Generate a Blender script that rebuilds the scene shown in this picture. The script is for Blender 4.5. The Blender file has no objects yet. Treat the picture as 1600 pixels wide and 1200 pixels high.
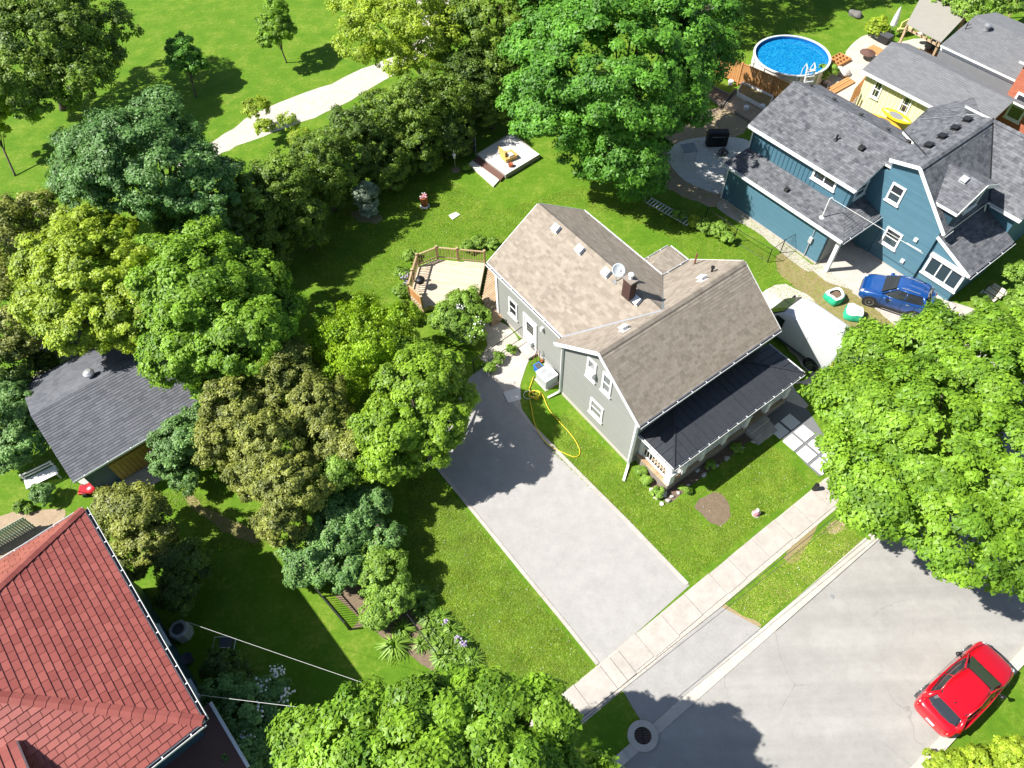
import bpy, bmesh, math, random
import numpy as np
from mathutils import Vector, Matrix
random.seed(7); RNG=np.random.default_rng(7)
SC=bpy.context.scene
COL=SC.collection
# ------------------------------------------------------------ camera, sky, sun
CAM_H=31.0; FPX=1113.0
_n=np.array([33.,-788.,-FPX]); _n/=np.linalg.norm(_n)
_Z=-_n; _F=np.array([0,0,-1.]); _Y=_F-_F.dot(_n)*_n; _Y/=np.linalg.norm(_Y); _X=np.cross(_Y,_Z)
CM=np.array([_X,_Y,_Z])
cam_d=bpy.data.cameras.new('camera'); cam=bpy.data.objects.new('camera',cam_d); COL.objects.link(cam)
cam_d.sensor_width=36.0; cam_d.lens=36.0*FPX/1600.0; cam_d.clip_start=.5; cam_d.clip_end=2000
_m=Matrix([list(r) for r in CM]).to_4x4(); _m.translation=(0,0,CAM_H); cam.matrix_world=_m
SC.camera=cam
SUN_E=math.radians(48); SUN_AZ=math.radians(4)   # shadows fall towards SUN_AZ
w=bpy.data.worlds.new('World'); SC.world=w; w.use_nodes=True
nt=w.node_tree; nt.nodes.clear()
o_=nt.nodes.new('ShaderNodeOutputWorld'); bg=nt.nodes.new('ShaderNodeBackground'); sk=nt.nodes.new('ShaderNodeTexSky')
sk.sky_type='NISHITA'; sk.sun_disc=False; sk.sun_elevation=SUN_E; sk.sun_rotation=math.radians(270)-SUN_AZ
sk.altitude=250; sk.air_density=1.0; sk.dust_density=1.0
bg.inputs[1].default_value=.062
nt.links.new(sk.outputs[0],bg.inputs[0]); nt.links.new(bg.outputs[0],o_.inputs[0])
sd=bpy.data.lights.new('sun','SUN'); sd.energy=4.6; sd.angle=math.radians(.55); sd.color=(1,.965,.9)
sun=bpy.data.objects.new('sun',sd); COL.objects.link(sun); sun.location=(-60,20,80)
_d=Vector((math.cos(SUN_E)*math.cos(SUN_AZ),math.cos(SUN_E)*math.sin(SUN_AZ),-math.sin(SUN_E)))
sun.rotation_euler=_d.to_track_quat('-Z','Y').to_euler()
SC.view_settings.view_transform='Standard'; SC.view_settings.look='None'; SC.view_settings.gamma=1
SC.view_settings.exposure=.98
SC.render.engine='CYCLES'
SC.cycles.max_bounces=7; SC.cycles.diffuse_bounces=4; SC.cycles.transmission_bounces=4; SC.cycles.transparent_max_bounces=4
# ------------------------------------------------------------ measuring helpers
def gp(px,py,z=0.0):
    d=CM@np.array([px-800.,600.-py,-FPX]); t=(z-CAM_H)/d[2]
    return Vector((d[0]*t,d[1]*t,z))
def proj(v):
    c=CM.T@(np.array(v)-np.array([0,0,CAM_H])); return 800+FPX*c[0]/-c[2],600-FPX*c[1]/-c[2]
def pxm(px,py,z):
    a=gp(px,py,z); b=proj(a+Vector((1,0,0))); return math.hypot(b[0]-px,b[1]-py)
def onplane(px,py,p0,n):
    d=Vector(CM@np.array([px-800.,600.-py,-FPX])); o=Vector((0,0,CAM_H))
    return o+d*((Vector(p0)-o).dot(n)/d.dot(n))
class Frame:
    def __init__(s,ox,oy,th):
        t=math.radians(th); s.o=Vector((ox,oy,0)); s.A=Vector((math.cos(t),math.sin(t),0)); s.B=Vector((-s.A.y,s.A.x,0)); s.rz=t
    def __call__(s,a,b,z=0): return s.o+s.A*a+s.B*b+Vector((0,0,z))
    def loc(s,px,py,z):
        v=gp(px,py,z)-s.o; return v.dot(s.A),v.dot(s.B)
# ------------------------------------------------------------ materials
def srgb(r,g,b):
    f=lambda c:(c/255/12.92 if c/255<=.04045 else ((c/255+.055)/1.055)**2.4); return (f(r),f(g),f(b))
MATS={}
def mat(name,c1,c2=None,rough=.7,nscale=0,namt=.25,bump=0,bscale=60,metal=0,spec=.4,coat=0,tintamt=1.0,fine=0,emis=None,dist=.02):
    """c1..c2 mixed by the face attribute tint and by noise; nscale noise in object space"""
    m=bpy.data.materials.new(name); m.use_nodes=True; t=m.node_tree; N=t.nodes; L=t.links
    b=N['Principled BSDF']; b.inputs['Roughness'].default_value=rough; b.inputs['Metallic'].default_value=metal
    b.inputs['Specular IOR Level'].default_value=spec; b.inputs['Coat Weight'].default_value=coat; b.inputs['Coat Roughness'].default_value=.05
    c2=c2 or tuple(x*.8 for x in c1)
    tc=N.new('ShaderNodeNewGeometry')
    at=N.new('ShaderNodeAttribute'); at.attribute_name='tint'
    mx=N.new('ShaderNodeMix'); mx.data_type='RGBA'; mx.inputs[6].default_value=(*c1,1); mx.inputs[7].default_value=(*c2,1)
    fac=at.outputs['Fac']
    if nscale:
        no=N.new('ShaderNodeTexNoise'); no.inputs['Scale'].default_value=nscale; no.inputs['Detail'].default_value=6; no.inputs['Roughness'].default_value=.65
        L.new(tc.outputs['Position'],no.inputs['Vector'])
        mr=N.new('ShaderNodeMapRange'); mr.inputs[1].default_value=.5-namt; mr.inputs[2].default_value=.5+namt; L.new(no.outputs[0],mr.inputs[0])
        ad=N.new('ShaderNodeMath'); ad.operation='MULTIPLY_ADD'; ad.inputs[1].default_value=.55; L.new(fac,ad.inputs[0])
        m2=N.new('ShaderNodeMath'); m2.operation='MULTIPLY'; m2.inputs[1].default_value=.6; L.new(mr.outputs[0],m2.inputs[0]); L.new(m2.outputs[0],ad.inputs[2])
        ad.use_clamp=True; fac=ad.outputs[0]
    L.new(fac,mx.inputs[0]); col=mx.outputs[2]
    if fine:
        nf=N.new('ShaderNodeTexNoise'); nf.inputs['Scale'].default_value=bscale; nf.inputs['Detail'].default_value=3; L.new(tc.outputs['Position'],nf.inputs['Vector'])
        mr=N.new('ShaderNodeMapRange'); mr.inputs[1].default_value=.3; mr.inputs[2].default_value=.7; mr.inputs[3].default_value=1-fine; mr.inputs[4].default_value=1+fine; L.new(nf.outputs[0],mr.inputs[0])
        mm=N.new('ShaderNodeMix'); mm.data_type='RGBA'; mm.blend_type='MULTIPLY'; mm.inputs[0].default_value=1; L.new(col,mm.inputs[6]); L.new(mr.outputs[0],mm.inputs[7]); col=mm.outputs[2]
    L.new(col,b.inputs['Base Color'])
    if bump:
        nb=N.new('ShaderNodeTexNoise'); nb.inputs['Scale'].default_value=bscale; nb.inputs['Detail'].default_value=4; L.new(tc.outputs['Position'],nb.inputs['Vector'])
        bp=N.new('ShaderNodeBump'); bp.inputs['Strength'].default_value=bump; bp.inputs['Distance'].default_value=dist; L.new(nb.outputs[0],bp.inputs['Height']); L.new(bp.outputs[0],b.inputs['Normal'])
    if emis: b.inputs['Emission Color'].default_value=(*emis[0],1); b.inputs['Emission Strength'].default_value=emis[1]
    MATS[name]=m; return m
def leafmat(name,c1,c2,trans=.27,c3=None):
    m=bpy.data.materials.new(name); m.use_nodes=True; t=m.node_tree; N=t.nodes; L=t.links
    b=N['Principled BSDF']; out=N['Material Output']; b.inputs['Roughness'].default_value=.5; b.inputs['Specular IOR Level'].default_value=.35
    c2=tuple(min(.6,x*1.18) for x in c2)
    at=N.new('ShaderNodeAttribute'); at.attribute_name='tint'
    rp=N.new('ShaderNodeValToRGB'); e=rp.color_ramp.elements; e[0].color=(*c1,1); e[1].color=(*c2,1); e[0].position=.05; e[1].position=.9
    if c3: q=rp.color_ramp.elements.new(.97); q.color=(*c3,1)
    L.new(at.outputs['Fac'],rp.inputs[0])
    ge=N.new('ShaderNodeNewGeometry'); no=N.new('ShaderNodeTexNoise'); no.inputs['Scale'].default_value=1.1; no.inputs['Detail'].default_value=2
    L.new(ge.outputs['Position'],no.inputs['Vector'])
    hs=N.new('ShaderNodeHueSaturation'); mr=N.new('ShaderNodeMapRange'); mr.inputs[1].default_value=.3; mr.inputs[2].default_value=.7; mr.inputs[3].default_value=.8; mr.inputs[4].default_value=1.2
    L.new(no.outputs[0],mr.inputs[0]); L.new(mr.outputs[0],hs.inputs['Value']); L.new(rp.outputs[0],hs.inputs['Color'])
    L.new(hs.outputs[0],b.inputs['Base Color'])
    tr=N.new('ShaderNodeBsdfTranslucent')
    g=N.new('ShaderNodeMix'); g.data_type='RGBA'; g.blend_type='MULTIPLY'; g.inputs[0].default_value=1; g.inputs[7].default_value=(1.5,1.35,.5,1); L.new(hs.outputs[0],g.inputs[6])
    L.new(g.outputs[2],tr.inputs[0])
    ms=N.new('ShaderNodeMixShader'); ms.inputs[0].default_value=trans; L.new(b.outputs[0],ms.inputs[1]); L.new(tr.outputs[0],ms.inputs[2]); L.new(ms.outputs[0],out.inputs[0])
    MATS[name]=m; return m
# ------------------------------------------------------------ mesh builder
class MB:
    def __init__(s): s.v=[]; s.f=[]; s.t=[]
    def poly(s,pts,tint=None):
        i=len(s.v); s.v+= [Vector(p) for p in pts]; s.f.append(list(range(i,i+len(pts)))); s.t.append(random.random() if tint is None else tint); return s
    def prism(s,pts,ext,tint=None):
        """closed solid: polygon pts extruded by vector ext"""
        tint=random.random() if tint is None else tint
        ext=Vector(ext); pts=[Vector(p) for p in pts]; n=len(pts); i=len(s.v); s.v+=pts+[p+ext for p in pts]
        nrm=Vector((0,0,0))
        for k in range(n): nrm+= (pts[k]-pts[0]).cross(pts[(k+1)%n]-pts[0])
        flip=nrm.dot(ext)>0
        F=[list(range(n)),list(range(2*n-1,n-1,-1))]+[[k,k+n,(k+1)%n+n,(k+1)%n] for k in range(n)]
        if flip: F=[f[::-1] for f in F]
        for f in F: s.f.append([i+q for q in f]); s.t.append(tint)
        return s
    def box(s,c,sx,sy,sz,rz=0,tint=None,X=None,Y=None,Z=None):
        X=X or Vector((math.cos(rz),math.sin(rz),0)); Y=Y or Vector((-math.sin(rz),math.cos(rz),0)); Z=Z or Vector((0,0,1))
        c=Vector(c); b=c-X*sx/2-Y*sy/2-Z*sz/2
        return s.prism([b,b+X*sx,b+X*sx+Y*sy,b+Y*sy],Z*sz,tint)
    def beam(s,p,q,w,h,tint=None):
        """bar with rectangular section from p to q"""
        p=Vector(p);q=Vector(q);d=(q-p); L=d.length; d.normalize()
        up=Vector((0,0,1)) if abs(d.z)<.95 else Vector((1,0,0)); sd=d.cross(up).normalized(); u=sd.cross(d).normalized()
        b=p-sd*w/2-u*h/2
        return s.prism([b,b+sd*w,b+sd*w+u*h,b+u*h],d*L,tint)
    def tube(s,pts,r,n=8,tint=None,close=True):
        tint=random.random() if tint is None else tint
        pts=[Vector(p) for p in pts]; rs=r if isinstance(r,(list,tuple)) else [r]*len(pts); base=len(s.v); prev=None
        for k,p in enumerate(pts):
            d=(pts[min(k+1,len(pts)-1)]-pts[max(k-1,0)]).normalized()
            if prev is None: a=d.cross(Vector((0,0,1)) if abs(d.z)<.9 else Vector((1,0,0))).normalized()
            else: a=(prev-d*prev.dot(d)).normalized()
            prev=a; b=d.cross(a)
            for j in range(n):
                t=2*math.pi*j/n; s.v.append(p+(a*math.cos(t)+b*math.sin(t))*rs[k])
        for k in range(len(pts)-1):
            for j in range(n):
                s.f.append([base+k*n+j,base+k*n+(j+1)%n,base+(k+1)*n+(j+1)%n,base+(k+1)*n+j]); s.t.append(tint)
        if close:
            s.f.append([base+j for j in range(n)][::-1]); s.t.append(tint); e=base+(len(pts)-1)*n; s.f.append([e+j for j in range(n)]); s.t.append(tint)
        return s
    def lathe(s,c,prof,n=20,tint=None,Z=None,X=None,cap=True):
        c=Vector(c); Z=Z or Vector((0,0,1)); X=X or Vector((1,0,0)); Y=Z.cross(X); base=len(s.v); tint=random.random() if tint is None else tint
        for r,z in prof:
            for j in range(n):
                t=2*math.pi*j/n; s.v.append(c+X*(r*math.cos(t))+Y*(r*math.sin(t))+Z*z)
        for k in range(len(prof)-1):
            for j in range(n): s.f.append([base+k*n+j,base+k*n+(j+1)%n,base+(k+1)*n+(j+1)%n,base+(k+1)*n+j]); s.t.append(tint)
        if cap: s.f.append([base+j for j in range(n)][::-1]); s.t.append(tint); e=base+(len(prof)-1)*n; s.f.append([e+j for j in range(n)]); s.t.append(tint)
        return s
    def blob(s,c,r,seed=0,rough=.25,tint=None,sub=2,sz=.7):
        bm=bmesh.new(); bmesh.ops.create_icosphere(bm,subdivisions=sub,radius=1); rr=random.Random(seed); c=Vector(c)
        ph=[rr.uniform(0,6) for _ in range(6)]; i=len(s.v)
        for v in bm.verts:
            k=1+rough*(math.sin(v.co.x*2.7+ph[0])*math.sin(v.co.y*3.1+ph[1])+.5*math.sin(v.co.z*4+ph[2]+v.co.x*3))
            s.v.append(c+Vector((v.co.x*r*k,v.co.y*r*k*(.8+.3*math.sin(ph[3])),v.co.z*r*k*sz)))
        tint=rr.random() if tint is None else tint
        for f in bm.faces: s.f.append([i+v.index for v in f.verts]); s.t.append(tint)
        bm.free(); return s
    def build(s,name,m,parent=None,kind=None,smooth=False,loc=None,label=None,bevel=0):
        off=Vector((0,0,0)); p=parent
        while p is not None: off+=p.location; p=p.parent
        if parent is None:
            if loc is None:
                xs=[v.x for v in s.v]; ys=[v.y for v in s.v]; zs=[v.z for v in s.v]; loc=Vector(((min(xs)+max(xs))/2,(min(ys)+max(ys))/2,min(zs)))
            off=Vector(loc)
        me=bpy.data.meshes.new(name); me.from_pydata([v-off for v in s.v],[],s.f); me.materials.append(MATS[m])
        a=me.attributes.new('tint','FLOAT','FACE'); a.data.foreach_set('value',s.t)
        if smooth:
            me.polygons.foreach_set('use_smooth',[True]*len(me.polygons))
        me.update()
        o=bpy.data.objects.new(name,me); COL.objects.link(o)
        if parent is not None: o.parent=parent
        else: o.location=off
        if kind: o['kind']=kind
        if label: o['label']=label
        if bevel:
            md=o.modifiers.new('bevel','BEVEL'); md.width=bevel; md.segments=2; md.limit_method='ANGLE'
        return o
def thing(name,label,cat,loc,group=None):
    o=bpy.data.objects.new(name,None); o.empty_display_size=.2; COL.objects.link(o); o.location=Vector(loc); o['label']=label; o['category']=cat
    if group: o['group']=group
    return o
def tag(o,label,cat,group=None):
    o['label']=label; o['category']=cat
    if group: o['group']=group
    return o
def part(mb,name,m,parent,**k): return mb.build(name,m,parent,**k)
def share(src,pos_offset,parent,label=None):
    """another object that shares src's mesh, moved by an offset"""
    o=src.copy(); COL.objects.link(o); o.parent=parent; o.location=src.location+Vector(pos_offset)
    if label: o['label']=label
    return o
def clip_convex(sub,clip):
    out=sub
    n=len(clip); area=sum(clip[i][0]*clip[(i+1)%n][1]-clip[(i+1)%n][0]*clip[i][1] for i in range(n))
    if area<0: clip=clip[::-1]
    for i in range(n):
        a=clip[i]; b=clip[(i+1)%n]; inp=out; out=[]
        if not inp: return []
        ins=lambda p:(b[0]-a[0])*(p[1]-a[1])-(b[1]-a[1])*(p[0]-a[0])>=-1e-7
        for j in range(len(inp)):
            p=inp[j]; q=inp[(j+1)%len(inp)]; ip=ins(p); iq=ins(q)
            if ip: out.append(p)
            if ip!=iq:
                d1=(b[0]-a[0])*(p[1]-a[1])-(b[1]-a[1])*(p[0]-a[0]); d2=(b[0]-a[0])*(q[1]-a[1])-(b[1]-a[1])*(q[0]-a[0]); t=d1/(d1-d2)
                out.append((p[0]+(q[0]-p[0])*t,p[1]+(q[1]-p[1])*t))
    return out
def courses(mb,poly,course,width,th,gap=0.004,stag=None,lo=.15,full=False,collect=None,tintfn=None,jit=0.0):
    """overlapping rows of shingles / siding boards on a planar convex polygon whose first edge is the low edge"""
    poly=[Vector(p) for p in poly]; u=(poly[1]-poly[0]).normalized()
    n=Vector((0,0,0))
    for k in range(1,len(poly)-1): n+=(poly[k]-poly[0]).cross(poly[k+1]-poly[0])
    n.normalize(); v=n.cross(u)
    if sum((p-poly[0]).dot(v) for p in poly)<0: n=-n; v=-v
    P2=[((p-poly[0]).dot(u),(p-poly[0]).dot(v)) for p in poly]
    if n.z<-.01: n=-n
    return _rows(mb,poly[0],u,v,n,P2,course,width,th,gap,stag,lo,full,collect,tintfn,jit)
def _rows(mb,O,u,v,n,P2,course,width,th,gap,stag,lo,full,collect,tintfn,jit):
    umin=min(p[0] for p in P2); umax=max(p[0] for p in P2); vmin=min(p[1] for p in P2); vmax=max(p[1] for p in P2)
    r=0; vv=vmin
    while vv<vmax-1e-4:
        wd=width or (umax-umin)+.01
        uu=umin-(random.random()*wd if width and stag is None else (stag*wd*(r%2) if stag else 0)) -1e-4
        while uu<umax:
            cw=wd*(1+random.uniform(-jit,jit))
            rect=[(uu,vv),(uu+cw-gap,vv),(uu+cw-gap,vv+course),(uu,vv+course)]
            c=clip_convex(rect,P2)
            c2=[]
            for p in c:
                if not c2 or math.hypot(p[0]-c2[-1][0],p[1]-c2[-1][1])>1e-4: c2.append(p)
            if len(c2)>2 and math.hypot(c2[0][0]-c2[-1][0],c2[0][1]-c2[-1][1])<1e-4: c2.pop()
            c=c2
            if len(c)>=3:
                ar=abs(sum(c[i][0]*c[(i+1)%len(c)][1]-c[(i+1)%len(c)][0]*c[i][1] for i in range(len(c))))/2
                if ar>2e-4:
                    h=lambda p: th*(1-(1-lo)*(p[1]-vv)/course)
                    top=[O+u*p[0]+v*p[1]+n*h(p) for p in c]; t=tintfn(uu,vv,r) if tintfn else random.random()
                    tgt=mb if collect is None else MB()
                    tgt.poly(top if (top[1]-top[0]).cross(top[2]-top[0]).dot(n)>0 else top[::-1],t)
                    for i in range(len(c)):
                        p,q=c[i],c[(i+1)%len(c)]
                        if full or (abs(p[1]-vv)<1e-3 and abs(q[1]-vv)<1e-3):
                            a=O+u*p[0]+v*p[1];b=O+u*q[0]+v*q[1]; tgt.poly([a,b,b+n*h(q),a+n*h(p)],t)
                    if collect is not None: collect.append((tgt,O+u*(uu+cw/2)+v*(vv+course/2)))
            uu+=cw
        vv+=course; r+=1
# ------------------------------------------------------------ material palette
mat('lawn_soil',(.03,.05,.01))
def lawnmat():
    m=bpy.data.materials.new('lawn'); m.use_nodes=True; t=m.node_tree; N=t.nodes; L=t.links; b=N['Principled BSDF']
    b.inputs['Roughness'].default_value=.85; b.inputs['Specular IOR Level'].default_value=.15
    ge=N.new('ShaderNodeNewGeometry')
    def noise(s,d=5,r=.6,vec=None):
        n=N.new('ShaderNodeTexNoise'); n.inputs['Scale'].default_value=s; n.inputs['Detail'].default_value=d; n.inputs['Roughness'].default_value=r; L.new(vec or ge.outputs['Position'],n.inputs['Vector']); return n.outputs[0]
    def rng(x,a,b2,c=0,d=1):
        q=N.new('ShaderNodeMapRange'); L.new(x,q.inputs[0]); q.inputs[1].default_value=a;q.inputs[2].default_value=b2;q.inputs[3].default_value=c;q.inputs[4].default_value=d; return q.outputs[0]
    def mix(f,a,b2,ty='MIX'):
        q=N.new('ShaderNodeMix'); q.data_type='RGBA'; q.blend_type=ty
        if isinstance(f,(int,float)): q.inputs[0].default_value=f
        else: L.new(f,q.inputs[0])
        for i,x in ((6,a),(7,b2)):
            if isinstance(x,tuple): q.inputs[i].default_value=(*x,1)
            else: L.new(x,q.inputs[i])
        return q.outputs[2]
    big=rng(noise(.12,3),.38,.62); mid=rng(noise(.75,5,.65),.35,.65); sm=rng(noise(5,5,.7),.3,.7); fi=rng(noise(38,4,.7),.25,.75)
    mp=N.new('ShaderNodeMapping'); mp.inputs['Rotation'].default_value=(0,0,.62); mp.inputs['Scale'].default_value=(1,4.5,1); L.new(ge.outputs['Position'],mp.inputs[0])
    st=rng(noise(.9,3,.6,mp.outputs[0]),.35,.65)
    c=mix(mid,G1,G2); c=mix(rng(big,0,1,0,.6),c,G3); 
    q=N.new('ShaderNodeMath'); q.operation='MULTIPLY'; L.new(sm,q.inputs[0]); L.new(mid,q.inputs[1]); c=mix(rng(q.outputs[0],.25,1,0,.75),c,G4)
    c=mix(rng(st,0,1,0,.35),c,G1)
    f2=rng(fi,0,1,.72,1.3)
    c=mix(1,c,f2,'MULTIPLY'); s2=rng(sm,0,1,.85,1.15); c=mix(1,c,s2,'MULTIPLY')
    L.new(c,b.inputs['Base Color'])
    bp=N.new('ShaderNodeBump'); bp.inputs['Strength'].default_value=.8; bp.inputs['Distance'].default_value=.05
    nb=noise(22,6,.75); L.new(nb,bp.inputs['Height']); L.new(bp.outputs[0],b.inputs['Normal'])
    MATS['lawn']=m
G1=(.082,.185,.010); G2=(.155,.262,.018); G3=(.105,.21,.012); G4=(.27,.275,.06)
lawnmat()
mat('asphalt_drive',(.31,.298,.283),(.39,.375,.358),rough=.9,nscale=.8,bump=.35,bscale=45,fine=.13,dist=.008)
mat('asphalt_road',(.29,.28,.26),(.40,.385,.36),rough=.9,nscale=.35,bump=.3,bscale=40,fine=.10,dist=.008)
mat('concrete',(.42,.38,.34),(.53,.48,.43),rough=.85,nscale=1.5,bump=.25,bscale=40,fine=.08,dist=.005)
mat('kerb_concrete',(.46,.42,.37),(.54,.50,.44),rough=.85,nscale=2,bump=.25,bscale=40,fine=.08,dist=.005)
mat('joint_grey',(.13,.135,.145),(.18,.185,.19),rough=.9,nscale=3)
mat('stone_pale',(.62,.60,.58),(.70,.68,.66),rough=.8,nscale=3,bump=.2,bscale=30,dist=.005)
mat('gravel_path',(.48,.43,.36),(.62,.57,.50),rough=.95,nscale=1.2,bump=.6,bscale=25,fine=.15)
mat('gravel',(.40,.36,.31),(.55,.50,.44),rough=.95,nscale=2,bump=.8,bscale=22,fine=.3)
mat('dirt',(.26,.19,.12),(.42,.32,.22),rough=.95,nscale=2.2,bump=.8,bscale=25,fine=.3)
mat('dry_grass',(.20,.17,.06),(.36,.27,.15),rough=.95,nscale=2.5,bump=.8,bscale=28,fine=.35)
mat('mulch',(.10,.065,.045),(.20,.14,.10),rough=.95,nscale=5,bump=1,bscale=35,fine=.35)
mat('patchsoil',(.13,.09,.06),(.25,.19,.125),rough=.95,nscale=4,bump=1,bscale=35,fine=.4)
mat('siding_grey',(.27,.275,.255),(.285,.29,.27),rough=.6)
mat('trim_white',(.78,.78,.77),(.82,.82,.81),rough=.5)
mat('gutter_white',(.72,.73,.75),(.8,.8,.82),rough=.4)
mat('foundation',(.42,.38,.33),(.5,.46,.41),rough=.9,nscale=2,bump=.3)
mat('shingle_tan',(.19,.158,.124),(.355,.305,.248),rough=.9,nscale=2.6,namt=.3,bump=.35,bscale=70,fine=.12,dist=.004)
mat('shingle_grey',(.050,.053,.063),(.185,.19,.205),rough=.9,nscale=3.2,namt=.16,bump=.35,bscale=70,fine=.12,dist=.004)
mat('shingle_slate',(.075,.08,.092),(.155,.16,.178),rough=.9,nscale=.8,namt=.3,bump=.3,bscale=70,fine=.1,dist=.004)
mat('shingle_plain',(.135,.14,.15),(.195,.20,.21),rough=.92,nscale=1.6,namt=.35,bump=.3,bscale=60,fine=.12,dist=.004)
mat('shingle_brown',(.10,.07,.06),(.17,.12,.10),rough=.9,nscale=1)
mat('tile_red',(.215,.050,.040),(.37,.110,.088),rough=.34,spec=.5,nscale=.9,namt=.4,bump=.15,bscale=60,fine=.08,dist=.003)
mat('tile_underlay',(.10,.03,.025),(.12,.035,.03),rough=.8)
mat('metal_charcoal',(.022,.025,.033),(.045,.047,.055),rough=.42,spec=.5,nscale=1.6,fine=.12,bscale=8)
mat('glass_dark',(.02,.025,.03),(.035,.04,.045),rough=.08,spec=.8)
mat('glass_curtain',(.16,.17,.17),(.28,.29,.28),rough=.1,spec=.8)
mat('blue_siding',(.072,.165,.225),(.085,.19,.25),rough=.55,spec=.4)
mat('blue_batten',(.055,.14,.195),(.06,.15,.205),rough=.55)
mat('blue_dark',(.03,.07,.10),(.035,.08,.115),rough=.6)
mat('cream_siding',(.72,.66,.42),(.80,.74,.50),rough=.7)
mat('brick_orange',(.40,.12,.065),(.50,.17,.10),rough=.85,nscale=3,bump=.4,bscale=20,fine=.15)
mat('brick_dark',(.035,.018,.016),(.10,.05,.04),rough=.9,nscale=6,fine=.2)
mat('wood_deck',(.55,.44,.31),(.68,.58,.44),rough=.8,nscale=3,fine=.1)
mat('wood_deck_warm',(.34,.22,.12),(.50,.37,.24),rough=.8,nscale=3,fine=.12)
mat('wood_rail',(.32,.22,.11),(.50,.38,.22),rough=.75,nscale=4)
mat('wood_cedar',(.42,.18,.055),(.58,.30,.12),rough=.75,nscale=3,fine=.1)
mat('wood_yellow',(.55,.34,.09),(.70,.46,.16),rough=.6,nscale=3)
mat('wood_grey',(.24,.20,.17),(.34,.29,.25),rough=.85,nscale=3)
mat('wood_pale',(.60,.55,.47),(.72,.68,.6),rough=.8,nscale=3)
mat('wood_ochre',(.30,.19,.045),(.42,.28,.08),rough=.8,nscale=3)
mat('bark',(.09,.07,.055),(.16,.13,.10),rough=.95,nscale=5,bump=1,bscale=20)
mat('bark_pale',(.25,.23,.20),(.35,.33,.29),rough=.95,nscale=5,bump=1,bscale=20)
mat('black_metal',(.015,.015,.017),(.022,.022,.024),rough=.45)
mat('steel',(.45,.46,.47),(.6,.6,.62),rough=.35,metal=.6)
mat('copper_brown',(.18,.075,.045),(.24,.10,.06),rough=.6)
mat('plastic_grey',(.34,.36,.37),(.45,.47,.48),rough=.55)
mat('plastic_dark',(.05,.055,.065),(.08,.085,.095),rough=.5)
mat('plastic_white',(.75,.75,.76),(.8,.8,.8),rough=.45)
mat('plastic_blue',(.02,.12,.55),(.03,.16,.65),rough=.4)
mat('plastic_yellow',(.75,.50,.02),(.82,.58,.03),rough=.35)
mat('plastic_orange',(.80,.32,.03),(.82,.40,.05),rough=.35)
mat('hose_yellow',(.72,.55,.03),(.78,.60,.06),rough=.5)
mat('bag_green',(.02,.42,.22),(.04,.52,.29),rough=.6,bump=.3,bscale=9)
mat('bag_white',(.68,.75,.70),(.78,.82,.78),rough=.6,bump=.3,bscale=9)
mat('tyre',(.02,.02,.02),(.03,.03,.03),rough=.85)
mat('rim',(.55,.56,.58),(.65,.66,.68),rough=.25,metal=.8)
mat('car_red',(.50,.003,.012),(.50,.003,.012),rough=.28,coat=1,spec=.5)
mat('car_blue',(.005,.065,.27),(.005,.065,.27),rough=.28,coat=1,spec=.6,metal=.15)
mat('van_white',(.56,.57,.58),(.62,.62,.63),rough=.3,coat=.6)
mat('lamp_red',(.5,.01,.01),(.5,.01,.01),rough=.15,coat=1)
mat('lamp_clear',(.6,.6,.62),(.7,.7,.7),rough=.1,coat=1)
mat('paint_red',(.50,.01,.02),(.55,.02,.03),rough=.35,coat=.5)
mat('tan_canvas',(.29,.27,.24),(.35,.33,.29),rough=.9,nscale=2)
mat('brown_canvas',(.13,.07,.055),(.17,.09,.07),rough=.8)
mat('umbrella_cloth',(.52,.56,.58),(.62,.66,.68),rough=.8)
mat('cushion_lime',(.62,.66,.22),(.72,.74,.30),rough=.8)
mat('terracotta',(.45,.14,.05),(.52,.18,.07),rough=.8)
mat('pink',(.62,.25,.30),(.68,.32,.36),rough=.6)
mat('flower_white',(.75,.74,.72),(.8,.78,.78),rough=.7)
mat('flower_purple',(.40,.32,.52),(.52,.42,.62),rough=.7)
mat('rock',(.38,.35,.33),(.60,.57,.54),rough=.9,nscale=4,bump=.6,bscale=12)
mat('rock_dark',(.10,.095,.09),(.18,.17,.16),rough=.9,nscale=4,bump=.6,bscale=12)
mat('picket',(.42,.45,.38),(.55,.57,.50),rough=.8,nscale=4)
mat('pool_wall',(.60,.57,.54),(.70,.67,.64),rough=.6,nscale=4)
mat('pool_floor',(.0,.10,.33),(.005,.15,.42),rough=.6,nscale=3,namt=.1)
mat('wire_dark',(.05,.05,.055),(.06,.06,.065),rough=.6)
mat('wire_pale',(.55,.55,.54),(.6,.6,.58),rough=.6)
mat('ember',(.30,.07,.03),(.36,.10,.04),rough=.7)
leafmat('leaf_maple',(0.055,0.165,0.016),(0.145,0.34,0.035))
leafmat('leaf_maple_light',(.085,.19,.014),(.235,.40,.030))
leafmat('leaf_yellow',(.15,.24,.015),(.38,.49,.040))
leafmat('leaf_light',(.11,.21,.014),(.29,.45,.035))
leafmat('leaf_dark',(0.045,0.12,0.022),(0.16,0.31,0.08),trans=.2,c3=(.22,.30,.16))
leafmat('leaf_lime',(0.15,0.28,0.012),(0.31,0.46,0.022))
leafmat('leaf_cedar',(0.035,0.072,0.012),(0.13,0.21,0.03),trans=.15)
leafmat('leaf_cedar_gold',(0.08,0.108,0.016),(0.29,0.32,0.06),trans=.15)
leafmat('leaf_juniper',(0.055,0.14,0.03),(0.19,0.34,0.09),trans=.15,c3=(.16,.14,.10))
leafmat('leaf_lilac',(0.06,0.14,0.028),(0.2,0.35,0.1),trans=.2)
leafmat('leaf_blue',(.20,.27,.19),(.38,.46,.34),trans=.15)
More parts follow.
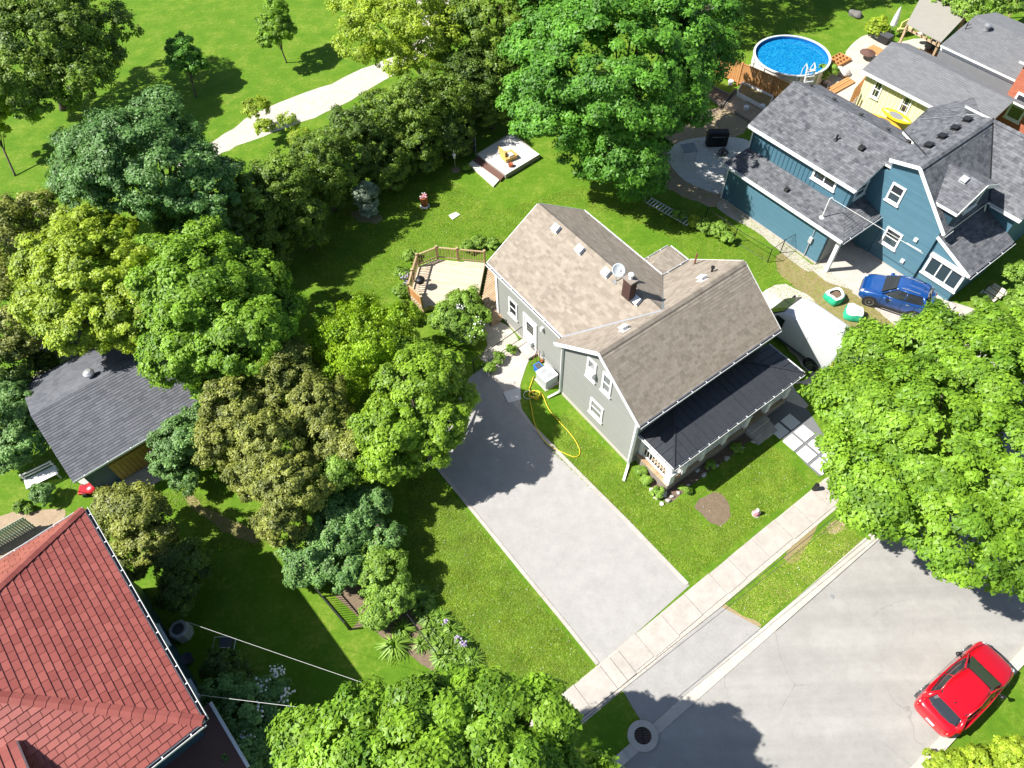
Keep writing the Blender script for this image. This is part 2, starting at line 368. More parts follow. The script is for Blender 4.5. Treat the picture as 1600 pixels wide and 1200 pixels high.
leafmat('leaf_bush',(0.09,0.19,0.018),(0.26,0.41,0.06),trans=.25)
leafmat('leaf_hedge',(0.045,0.1,0.012),(0.21,0.32,0.035),trans=.2,c3=(.17,.20,.03))
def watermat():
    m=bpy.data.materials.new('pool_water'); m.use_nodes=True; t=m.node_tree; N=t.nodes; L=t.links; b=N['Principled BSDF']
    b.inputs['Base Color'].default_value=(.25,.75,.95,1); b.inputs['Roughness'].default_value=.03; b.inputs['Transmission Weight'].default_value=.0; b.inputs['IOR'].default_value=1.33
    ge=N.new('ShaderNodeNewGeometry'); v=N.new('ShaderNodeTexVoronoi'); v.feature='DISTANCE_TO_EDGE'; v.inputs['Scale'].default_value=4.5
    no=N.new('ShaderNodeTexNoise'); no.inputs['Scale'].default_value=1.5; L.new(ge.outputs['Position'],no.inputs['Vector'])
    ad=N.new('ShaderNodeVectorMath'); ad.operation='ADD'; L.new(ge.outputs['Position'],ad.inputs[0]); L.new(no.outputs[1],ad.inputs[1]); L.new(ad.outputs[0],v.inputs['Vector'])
    r=N.new('ShaderNodeValToRGB'); L.new(v.outputs[0],r.inputs[0]); e=r.color_ramp.elements; e[0].color=(.015,.26,.48,1); e[1].color=(.002,.13,.36,1); e[0].position=0; e[1].position=.2  # bright caustic web of sunlight, painted into the water's base colour
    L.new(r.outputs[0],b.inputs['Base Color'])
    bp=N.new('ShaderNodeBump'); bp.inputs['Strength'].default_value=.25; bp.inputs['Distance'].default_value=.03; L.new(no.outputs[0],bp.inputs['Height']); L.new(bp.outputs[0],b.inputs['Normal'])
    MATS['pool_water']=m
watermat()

def weather(name,crack=.5,stain=.35,streak=0):
    m=MATS[name]; t=m.node_tree; N=t.nodes; L=t.links; b=N['Principled BSDF']; src=b.inputs['Base Color'].links[0].from_socket
    ge=N.new('ShaderNodeNewGeometry')
    n1=N.new('ShaderNodeTexNoise'); n1.inputs['Scale'].default_value=.8; n1.inputs['Detail'].default_value=5; L.new(ge.outputs['Position'],n1.inputs['Vector'])
    ad=N.new('ShaderNodeMix'); ad.data_type='RGBA'; ad.blend_type='ADD'; ad.inputs[0].default_value=.9; L.new(ge.outputs['Position'],ad.inputs[6]); L.new(n1.outputs[1],ad.inputs[7])
    v=N.new('ShaderNodeTexVoronoi'); v.feature='DISTANCE_TO_EDGE'; v.inputs['Scale'].default_value=.28; L.new(ad.outputs[2],v.inputs['Vector'])
    r=N.new('ShaderNodeMapRange'); r.inputs[1].default_value=.0; r.inputs[2].default_value=.006; r.inputs[3].default_value=1; r.inputs[4].default_value=0; L.new(v.outputs[0],r.inputs[0])
    n2=N.new('ShaderNodeTexNoise'); n2.inputs['Scale'].default_value=.22; L.new(ge.outputs['Position'],n2.inputs['Vector'])
    r2=N.new('ShaderNodeMapRange'); r2.inputs[1].default_value=.48; r2.inputs[2].default_value=.6; L.new(n2.outputs[0],r2.inputs[0])
    mu=N.new('ShaderNodeMath'); mu.operation='MULTIPLY'; L.new(r.outputs[0],mu.inputs[0]); L.new(r2.outputs[0],mu.inputs[1])
    mu2=N.new('ShaderNodeMath'); mu2.operation='MULTIPLY'; mu2.inputs[1].default_value=crack; L.new(mu.outputs[0],mu2.inputs[0])
    mx=N.new('ShaderNodeMix'); mx.data_type='RGBA'; mx.inputs[7].default_value=(.10,.095,.09,1); L.new(mu2.outputs[0],mx.inputs[0]); L.new(src,mx.inputs[6])
    n3=N.new('ShaderNodeTexNoise'); n3.inputs['Scale'].default_value=1.7; n3.inputs['Detail'].default_value=8; n3.inputs['Roughness'].default_value=.75; L.new(ge.outputs['Position'],n3.inputs['Vector'])
    r3=N.new('ShaderNodeMapRange'); r3.inputs[1].default_value=.35; r3.inputs[2].default_value=.68; r3.inputs[3].default_value=1+stain*.25; r3.inputs[4].default_value=1-stain; L.new(n3.outputs[0],r3.inputs[0])
    m2=N.new('ShaderNodeMix'); m2.data_type='RGBA'; m2.blend_type='MULTIPLY'; m2.inputs[0].default_value=1; L.new(mx.outputs[2],m2.inputs[6]); L.new(r3.outputs[0],m2.inputs[7]); c=m2.outputs[2]
    if streak:
        mp=N.new('ShaderNodeMapping'); mp.inputs['Rotation'].default_value=(0,0,-math.radians(34.3)); mp.inputs['Scale'].default_value=(.05,1.1,1); L.new(ge.outputs['Position'],mp.inputs[0])
        n4=N.new('ShaderNodeTexNoise'); n4.inputs['Scale'].default_value=1; n4.inputs['Detail'].default_value=4; L.new(mp.outputs[0],n4.inputs['Vector'])
        r4=N.new('ShaderNodeMapRange'); r4.inputs[1].default_value=.35; r4.inputs[2].default_value=.65; r4.inputs[3].default_value=1-streak; r4.inputs[4].default_value=1+streak; L.new(n4.outputs[0],r4.inputs[0])
        m3=N.new('ShaderNodeMix'); m3.data_type='RGBA'; m3.blend_type='MULTIPLY'; m3.inputs[0].default_value=1; L.new(c,m3.inputs[6]); L.new(r4.outputs[0],m3.inputs[7]); c=m3.outputs[2]
    L.new(c,b.inputs['Base Color'])
weather('asphalt_road',.35,.12,.09); weather('asphalt_drive',.15,.12); weather('concrete',.2,.2); weather('kerb_concrete',.0,.15); weather('gravel_path',0,.18); weather('tile_red',0,.12); weather('siding_grey',0,.05); weather('blue_siding',0,.08); weather('shingle_grey',0,.08); weather('shingle_tan',0,.10)
# ------------------------------------------------------------ ground
def struct(o): o['kind']='structure'; return o
def gpoly(name,px,z,m,kind='structure',jit=0.0,step=.5,thick=0,seed=3):
    rr=random.Random(seed); P=[gp(x,y,0) if not isinstance(x,Vector) else x for x,y in px] if not isinstance(px[0],Vector) else [Vector((p.x,p.y,0)) for p in px]
    out=[]
    for i,p in enumerate(P):
        q=P[(i+1)%len(P)]; L=(q-p).length; k=max(1,int(L/step)) if jit else 1
        nrm=Vector((-(q-p).y,(q-p).x,0)).normalized()
        for j in range(k):
            o=p.lerp(q,j/k)
            if jit: o=o+nrm*rr.uniform(-jit,jit)+(q-p).normalized()*rr.uniform(-jit,jit)
            out.append(Vector((o.x,o.y,z)))
    mb=MB()
    if thick: mb.prism([v-Vector((0,0,thick)) for v in out],(0,0,thick))
    else:
        n=sum((out[i].x*out[(i+1)%len(out)].y-out[(i+1)%len(out)].x*out[i].y) for i in range(len(out)))
        mb.poly(out if n>0 else out[::-1])
    o=mb.build(name,m,kind=kind); return o
def smooth_px(pts,n=4,closed=True):
    out=[]; N=len(pts)
    for i in range(N if closed else N-1):
        p0=pts[(i-1)%N] if closed or i>0 else pts[0]; p1=pts[i]; p2=pts[(i+1)%N]; p3=pts[(i+2)%N] if closed or i<N-2 else pts[-1]
        for j in range(n):
            t=j/n; f=lambda a,b,c,d:.5*(2*b+(c-a)*t+(2*a-5*b+4*c-d)*t*t+(3*b-a-3*c+d)*t**3)
            out.append((f(p0[0],p1[0],p2[0],p3[0]),f(p0[1],p1[1],p2[1],p3[1])))
    if not closed: out.append(pts[-1])
    return out
mb=MB(); mb.poly([(-400,-300,0),(400,-300,0),(400,500,0),(-400,500,0)]); struct(mb.build('ground','lawn',loc=(0,0,0)))
ROADF=Frame(0,0,34.3)   # A runs along the street, B away from the camera side
ROADF.o=gp(1200,996,0); 
def rd(a,b,z=0): return ROADF.o+ROADF.A*a+ROADF.B*b+Vector((0,0,z))
rw=(gp(1430,1190)-ROADF.o).dot(ROADF.B)            # far edge of the carriageway (negative)
gpoly('road',[rd(-70,0),rd(80,0),rd(80,rw),rd(-70,rw)],.004,'asphalt_road')
SW_O=gp(935,1040); SWF=Frame(SW_O.x,SW_O.y,34.6)
# street lawn between pavement and road is ground; kerbs
def kerb(a0,a1,b0,b1,h0=.11,name='kerb'):
    mb=MB(); a=a0
    while a<a1-.01:
        e=min(a+3.0,a1); mb.prism([rd(a+.006,b0),rd(e-.006,b0),rd(e-.006,b1),rd(a+.006,b1)],(0,0,h0)); a=e
    return struct(mb.build(name,'kerb_concrete'))
ka=(gp(1105,1070)-ROADF.o).dot(ROADF.A); kb=(gp(985,1150)-ROADF.o).dot(ROADF.A)
kend=(gp(1200,975)-ROADF.o).dot(ROADF.A)
kerb(kend,70,.0,.42,.06); kerb(-60,kb-.6,.0,.42); kerb(-60,80,rw-.42,rw)
mb=MB(); mb.prism([rd(kb-.6,.0),rd(kend-.006,.0),rd(kend-.006,.42),rd(kb-.6,.42)],(0,0,.03)); struct(mb.build('kerb','kerb_concrete'))
# round catch basin collar
c=gp(1004,1150); mb=MB(); n=28
for i in range(n):
    t0=2*math.pi*i/n; t1=2*math.pi*(i+1)/n
    P=lambda t,r:c+Vector((math.cos(t)*r,math.sin(t)*r*.95,0))
    mb.prism([P(t0,.34),P(t0,.60),P(t1,.60),P(t1,.34)],(0,0,.115),.5)
cb=thing('catch_basin','round concrete collar around a dark storm drain at the kerb end of the drive apron','storm drain',c)
part(mb,'collar','kerb_concrete',cb)
mb=MB(); mb.lathe(c,[(.36,.01),(.36,.03),(.0,.031)],24); part(mb,'basin','mulch',cb)
mb=MB()
for i in range(7):
    y=-.27+.09*i; x=math.sqrt(max(.0,.33**2-y*y)); mb.box(c+Vector((0,y,.05)),2*x,.03,.03,tint=.5)
mb.box(c+Vector((0,0,.05)),.03,.62,.028,tint=.5)
part(mb,'grate','black_metal',cb)
# drive
DR=[(683,727),(937,1040),(1077,915),(838,672),(822,648),(806,628),(790,607),(772,583),(757,573),(735,588),(700,650),(672,700)]
gpoly('driveway',DR,.006,'asphalt_drive')
gpoly('driveway',[(950,1062),(1119,944),(1190,982),(1100,1062),(1022,1128),(1008,1135),(990,1108),(975,1082)],.010,'asphalt_drive')
def strip(name,pxs,wd,z,h,m,seg=1.5):
    pts=[gp(x,y) for x,y in pxs]; mb=MB()
    for i in range(len(pts)-1):
        p,q=pts[i],pts[i+1]; L=(q-p).length; d=(q-p)/L; s=Vector((-d.y,d.x,0)); k=max(1,round(L/seg))
        for j in range(k):
            a=p+d*(L*j/k+.004); b=p+d*(L*(j+1)/k-.004)
            mb.prism([a-s*wd/2,b-s*wd/2,b+s*wd/2,a+s*wd/2],(0,0,h))
    o=mb.build(name,m); return struct(o)
strip('edging',[(683,730),(750,812),(820,898),(878,968),(934,1038)],.16,0,.035,'concrete')
strip('edging',[(834,668),(900,735),(980,815),(1074,913)],.18,0,.035,'concrete')
# concrete walk from side door, curving along the drive
gpoly('path',smooth_px([(773,572),(790,556),(816,538),(836,535),(832,552),(824,568),(818,585),(813,602),(812,620),(816,640),(826,657),(840,672),(832,668),(812,643),(795,622),(782,604),(768,585)],3),.014,'concrete')
mb=MB(); mb.prism([gp(786,613,.015),gp(813,606,.015),gp(814,624,.015),gp(794,630,.015)],(0,0,.03)); tag(mb.build('paving_slab','stone_pale'),'pale square slab set in the concrete strip beside the drive','slab')
# pavement slabs (each a part of the pavement)
sl=thing('pavement','','',SWF(0,0,0)); del sl['label'],sl['category']; sl['kind']='structure'
swA=lambda x,y:(gp(x,y)-SW_O).dot(SWF.A)
wS=1.14
cuts=[-16,-14.5,-13,-11.5,-10,-8.6,-7.1,-5.6,-4.1,-2.6,-1.3]
for px in [(935,1040),(952,1030),(965,1018),(993,993),(1031,961),(1069,931),(1110,902),(1140,878),(1178,848),(1213,818),(1243,795),(1270,770)]: cuts.append(swA(*px)+.05)
a=cuts[-1]
while a<34: a+=1.5; cuts.append(a)
rr=random.Random(5)
for i in range(len(cuts)-1):
    a0,a1=cuts[i]+.012,cuts[i+1]-.012; t=rr.uniform(-.006,.006); mb=MB(); o=rr.uniform(-.05,.05)
    mb.prism([SWF(a0,o,0),SWF(a1,o,0),SWF(a1,o-wS,0),SWF(a0,o-wS,0)],(0,0,.045+t)); part(mb,'slab','concrete',sl,bevel=.006)
mb=MB(); mb.poly([SWF(-16,.03,.013),SWF(-16,-wS-.18,.013),SWF(34,-wS-.18,.013),SWF(34,.03,.013)][::1]); part(mb,'joint_strip','gravel',sl)
# park path (pale gravel), yard patches
gpoly('path',smooth_px([(330,222),(395,180),(455,153),(520,130),(565,108),(600,95),(640,72),(690,35),(730,5),(760,-30),(700,-40),(650,0),(668,55),(680,75),(650,98),(600,126),(545,158),(490,184),(430,206),(370,228),(300,262),(270,250)],3),.006,'gravel_path',jit=.12,step=.6)
# dirt beside blue house, parking pad
gpoly('parking_pad',[(1262,416),(1276,412),(1300,380),(1352,350),(1372,395),(1426,434),(1482,470),(1640,520),(1640,600),(1500,600),(1460,560),(1400,510),(1335,455),(1290,440)],.006,'concrete',jit=.03)
gpoly('bare_ground',smooth_px([(1212,398),(1240,400),(1285,424),(1330,452),(1395,505),(1440,545),(1420,580),(1380,570),(1310,520),(1270,478),(1240,445),(1218,425)],3),.003,'dry_grass',jit=.15,step=.4)
gpoly('bare_ground',smooth_px([(1130,312),(1160,332),(1200,362),(1235,388),(1270,416),(1262,424),(1225,398),(1180,360),(1150,345),(1120,325)],2),.0045,'gravel',jit=.05)
gpoly('bare_ground',smooth_px([(1195,452),(1230,445),(1262,460),(1275,478),(1310,500),(1345,525),(1400,570),(1440,610),(1420,650),(1360,640),(1300,600),(1268,600),(1235,600),(1262,630),(1245,650),(1215,620),(1222,600),(1270,590),(1190,500)],2),.005,'gravel',jit=.12,step=.5)
strip('edging',[(1332,456),(1365,478),(1400,506),(1440,541),(1475,566)],.16,0,.05,'concrete')
strip('edging',[(1424,437),(1455,460),(1490,482)],.28,0,.12,'kerb_concrete')
gpoly('bare_ground',smooth_px([(1130,322),(1090,318),(1060,300),(1030,290),(1040,270),(1020,240),(1060,190),(1120,170),(1190,180),(1170,200),(1130,230),(1125,290)],3),.003,'dirt',jit=.2)
gpoly('planting_bed',smooth_px([(1004,722),(1010,745),(1028,770),(1042,788),(1062,775),(1085,755),(1150,705),(1195,668),(1180,655),(1100,700),(1040,750)],2),.006,'mulch',jit=.06,step=.3)
gpoly('planting_bed',smooth_px([(1085,790),(1100,775),(1122,770),(1134,778),(1141,800),(1138,812),(1125,822),(1105,812),(1093,800)],3),.006,'patchsoil',jit=.05,step=.2)
gpoly('planting_bed',smooth_px([(545,985),(575,978),(620,1010),(660,1040),(700,1060),(720,1050),(690,1010),(655,975),(640,945),(600,950),(540,900),(520,930),(560,965)],2),.006,'patchsoil',jit=.08,step=.4)
gpoly('path',smooth_px([(757,500),(780,500),(812,535),(790,555),(765,568),(752,560),(762,540),(755,520)],3),.008,'gravel_path',jit=.06,step=.3)
gpoly('planting_bed',smooth_px([(548,330),(560,345),(590,350),(598,338),(575,330)],2),.006,'dirt',jit=.08,step=.3)
gpoly('planting_bed',smooth_px([(0,805),(60,800),(100,795),(95,815),(40,850),(0,880)],2),.006,'dirt',jit=.1,step=.3)
gpoly('path',[(1120,762),(1130,750),(1175,730)],.001,'dirt') if 0 else None
gpoly('path',[(120,750),(240,700),(262,745),(180,790),(150,780)],.008,'concrete',jit=.03)
gpoly('bare_ground',smooth_px([(300,770),(330,800),(400,830),(400,850),(350,830),(310,800),(290,780)],2),.006,'dry_grass',jit=.1,step=.3)
gpoly('bare_ground',smooth_px([(470,470),(485,440),(500,455),(520,470),(500,490)],2),.003,'dry_grass',jit=.1) if 0 else None
gpoly('bare_ground',smooth_px([(1225,868),(1250,838),(1275,820),(1262,850),(1240,880)],3),.004,'dry_grass',jit=.1,step=.3); gpoly('bare_ground',smooth_px([(1292,822),(1312,812),(1318,825),(1300,835)],3),.004,'dirt',jit=.06,step=.2)
# pale dry strip along kerb lawn
gpoly('bare_ground',smooth_px([(1128,940),(1150,955),(1186,974),(1184,978),(1150,962),(1122,945)],2),.005,'dry_grass',jit=.05,step=.2)
# stone walkway squares in front of porch
gpoly('path',[(1188,655),(1210,672),(1262,728),(1280,744),(1300,735),(1300,700),(1262,640),(1225,625),(1195,640)],.010,'joint_grey')
pads=[(1213,676,1227,692),(1229,693,1245,709),(1247,708,1262,727),(1266,723,1282,740),(1236,663,1252,676),(1252,680,1270,694),(1271,696,1288,712)]
wk=thing('walkway','two rows of white square paving pads leading from the porch steps to the pavement','walkway',gp(1245,705))
WF=Frame(*gp(1228,682)[:2],-54.5)
src=None
for r,(col) in enumerate([0,1,2,3]):
    for b in (0,1):
        c=WF(-.42+.86*r,-.02+.86*b,.012)
        if src is None:
            mb=MB(); mb.box(c+Vector((0,0,.02)),.70,.70,.04,rz=WF.rz,tint=.5); src=part(mb,'paving_pad','flower_white',wk); first=c
        else: share(src,c-first,wk)
for name,x,y in (('stone',704,0),): pass
mb=MB(); q=[(701,337),(712,332),(719,336),(707,344)]; mb.prism([gp(*p,0) for p in q],(0,0,.05)); tag(mb.build('stepping_stone','wood_pale'),'single pale rectangular stepping stone lying in the back lawn','stepping stone')
# manhole-like water valve lid on road
mb=MB(); mb.lathe(gp(1300,932),[(.10,.004),(.10,.018),(.0,.02)],14); tag(mb.build('valve_cover','steel'),'small round metal valve cover in the road near the kerb','cover')
# patio behind blue house
gpoly('patio',smooth_px([(1062,222),(1100,214),(1150,215),(1172,222),(1180,240),(1160,262),(1135,300),(1110,300),(1070,282),(1046,255),(1042,238)],3),.010,'stone_pale')
gpoly('patio',smooth_px([(1292,120),(1318,100),(1322,80),(1345,58),(1368,54),(1400,66),(1440,60),(1470,80),(1440,110),(1400,150),(1360,170),(1320,175),(1300,160)],3),.006,'gravel_path')
gpoly('planting_bed',smooth_px([(1262,125),(1275,112),(1300,105),(1325,118),(1320,138),(1300,145),(1270,140)],2),.005,'mulch',jit=.05,step=.4)
# scattered lawn specks: dandelion heads and clover
rr=random.Random(11); mb=MB()
for reg,nn in (([(850,640),(1075,905),(1260,760),(1180,700)],60),([(690,760),(930,1040),(780,1080),(650,900)],50),([(1130,930),(1190,975),(1350,850),(1290,800)],25),([(560,300),(900,300),(700,480),(480,440)],20),([(200,0),(540,0),(560,100),(340,200)],30)):
    cs=[gp(*p) for p in reg]
    for _ in range(nn):
        s,t=rr.random(),rr.random(); p=cs[0].lerp(cs[1],s).lerp(cs[3].lerp(cs[2],s),t); r=rr.uniform(.012,.022)
        mb.lathe(p,[(r,.03),(r*.7,.05),(0.001,.06)],5,tint=rr.random())
o=mb.build('clover_flowers','flower_white',kind='stuff'); o['label']='tiny pale flower heads scattered through the sunlit lawns'; o['category']='flowers'
# ------------------------------------------------------------ grass blades (uncountable)
def grass_patch(name,px,n,seed,h=(.02,.055),dry=.1):
    rg=np.random.default_rng(seed); P=np.array([[*gp(*p)[:2]] for p in px]); mn=P.min(0); mx=P.max(0)
    def inside(Q):
        c=np.zeros(len(Q),bool); j=len(P)-1
        for i in range(len(P)):
            a=(P[i,1]>Q[:,1])!=(P[j,1]>Q[:,1]); xx=(P[j,0]-P[i,0])*(Q[:,1]-P[i,1])/(P[j,1]-P[i,1]+1e-9)+P[i,0]; c^=a&(Q[:,0]<xx); j=i
        return c
    Q=rg.uniform(mn,mx,(n,2)); Q=Q[inside(Q)]; pcn=np.array(gp(1113,795))[:2]; Q=Q[((Q-pcn)**2).sum(1)>.86**2]; m=len(Q)
    clump=np.sin(Q[:,0]*2.1+np.sin(Q[:,1]*1.7)*2)*np.sin(Q[:,1]*2.6+Q[:,0])*.5+.5
    H=rg.uniform(h[0],h[1],m)*(.7+.6*clump); an=rg.uniform(0,6.28,m); W=rg.uniform(.012,.026,m); tl=rg.uniform(-.11,.11,(m,2))
    V=np.zeros((m,3,3)); V[:,0,0]=Q[:,0]-np.cos(an)*W; V[:,0,1]=Q[:,1]-np.sin(an)*W; V[:,1,0]=Q[:,0]+np.cos(an)*W; V[:,1,1]=Q[:,1]+np.sin(an)*W
    V[:,2,0]=Q[:,0]+tl[:,0]; V[:,2,1]=Q[:,1]+tl[:,1]; V[:,2,2]=H; V[:,:2,2]=.0
    return np_mesh(name,V,np.clip(rg.normal(.42 if seed!=22 else .8,.13 if seed!=22 else .2,m)+.25*(clump-.5),0,1),'grass_blade')
def np_mesh(name,V,tint,m):
    """V: (faces, corners, 3)"""
    k=V.shape[1]; nf=V.shape[0]; me=bpy.data.meshes.new(name)
    me.vertices.add(nf*k); me.vertices.foreach_set('co',V.reshape(-1).astype(np.float32))
    me.loops.add(nf*k); me.loops.foreach_set('vertex_index',np.arange(nf*k,dtype=np.int32))
    me.polygons.add(nf); me.polygons.foreach_set('loop_start',np.arange(0,nf*k,k,dtype=np.int32))
    try: me.polygons.foreach_set('loop_total',np.full(nf,k,dtype=np.int32))
    except Exception: pass
    a=me.attributes.new('tint','FLOAT','FACE'); a.data.foreach_set('value',tint.astype(np.float32))
    me.materials.append(MATS[m]); me.update(calc_edges=True); return me
leafmat('grass_blade',(.15,.25,.020),(.30,.40,.045),trans=.35,c3=(.42,.42,.14))
gr=[([(850,694),(1080,906),(1262,757),(1205,690),(1110,760),(1040,790),(990,740),(880,645)],90000),
    ([(686,748),(925,1042),(880,1085),(760,1060),(640,880),(640,740)],90000),
    ([(1140,948),(1190,972),(1350,842),(1305,812)],26000),
    ([(470,400),(560,300),(700,280),(780,330),(900,290),(1120,330),(1220,420),(1180,440),(1080,400),(1030,360),(900,320),(840,320),(770,400),(640,400),(600,480),(520,480)],110000)]
gr.append(([(1125,300),(1160,320),(1290,420),(1440,540),(1430,610),(1330,540),(1270,500),(1200,455),(1180,380)],26000)); gr.append(([(1030,250),(1130,170),(1190,180),(1125,310),(1060,310)],8000)); gr.append(([(250,770),(300,765),(420,850),(330,860)],9000))
vs=[];
for i,(px,n) in enumerate(gr):
    me=grass_patch('grass_blades',px,n,20+i); o=bpy.data.objects.new('grass',me); COL.objects.link(o); o['kind']='stuff'
# ------------------------------------------------------------ foliage
def leaves(C,R,n,leaf,seed,clump=.5,up=.7,inner=.05,elong=1.0,lowcut=-.35,drop=0.0):
    """C,R: lobe centres and radii (k,3). returns quads and tints"""
    rg=np.random.default_rng(seed); C=np.array(C,float); R=np.array(R,float); k=len(C)
    area=(R[:,0]*R[:,1]+R[:,0]*R[:,2]+R[:,1]*R[:,2]); wts=area/area.sum()
    VS=[];TS=[]
    for i in range(k):
        ni=int(n*wts[i]); cl=clump*rg.uniform(.85,1.15)
        nc=max(6,int(area[i]*3.6/(cl*cl*3.3)))
        d=rg.normal(size=(nc*2,3)); d/=np.linalg.norm(d,axis=1,keepdims=True); d=d[d[:,2]>lowcut][:nc]; nc=len(d)
        ph=rg.uniform(0,6,4); amp=.5+.5*np.sin(d[:,0]*4+ph[0]+2*d[:,2])*np.sin(d[:,1]*4.3+ph[1]+d[:,2]*3)
        rad=.64+.36*amp+rg.uniform(-.15,.16,nc)
        cc=C[i]+d*R[i]*rad[:,None]
        # drop clumps buried in other lobes
        keep=np.ones(nc,bool)
        for j in range(k):
            if j!=i: keep&=(((cc-C[j])/R[j])**2).sum(1)>.45
        keep&=cc[:,2]>.15
        cc=cc[keep]; dd=d[keep]; nc=len(cc)
        if nc==0: continue
        cs=cl*rg.uniform(.55,1.35,nc); cw=cs**2; idx=rg.choice(nc,ni,p=cw/cw.sum()); ct=rg.uniform(0,1,nc)
        o=rg.normal(size=(ni,3)); o/=np.linalg.norm(o,axis=1,keepdims=True)
        fl=(o*dd[idx]).sum(1)<-.25; o[fl]*=-1
        rr=cs[idx]*(.35+.65*rg.uniform(0,1,ni)**.6)*(1+.22*np.abs(rg.normal(size=ni)))
        st=rg.uniform(.7,1.45,(nc,3))*np.array([1,1,.62]); pos=cc[idx]+o*rr[:,None]*st[idx]*np.array([1,1,elong])
        pos[:,2]-=drop*np.abs(rg.normal(size=ni))*.6
        inn=rg.random(ni)<inner; pos[inn]=C[i]+(pos[inn]-C[i])*rg.uniform(.3,.8,(inn.sum(),1))
        nn=dd[idx]*.5+o*.9+np.array([0,0,up])+rg.normal(size=(ni,3))*.45; nn/=np.linalg.norm(nn,axis=1,keepdims=True)
        t=np.cross(nn,rg.normal(size=(ni,3))); t/=np.linalg.norm(t,axis=1,keepdims=True)
        if drop: t=t*.5+np.array([0,0,-1.0]); t-=nn*(t*nn).sum(1)[:,None]*.7; t/=np.linalg.norm(t,axis=1,keepdims=True)
        b=np.cross(nn,t); s=leaf*rg.uniform(.6,1.35,ni)[:,None]
        V=np.stack([pos-t*s*.45*elong-b*s*.5,pos-t*s*.45*elong+b*s*.5,pos+t*s*.62*elong],1)
        VS.append(V); TS.append(np.clip(.55*ct[idx]+.45*rg.random(ni)+rg.normal(size=ni)*.08,0,1))
    return np.concatenate(VS),np.concatenate(TS)
def foliage(parent,name,C,R,n,leaf,seed,m,**k):
    off=np.array(parent.location) if parent else np.zeros(3)
    V,T=leaves(C,R,n,leaf,seed,**k); me=np_mesh(name,V-off,T,m); o=bpy.data.objects.new(name,me); COL.objects.link(o)
    if parent: o.parent=parent
    return o
LEAFTOT=0
def plant(name,label,cat,lobes,m,n,leaf,seed,base=None,trunk_r=.15,bark='bark',group=None,trunk=True,limbs=True,**k):
    """lobes: (px,py,z centre,radius in photo pixels,height ratio)"""
    global LEAFTOT
    n=int(n*(2.6 if leaf>.19 else 2.0)); leaf*=(.62 if leaf>.19 else .72); clump=k.pop('clump',.5)*.70; k['clump']=clump; LEAFTOT+=n
    C=[];R=[]
    for (x,y,z,rp,hr) in lobes:
        r=rp/pxm(x,y,z); C.append(gp(x,y,z)); R.append((r,r,r*hr))
    cen=sum((c*(r[0]**2) for c,r in zip(C,R)),Vector((0,0,0)))/sum(r[0]**2 for r in R)
    b=gp(*base) if base else Vector((cen.x,cen.y,0))
    t=thing(name,label,cat,b,group)
    foliage(t,'crown' if trunk else 'foliage',C,R,n,leaf,seed,m,**k)
    if trunk:
        mb=MB(); rr=random.Random(seed); top=Vector(cen)
        mid=b.lerp(top,.5)+Vector((rr.uniform(-.15,.15),rr.uniform(-.15,.15),0)); mid.z=top.z*.5
        mb.tube([b-Vector((0,0,.1)),b+(mid-b)*.12,mid,top],[trunk_r*1.35,trunk_r,trunk_r*.8,trunk_r*.4],8)
        if limbs:
            for c,r in zip(C,R):
                for q in range(3 if len(C)<4 else 2):
                    an=rr.uniform(0,6.28); e=c+Vector((math.cos(an)*r[0]*.6,math.sin(an)*r[1]*.6,rr.uniform(-.2,.5)*r[2])); s=b.lerp(mid,rr.uniform(.6,1))
                    s2=s.lerp(e,.5)+Vector((0,0,rr.uniform(.0,.4)))
                    mb.tube([s,s2,e],[trunk_r*.45,trunk_r*.3,trunk_r*.1],6)
        part(mb,'trunk',bark,t,smooth=True)
    return t
T=plant
T('maple_tree','tallest dark green maple filling the top centre beside the small platform','tree',
  [(955,110,7.8,128,.8),(872,178,5.8,70,.75),(1035,60,8.2,85,.75),(880,70,7.5,85,.8),(975,230,4.6,75,.75),(1095,85,6.0,58,.8),(1035,160,5.5,75,.8),(960,0,9,110,.8),(1100,20,7.,50,.8),(845,150,6,56,.8),(1000,275,2.8,40,.8),(918,245,3.6,36,.8)],'leaf_maple',62000,.25,101,base=(962,268),trunk_r=.38,clump=.62)
T('maple_tree','big bright green street maple hanging over the road and the white walkway pads','tree',
  [(1450,680,6,115,.7),(1356,640,5.4,78,.7),(1560,600,6.2,95,.7),(1490,560,5.2,75,.7),(1590,720,6.3,110,.7),(1390,760,5.3,90,.7),(1500,820,5.6,90,.65),(1330,695,4.4,42,.7),(1375,560,4.4,55,.7),(1590,850,5.2,70,.6),(1700,650,6,130,.7),(1570,520,4.6,55,.6),(1296,640,4,22,.7),(1350,782,4,32,.6),(1440,530,4.2,38,.6),(1322,600,4,34,.7)],'leaf_maple_light',74000,.235,102,base=(1432,800),trunk_r=.33,clump=.6)
T('maple_tree','light green street tree at the bottom edge shading the drive apron','tree',
  [(566, 1178, 8.1, 83, 0.7), (666, 1138, 8.3, 76, 0.7), (761, 1128, 8.1, 72, 0.7), (831, 1168, 7.7, 56, 0.7), (646, 1248, 8.7, 111, 0.7), (506, 1213, 7.5, 70, 0.7), (786, 1233, 8.5, 92, 0.7), (706, 1098, 7.1, 44, 0.7), (486, 1153, 6.7, 39, 0.7), (866, 1233, 7.5, 51, 0.6), (746, 1103, 6.7, 35, 0.6), (926, 1278, 7.7, 65, 0.7), (850, 1110, 8.2, 42, 0.7)],'leaf_maple_light',70000,.2,103,base=(735,1330),trunk_r=.3,clump=.5)
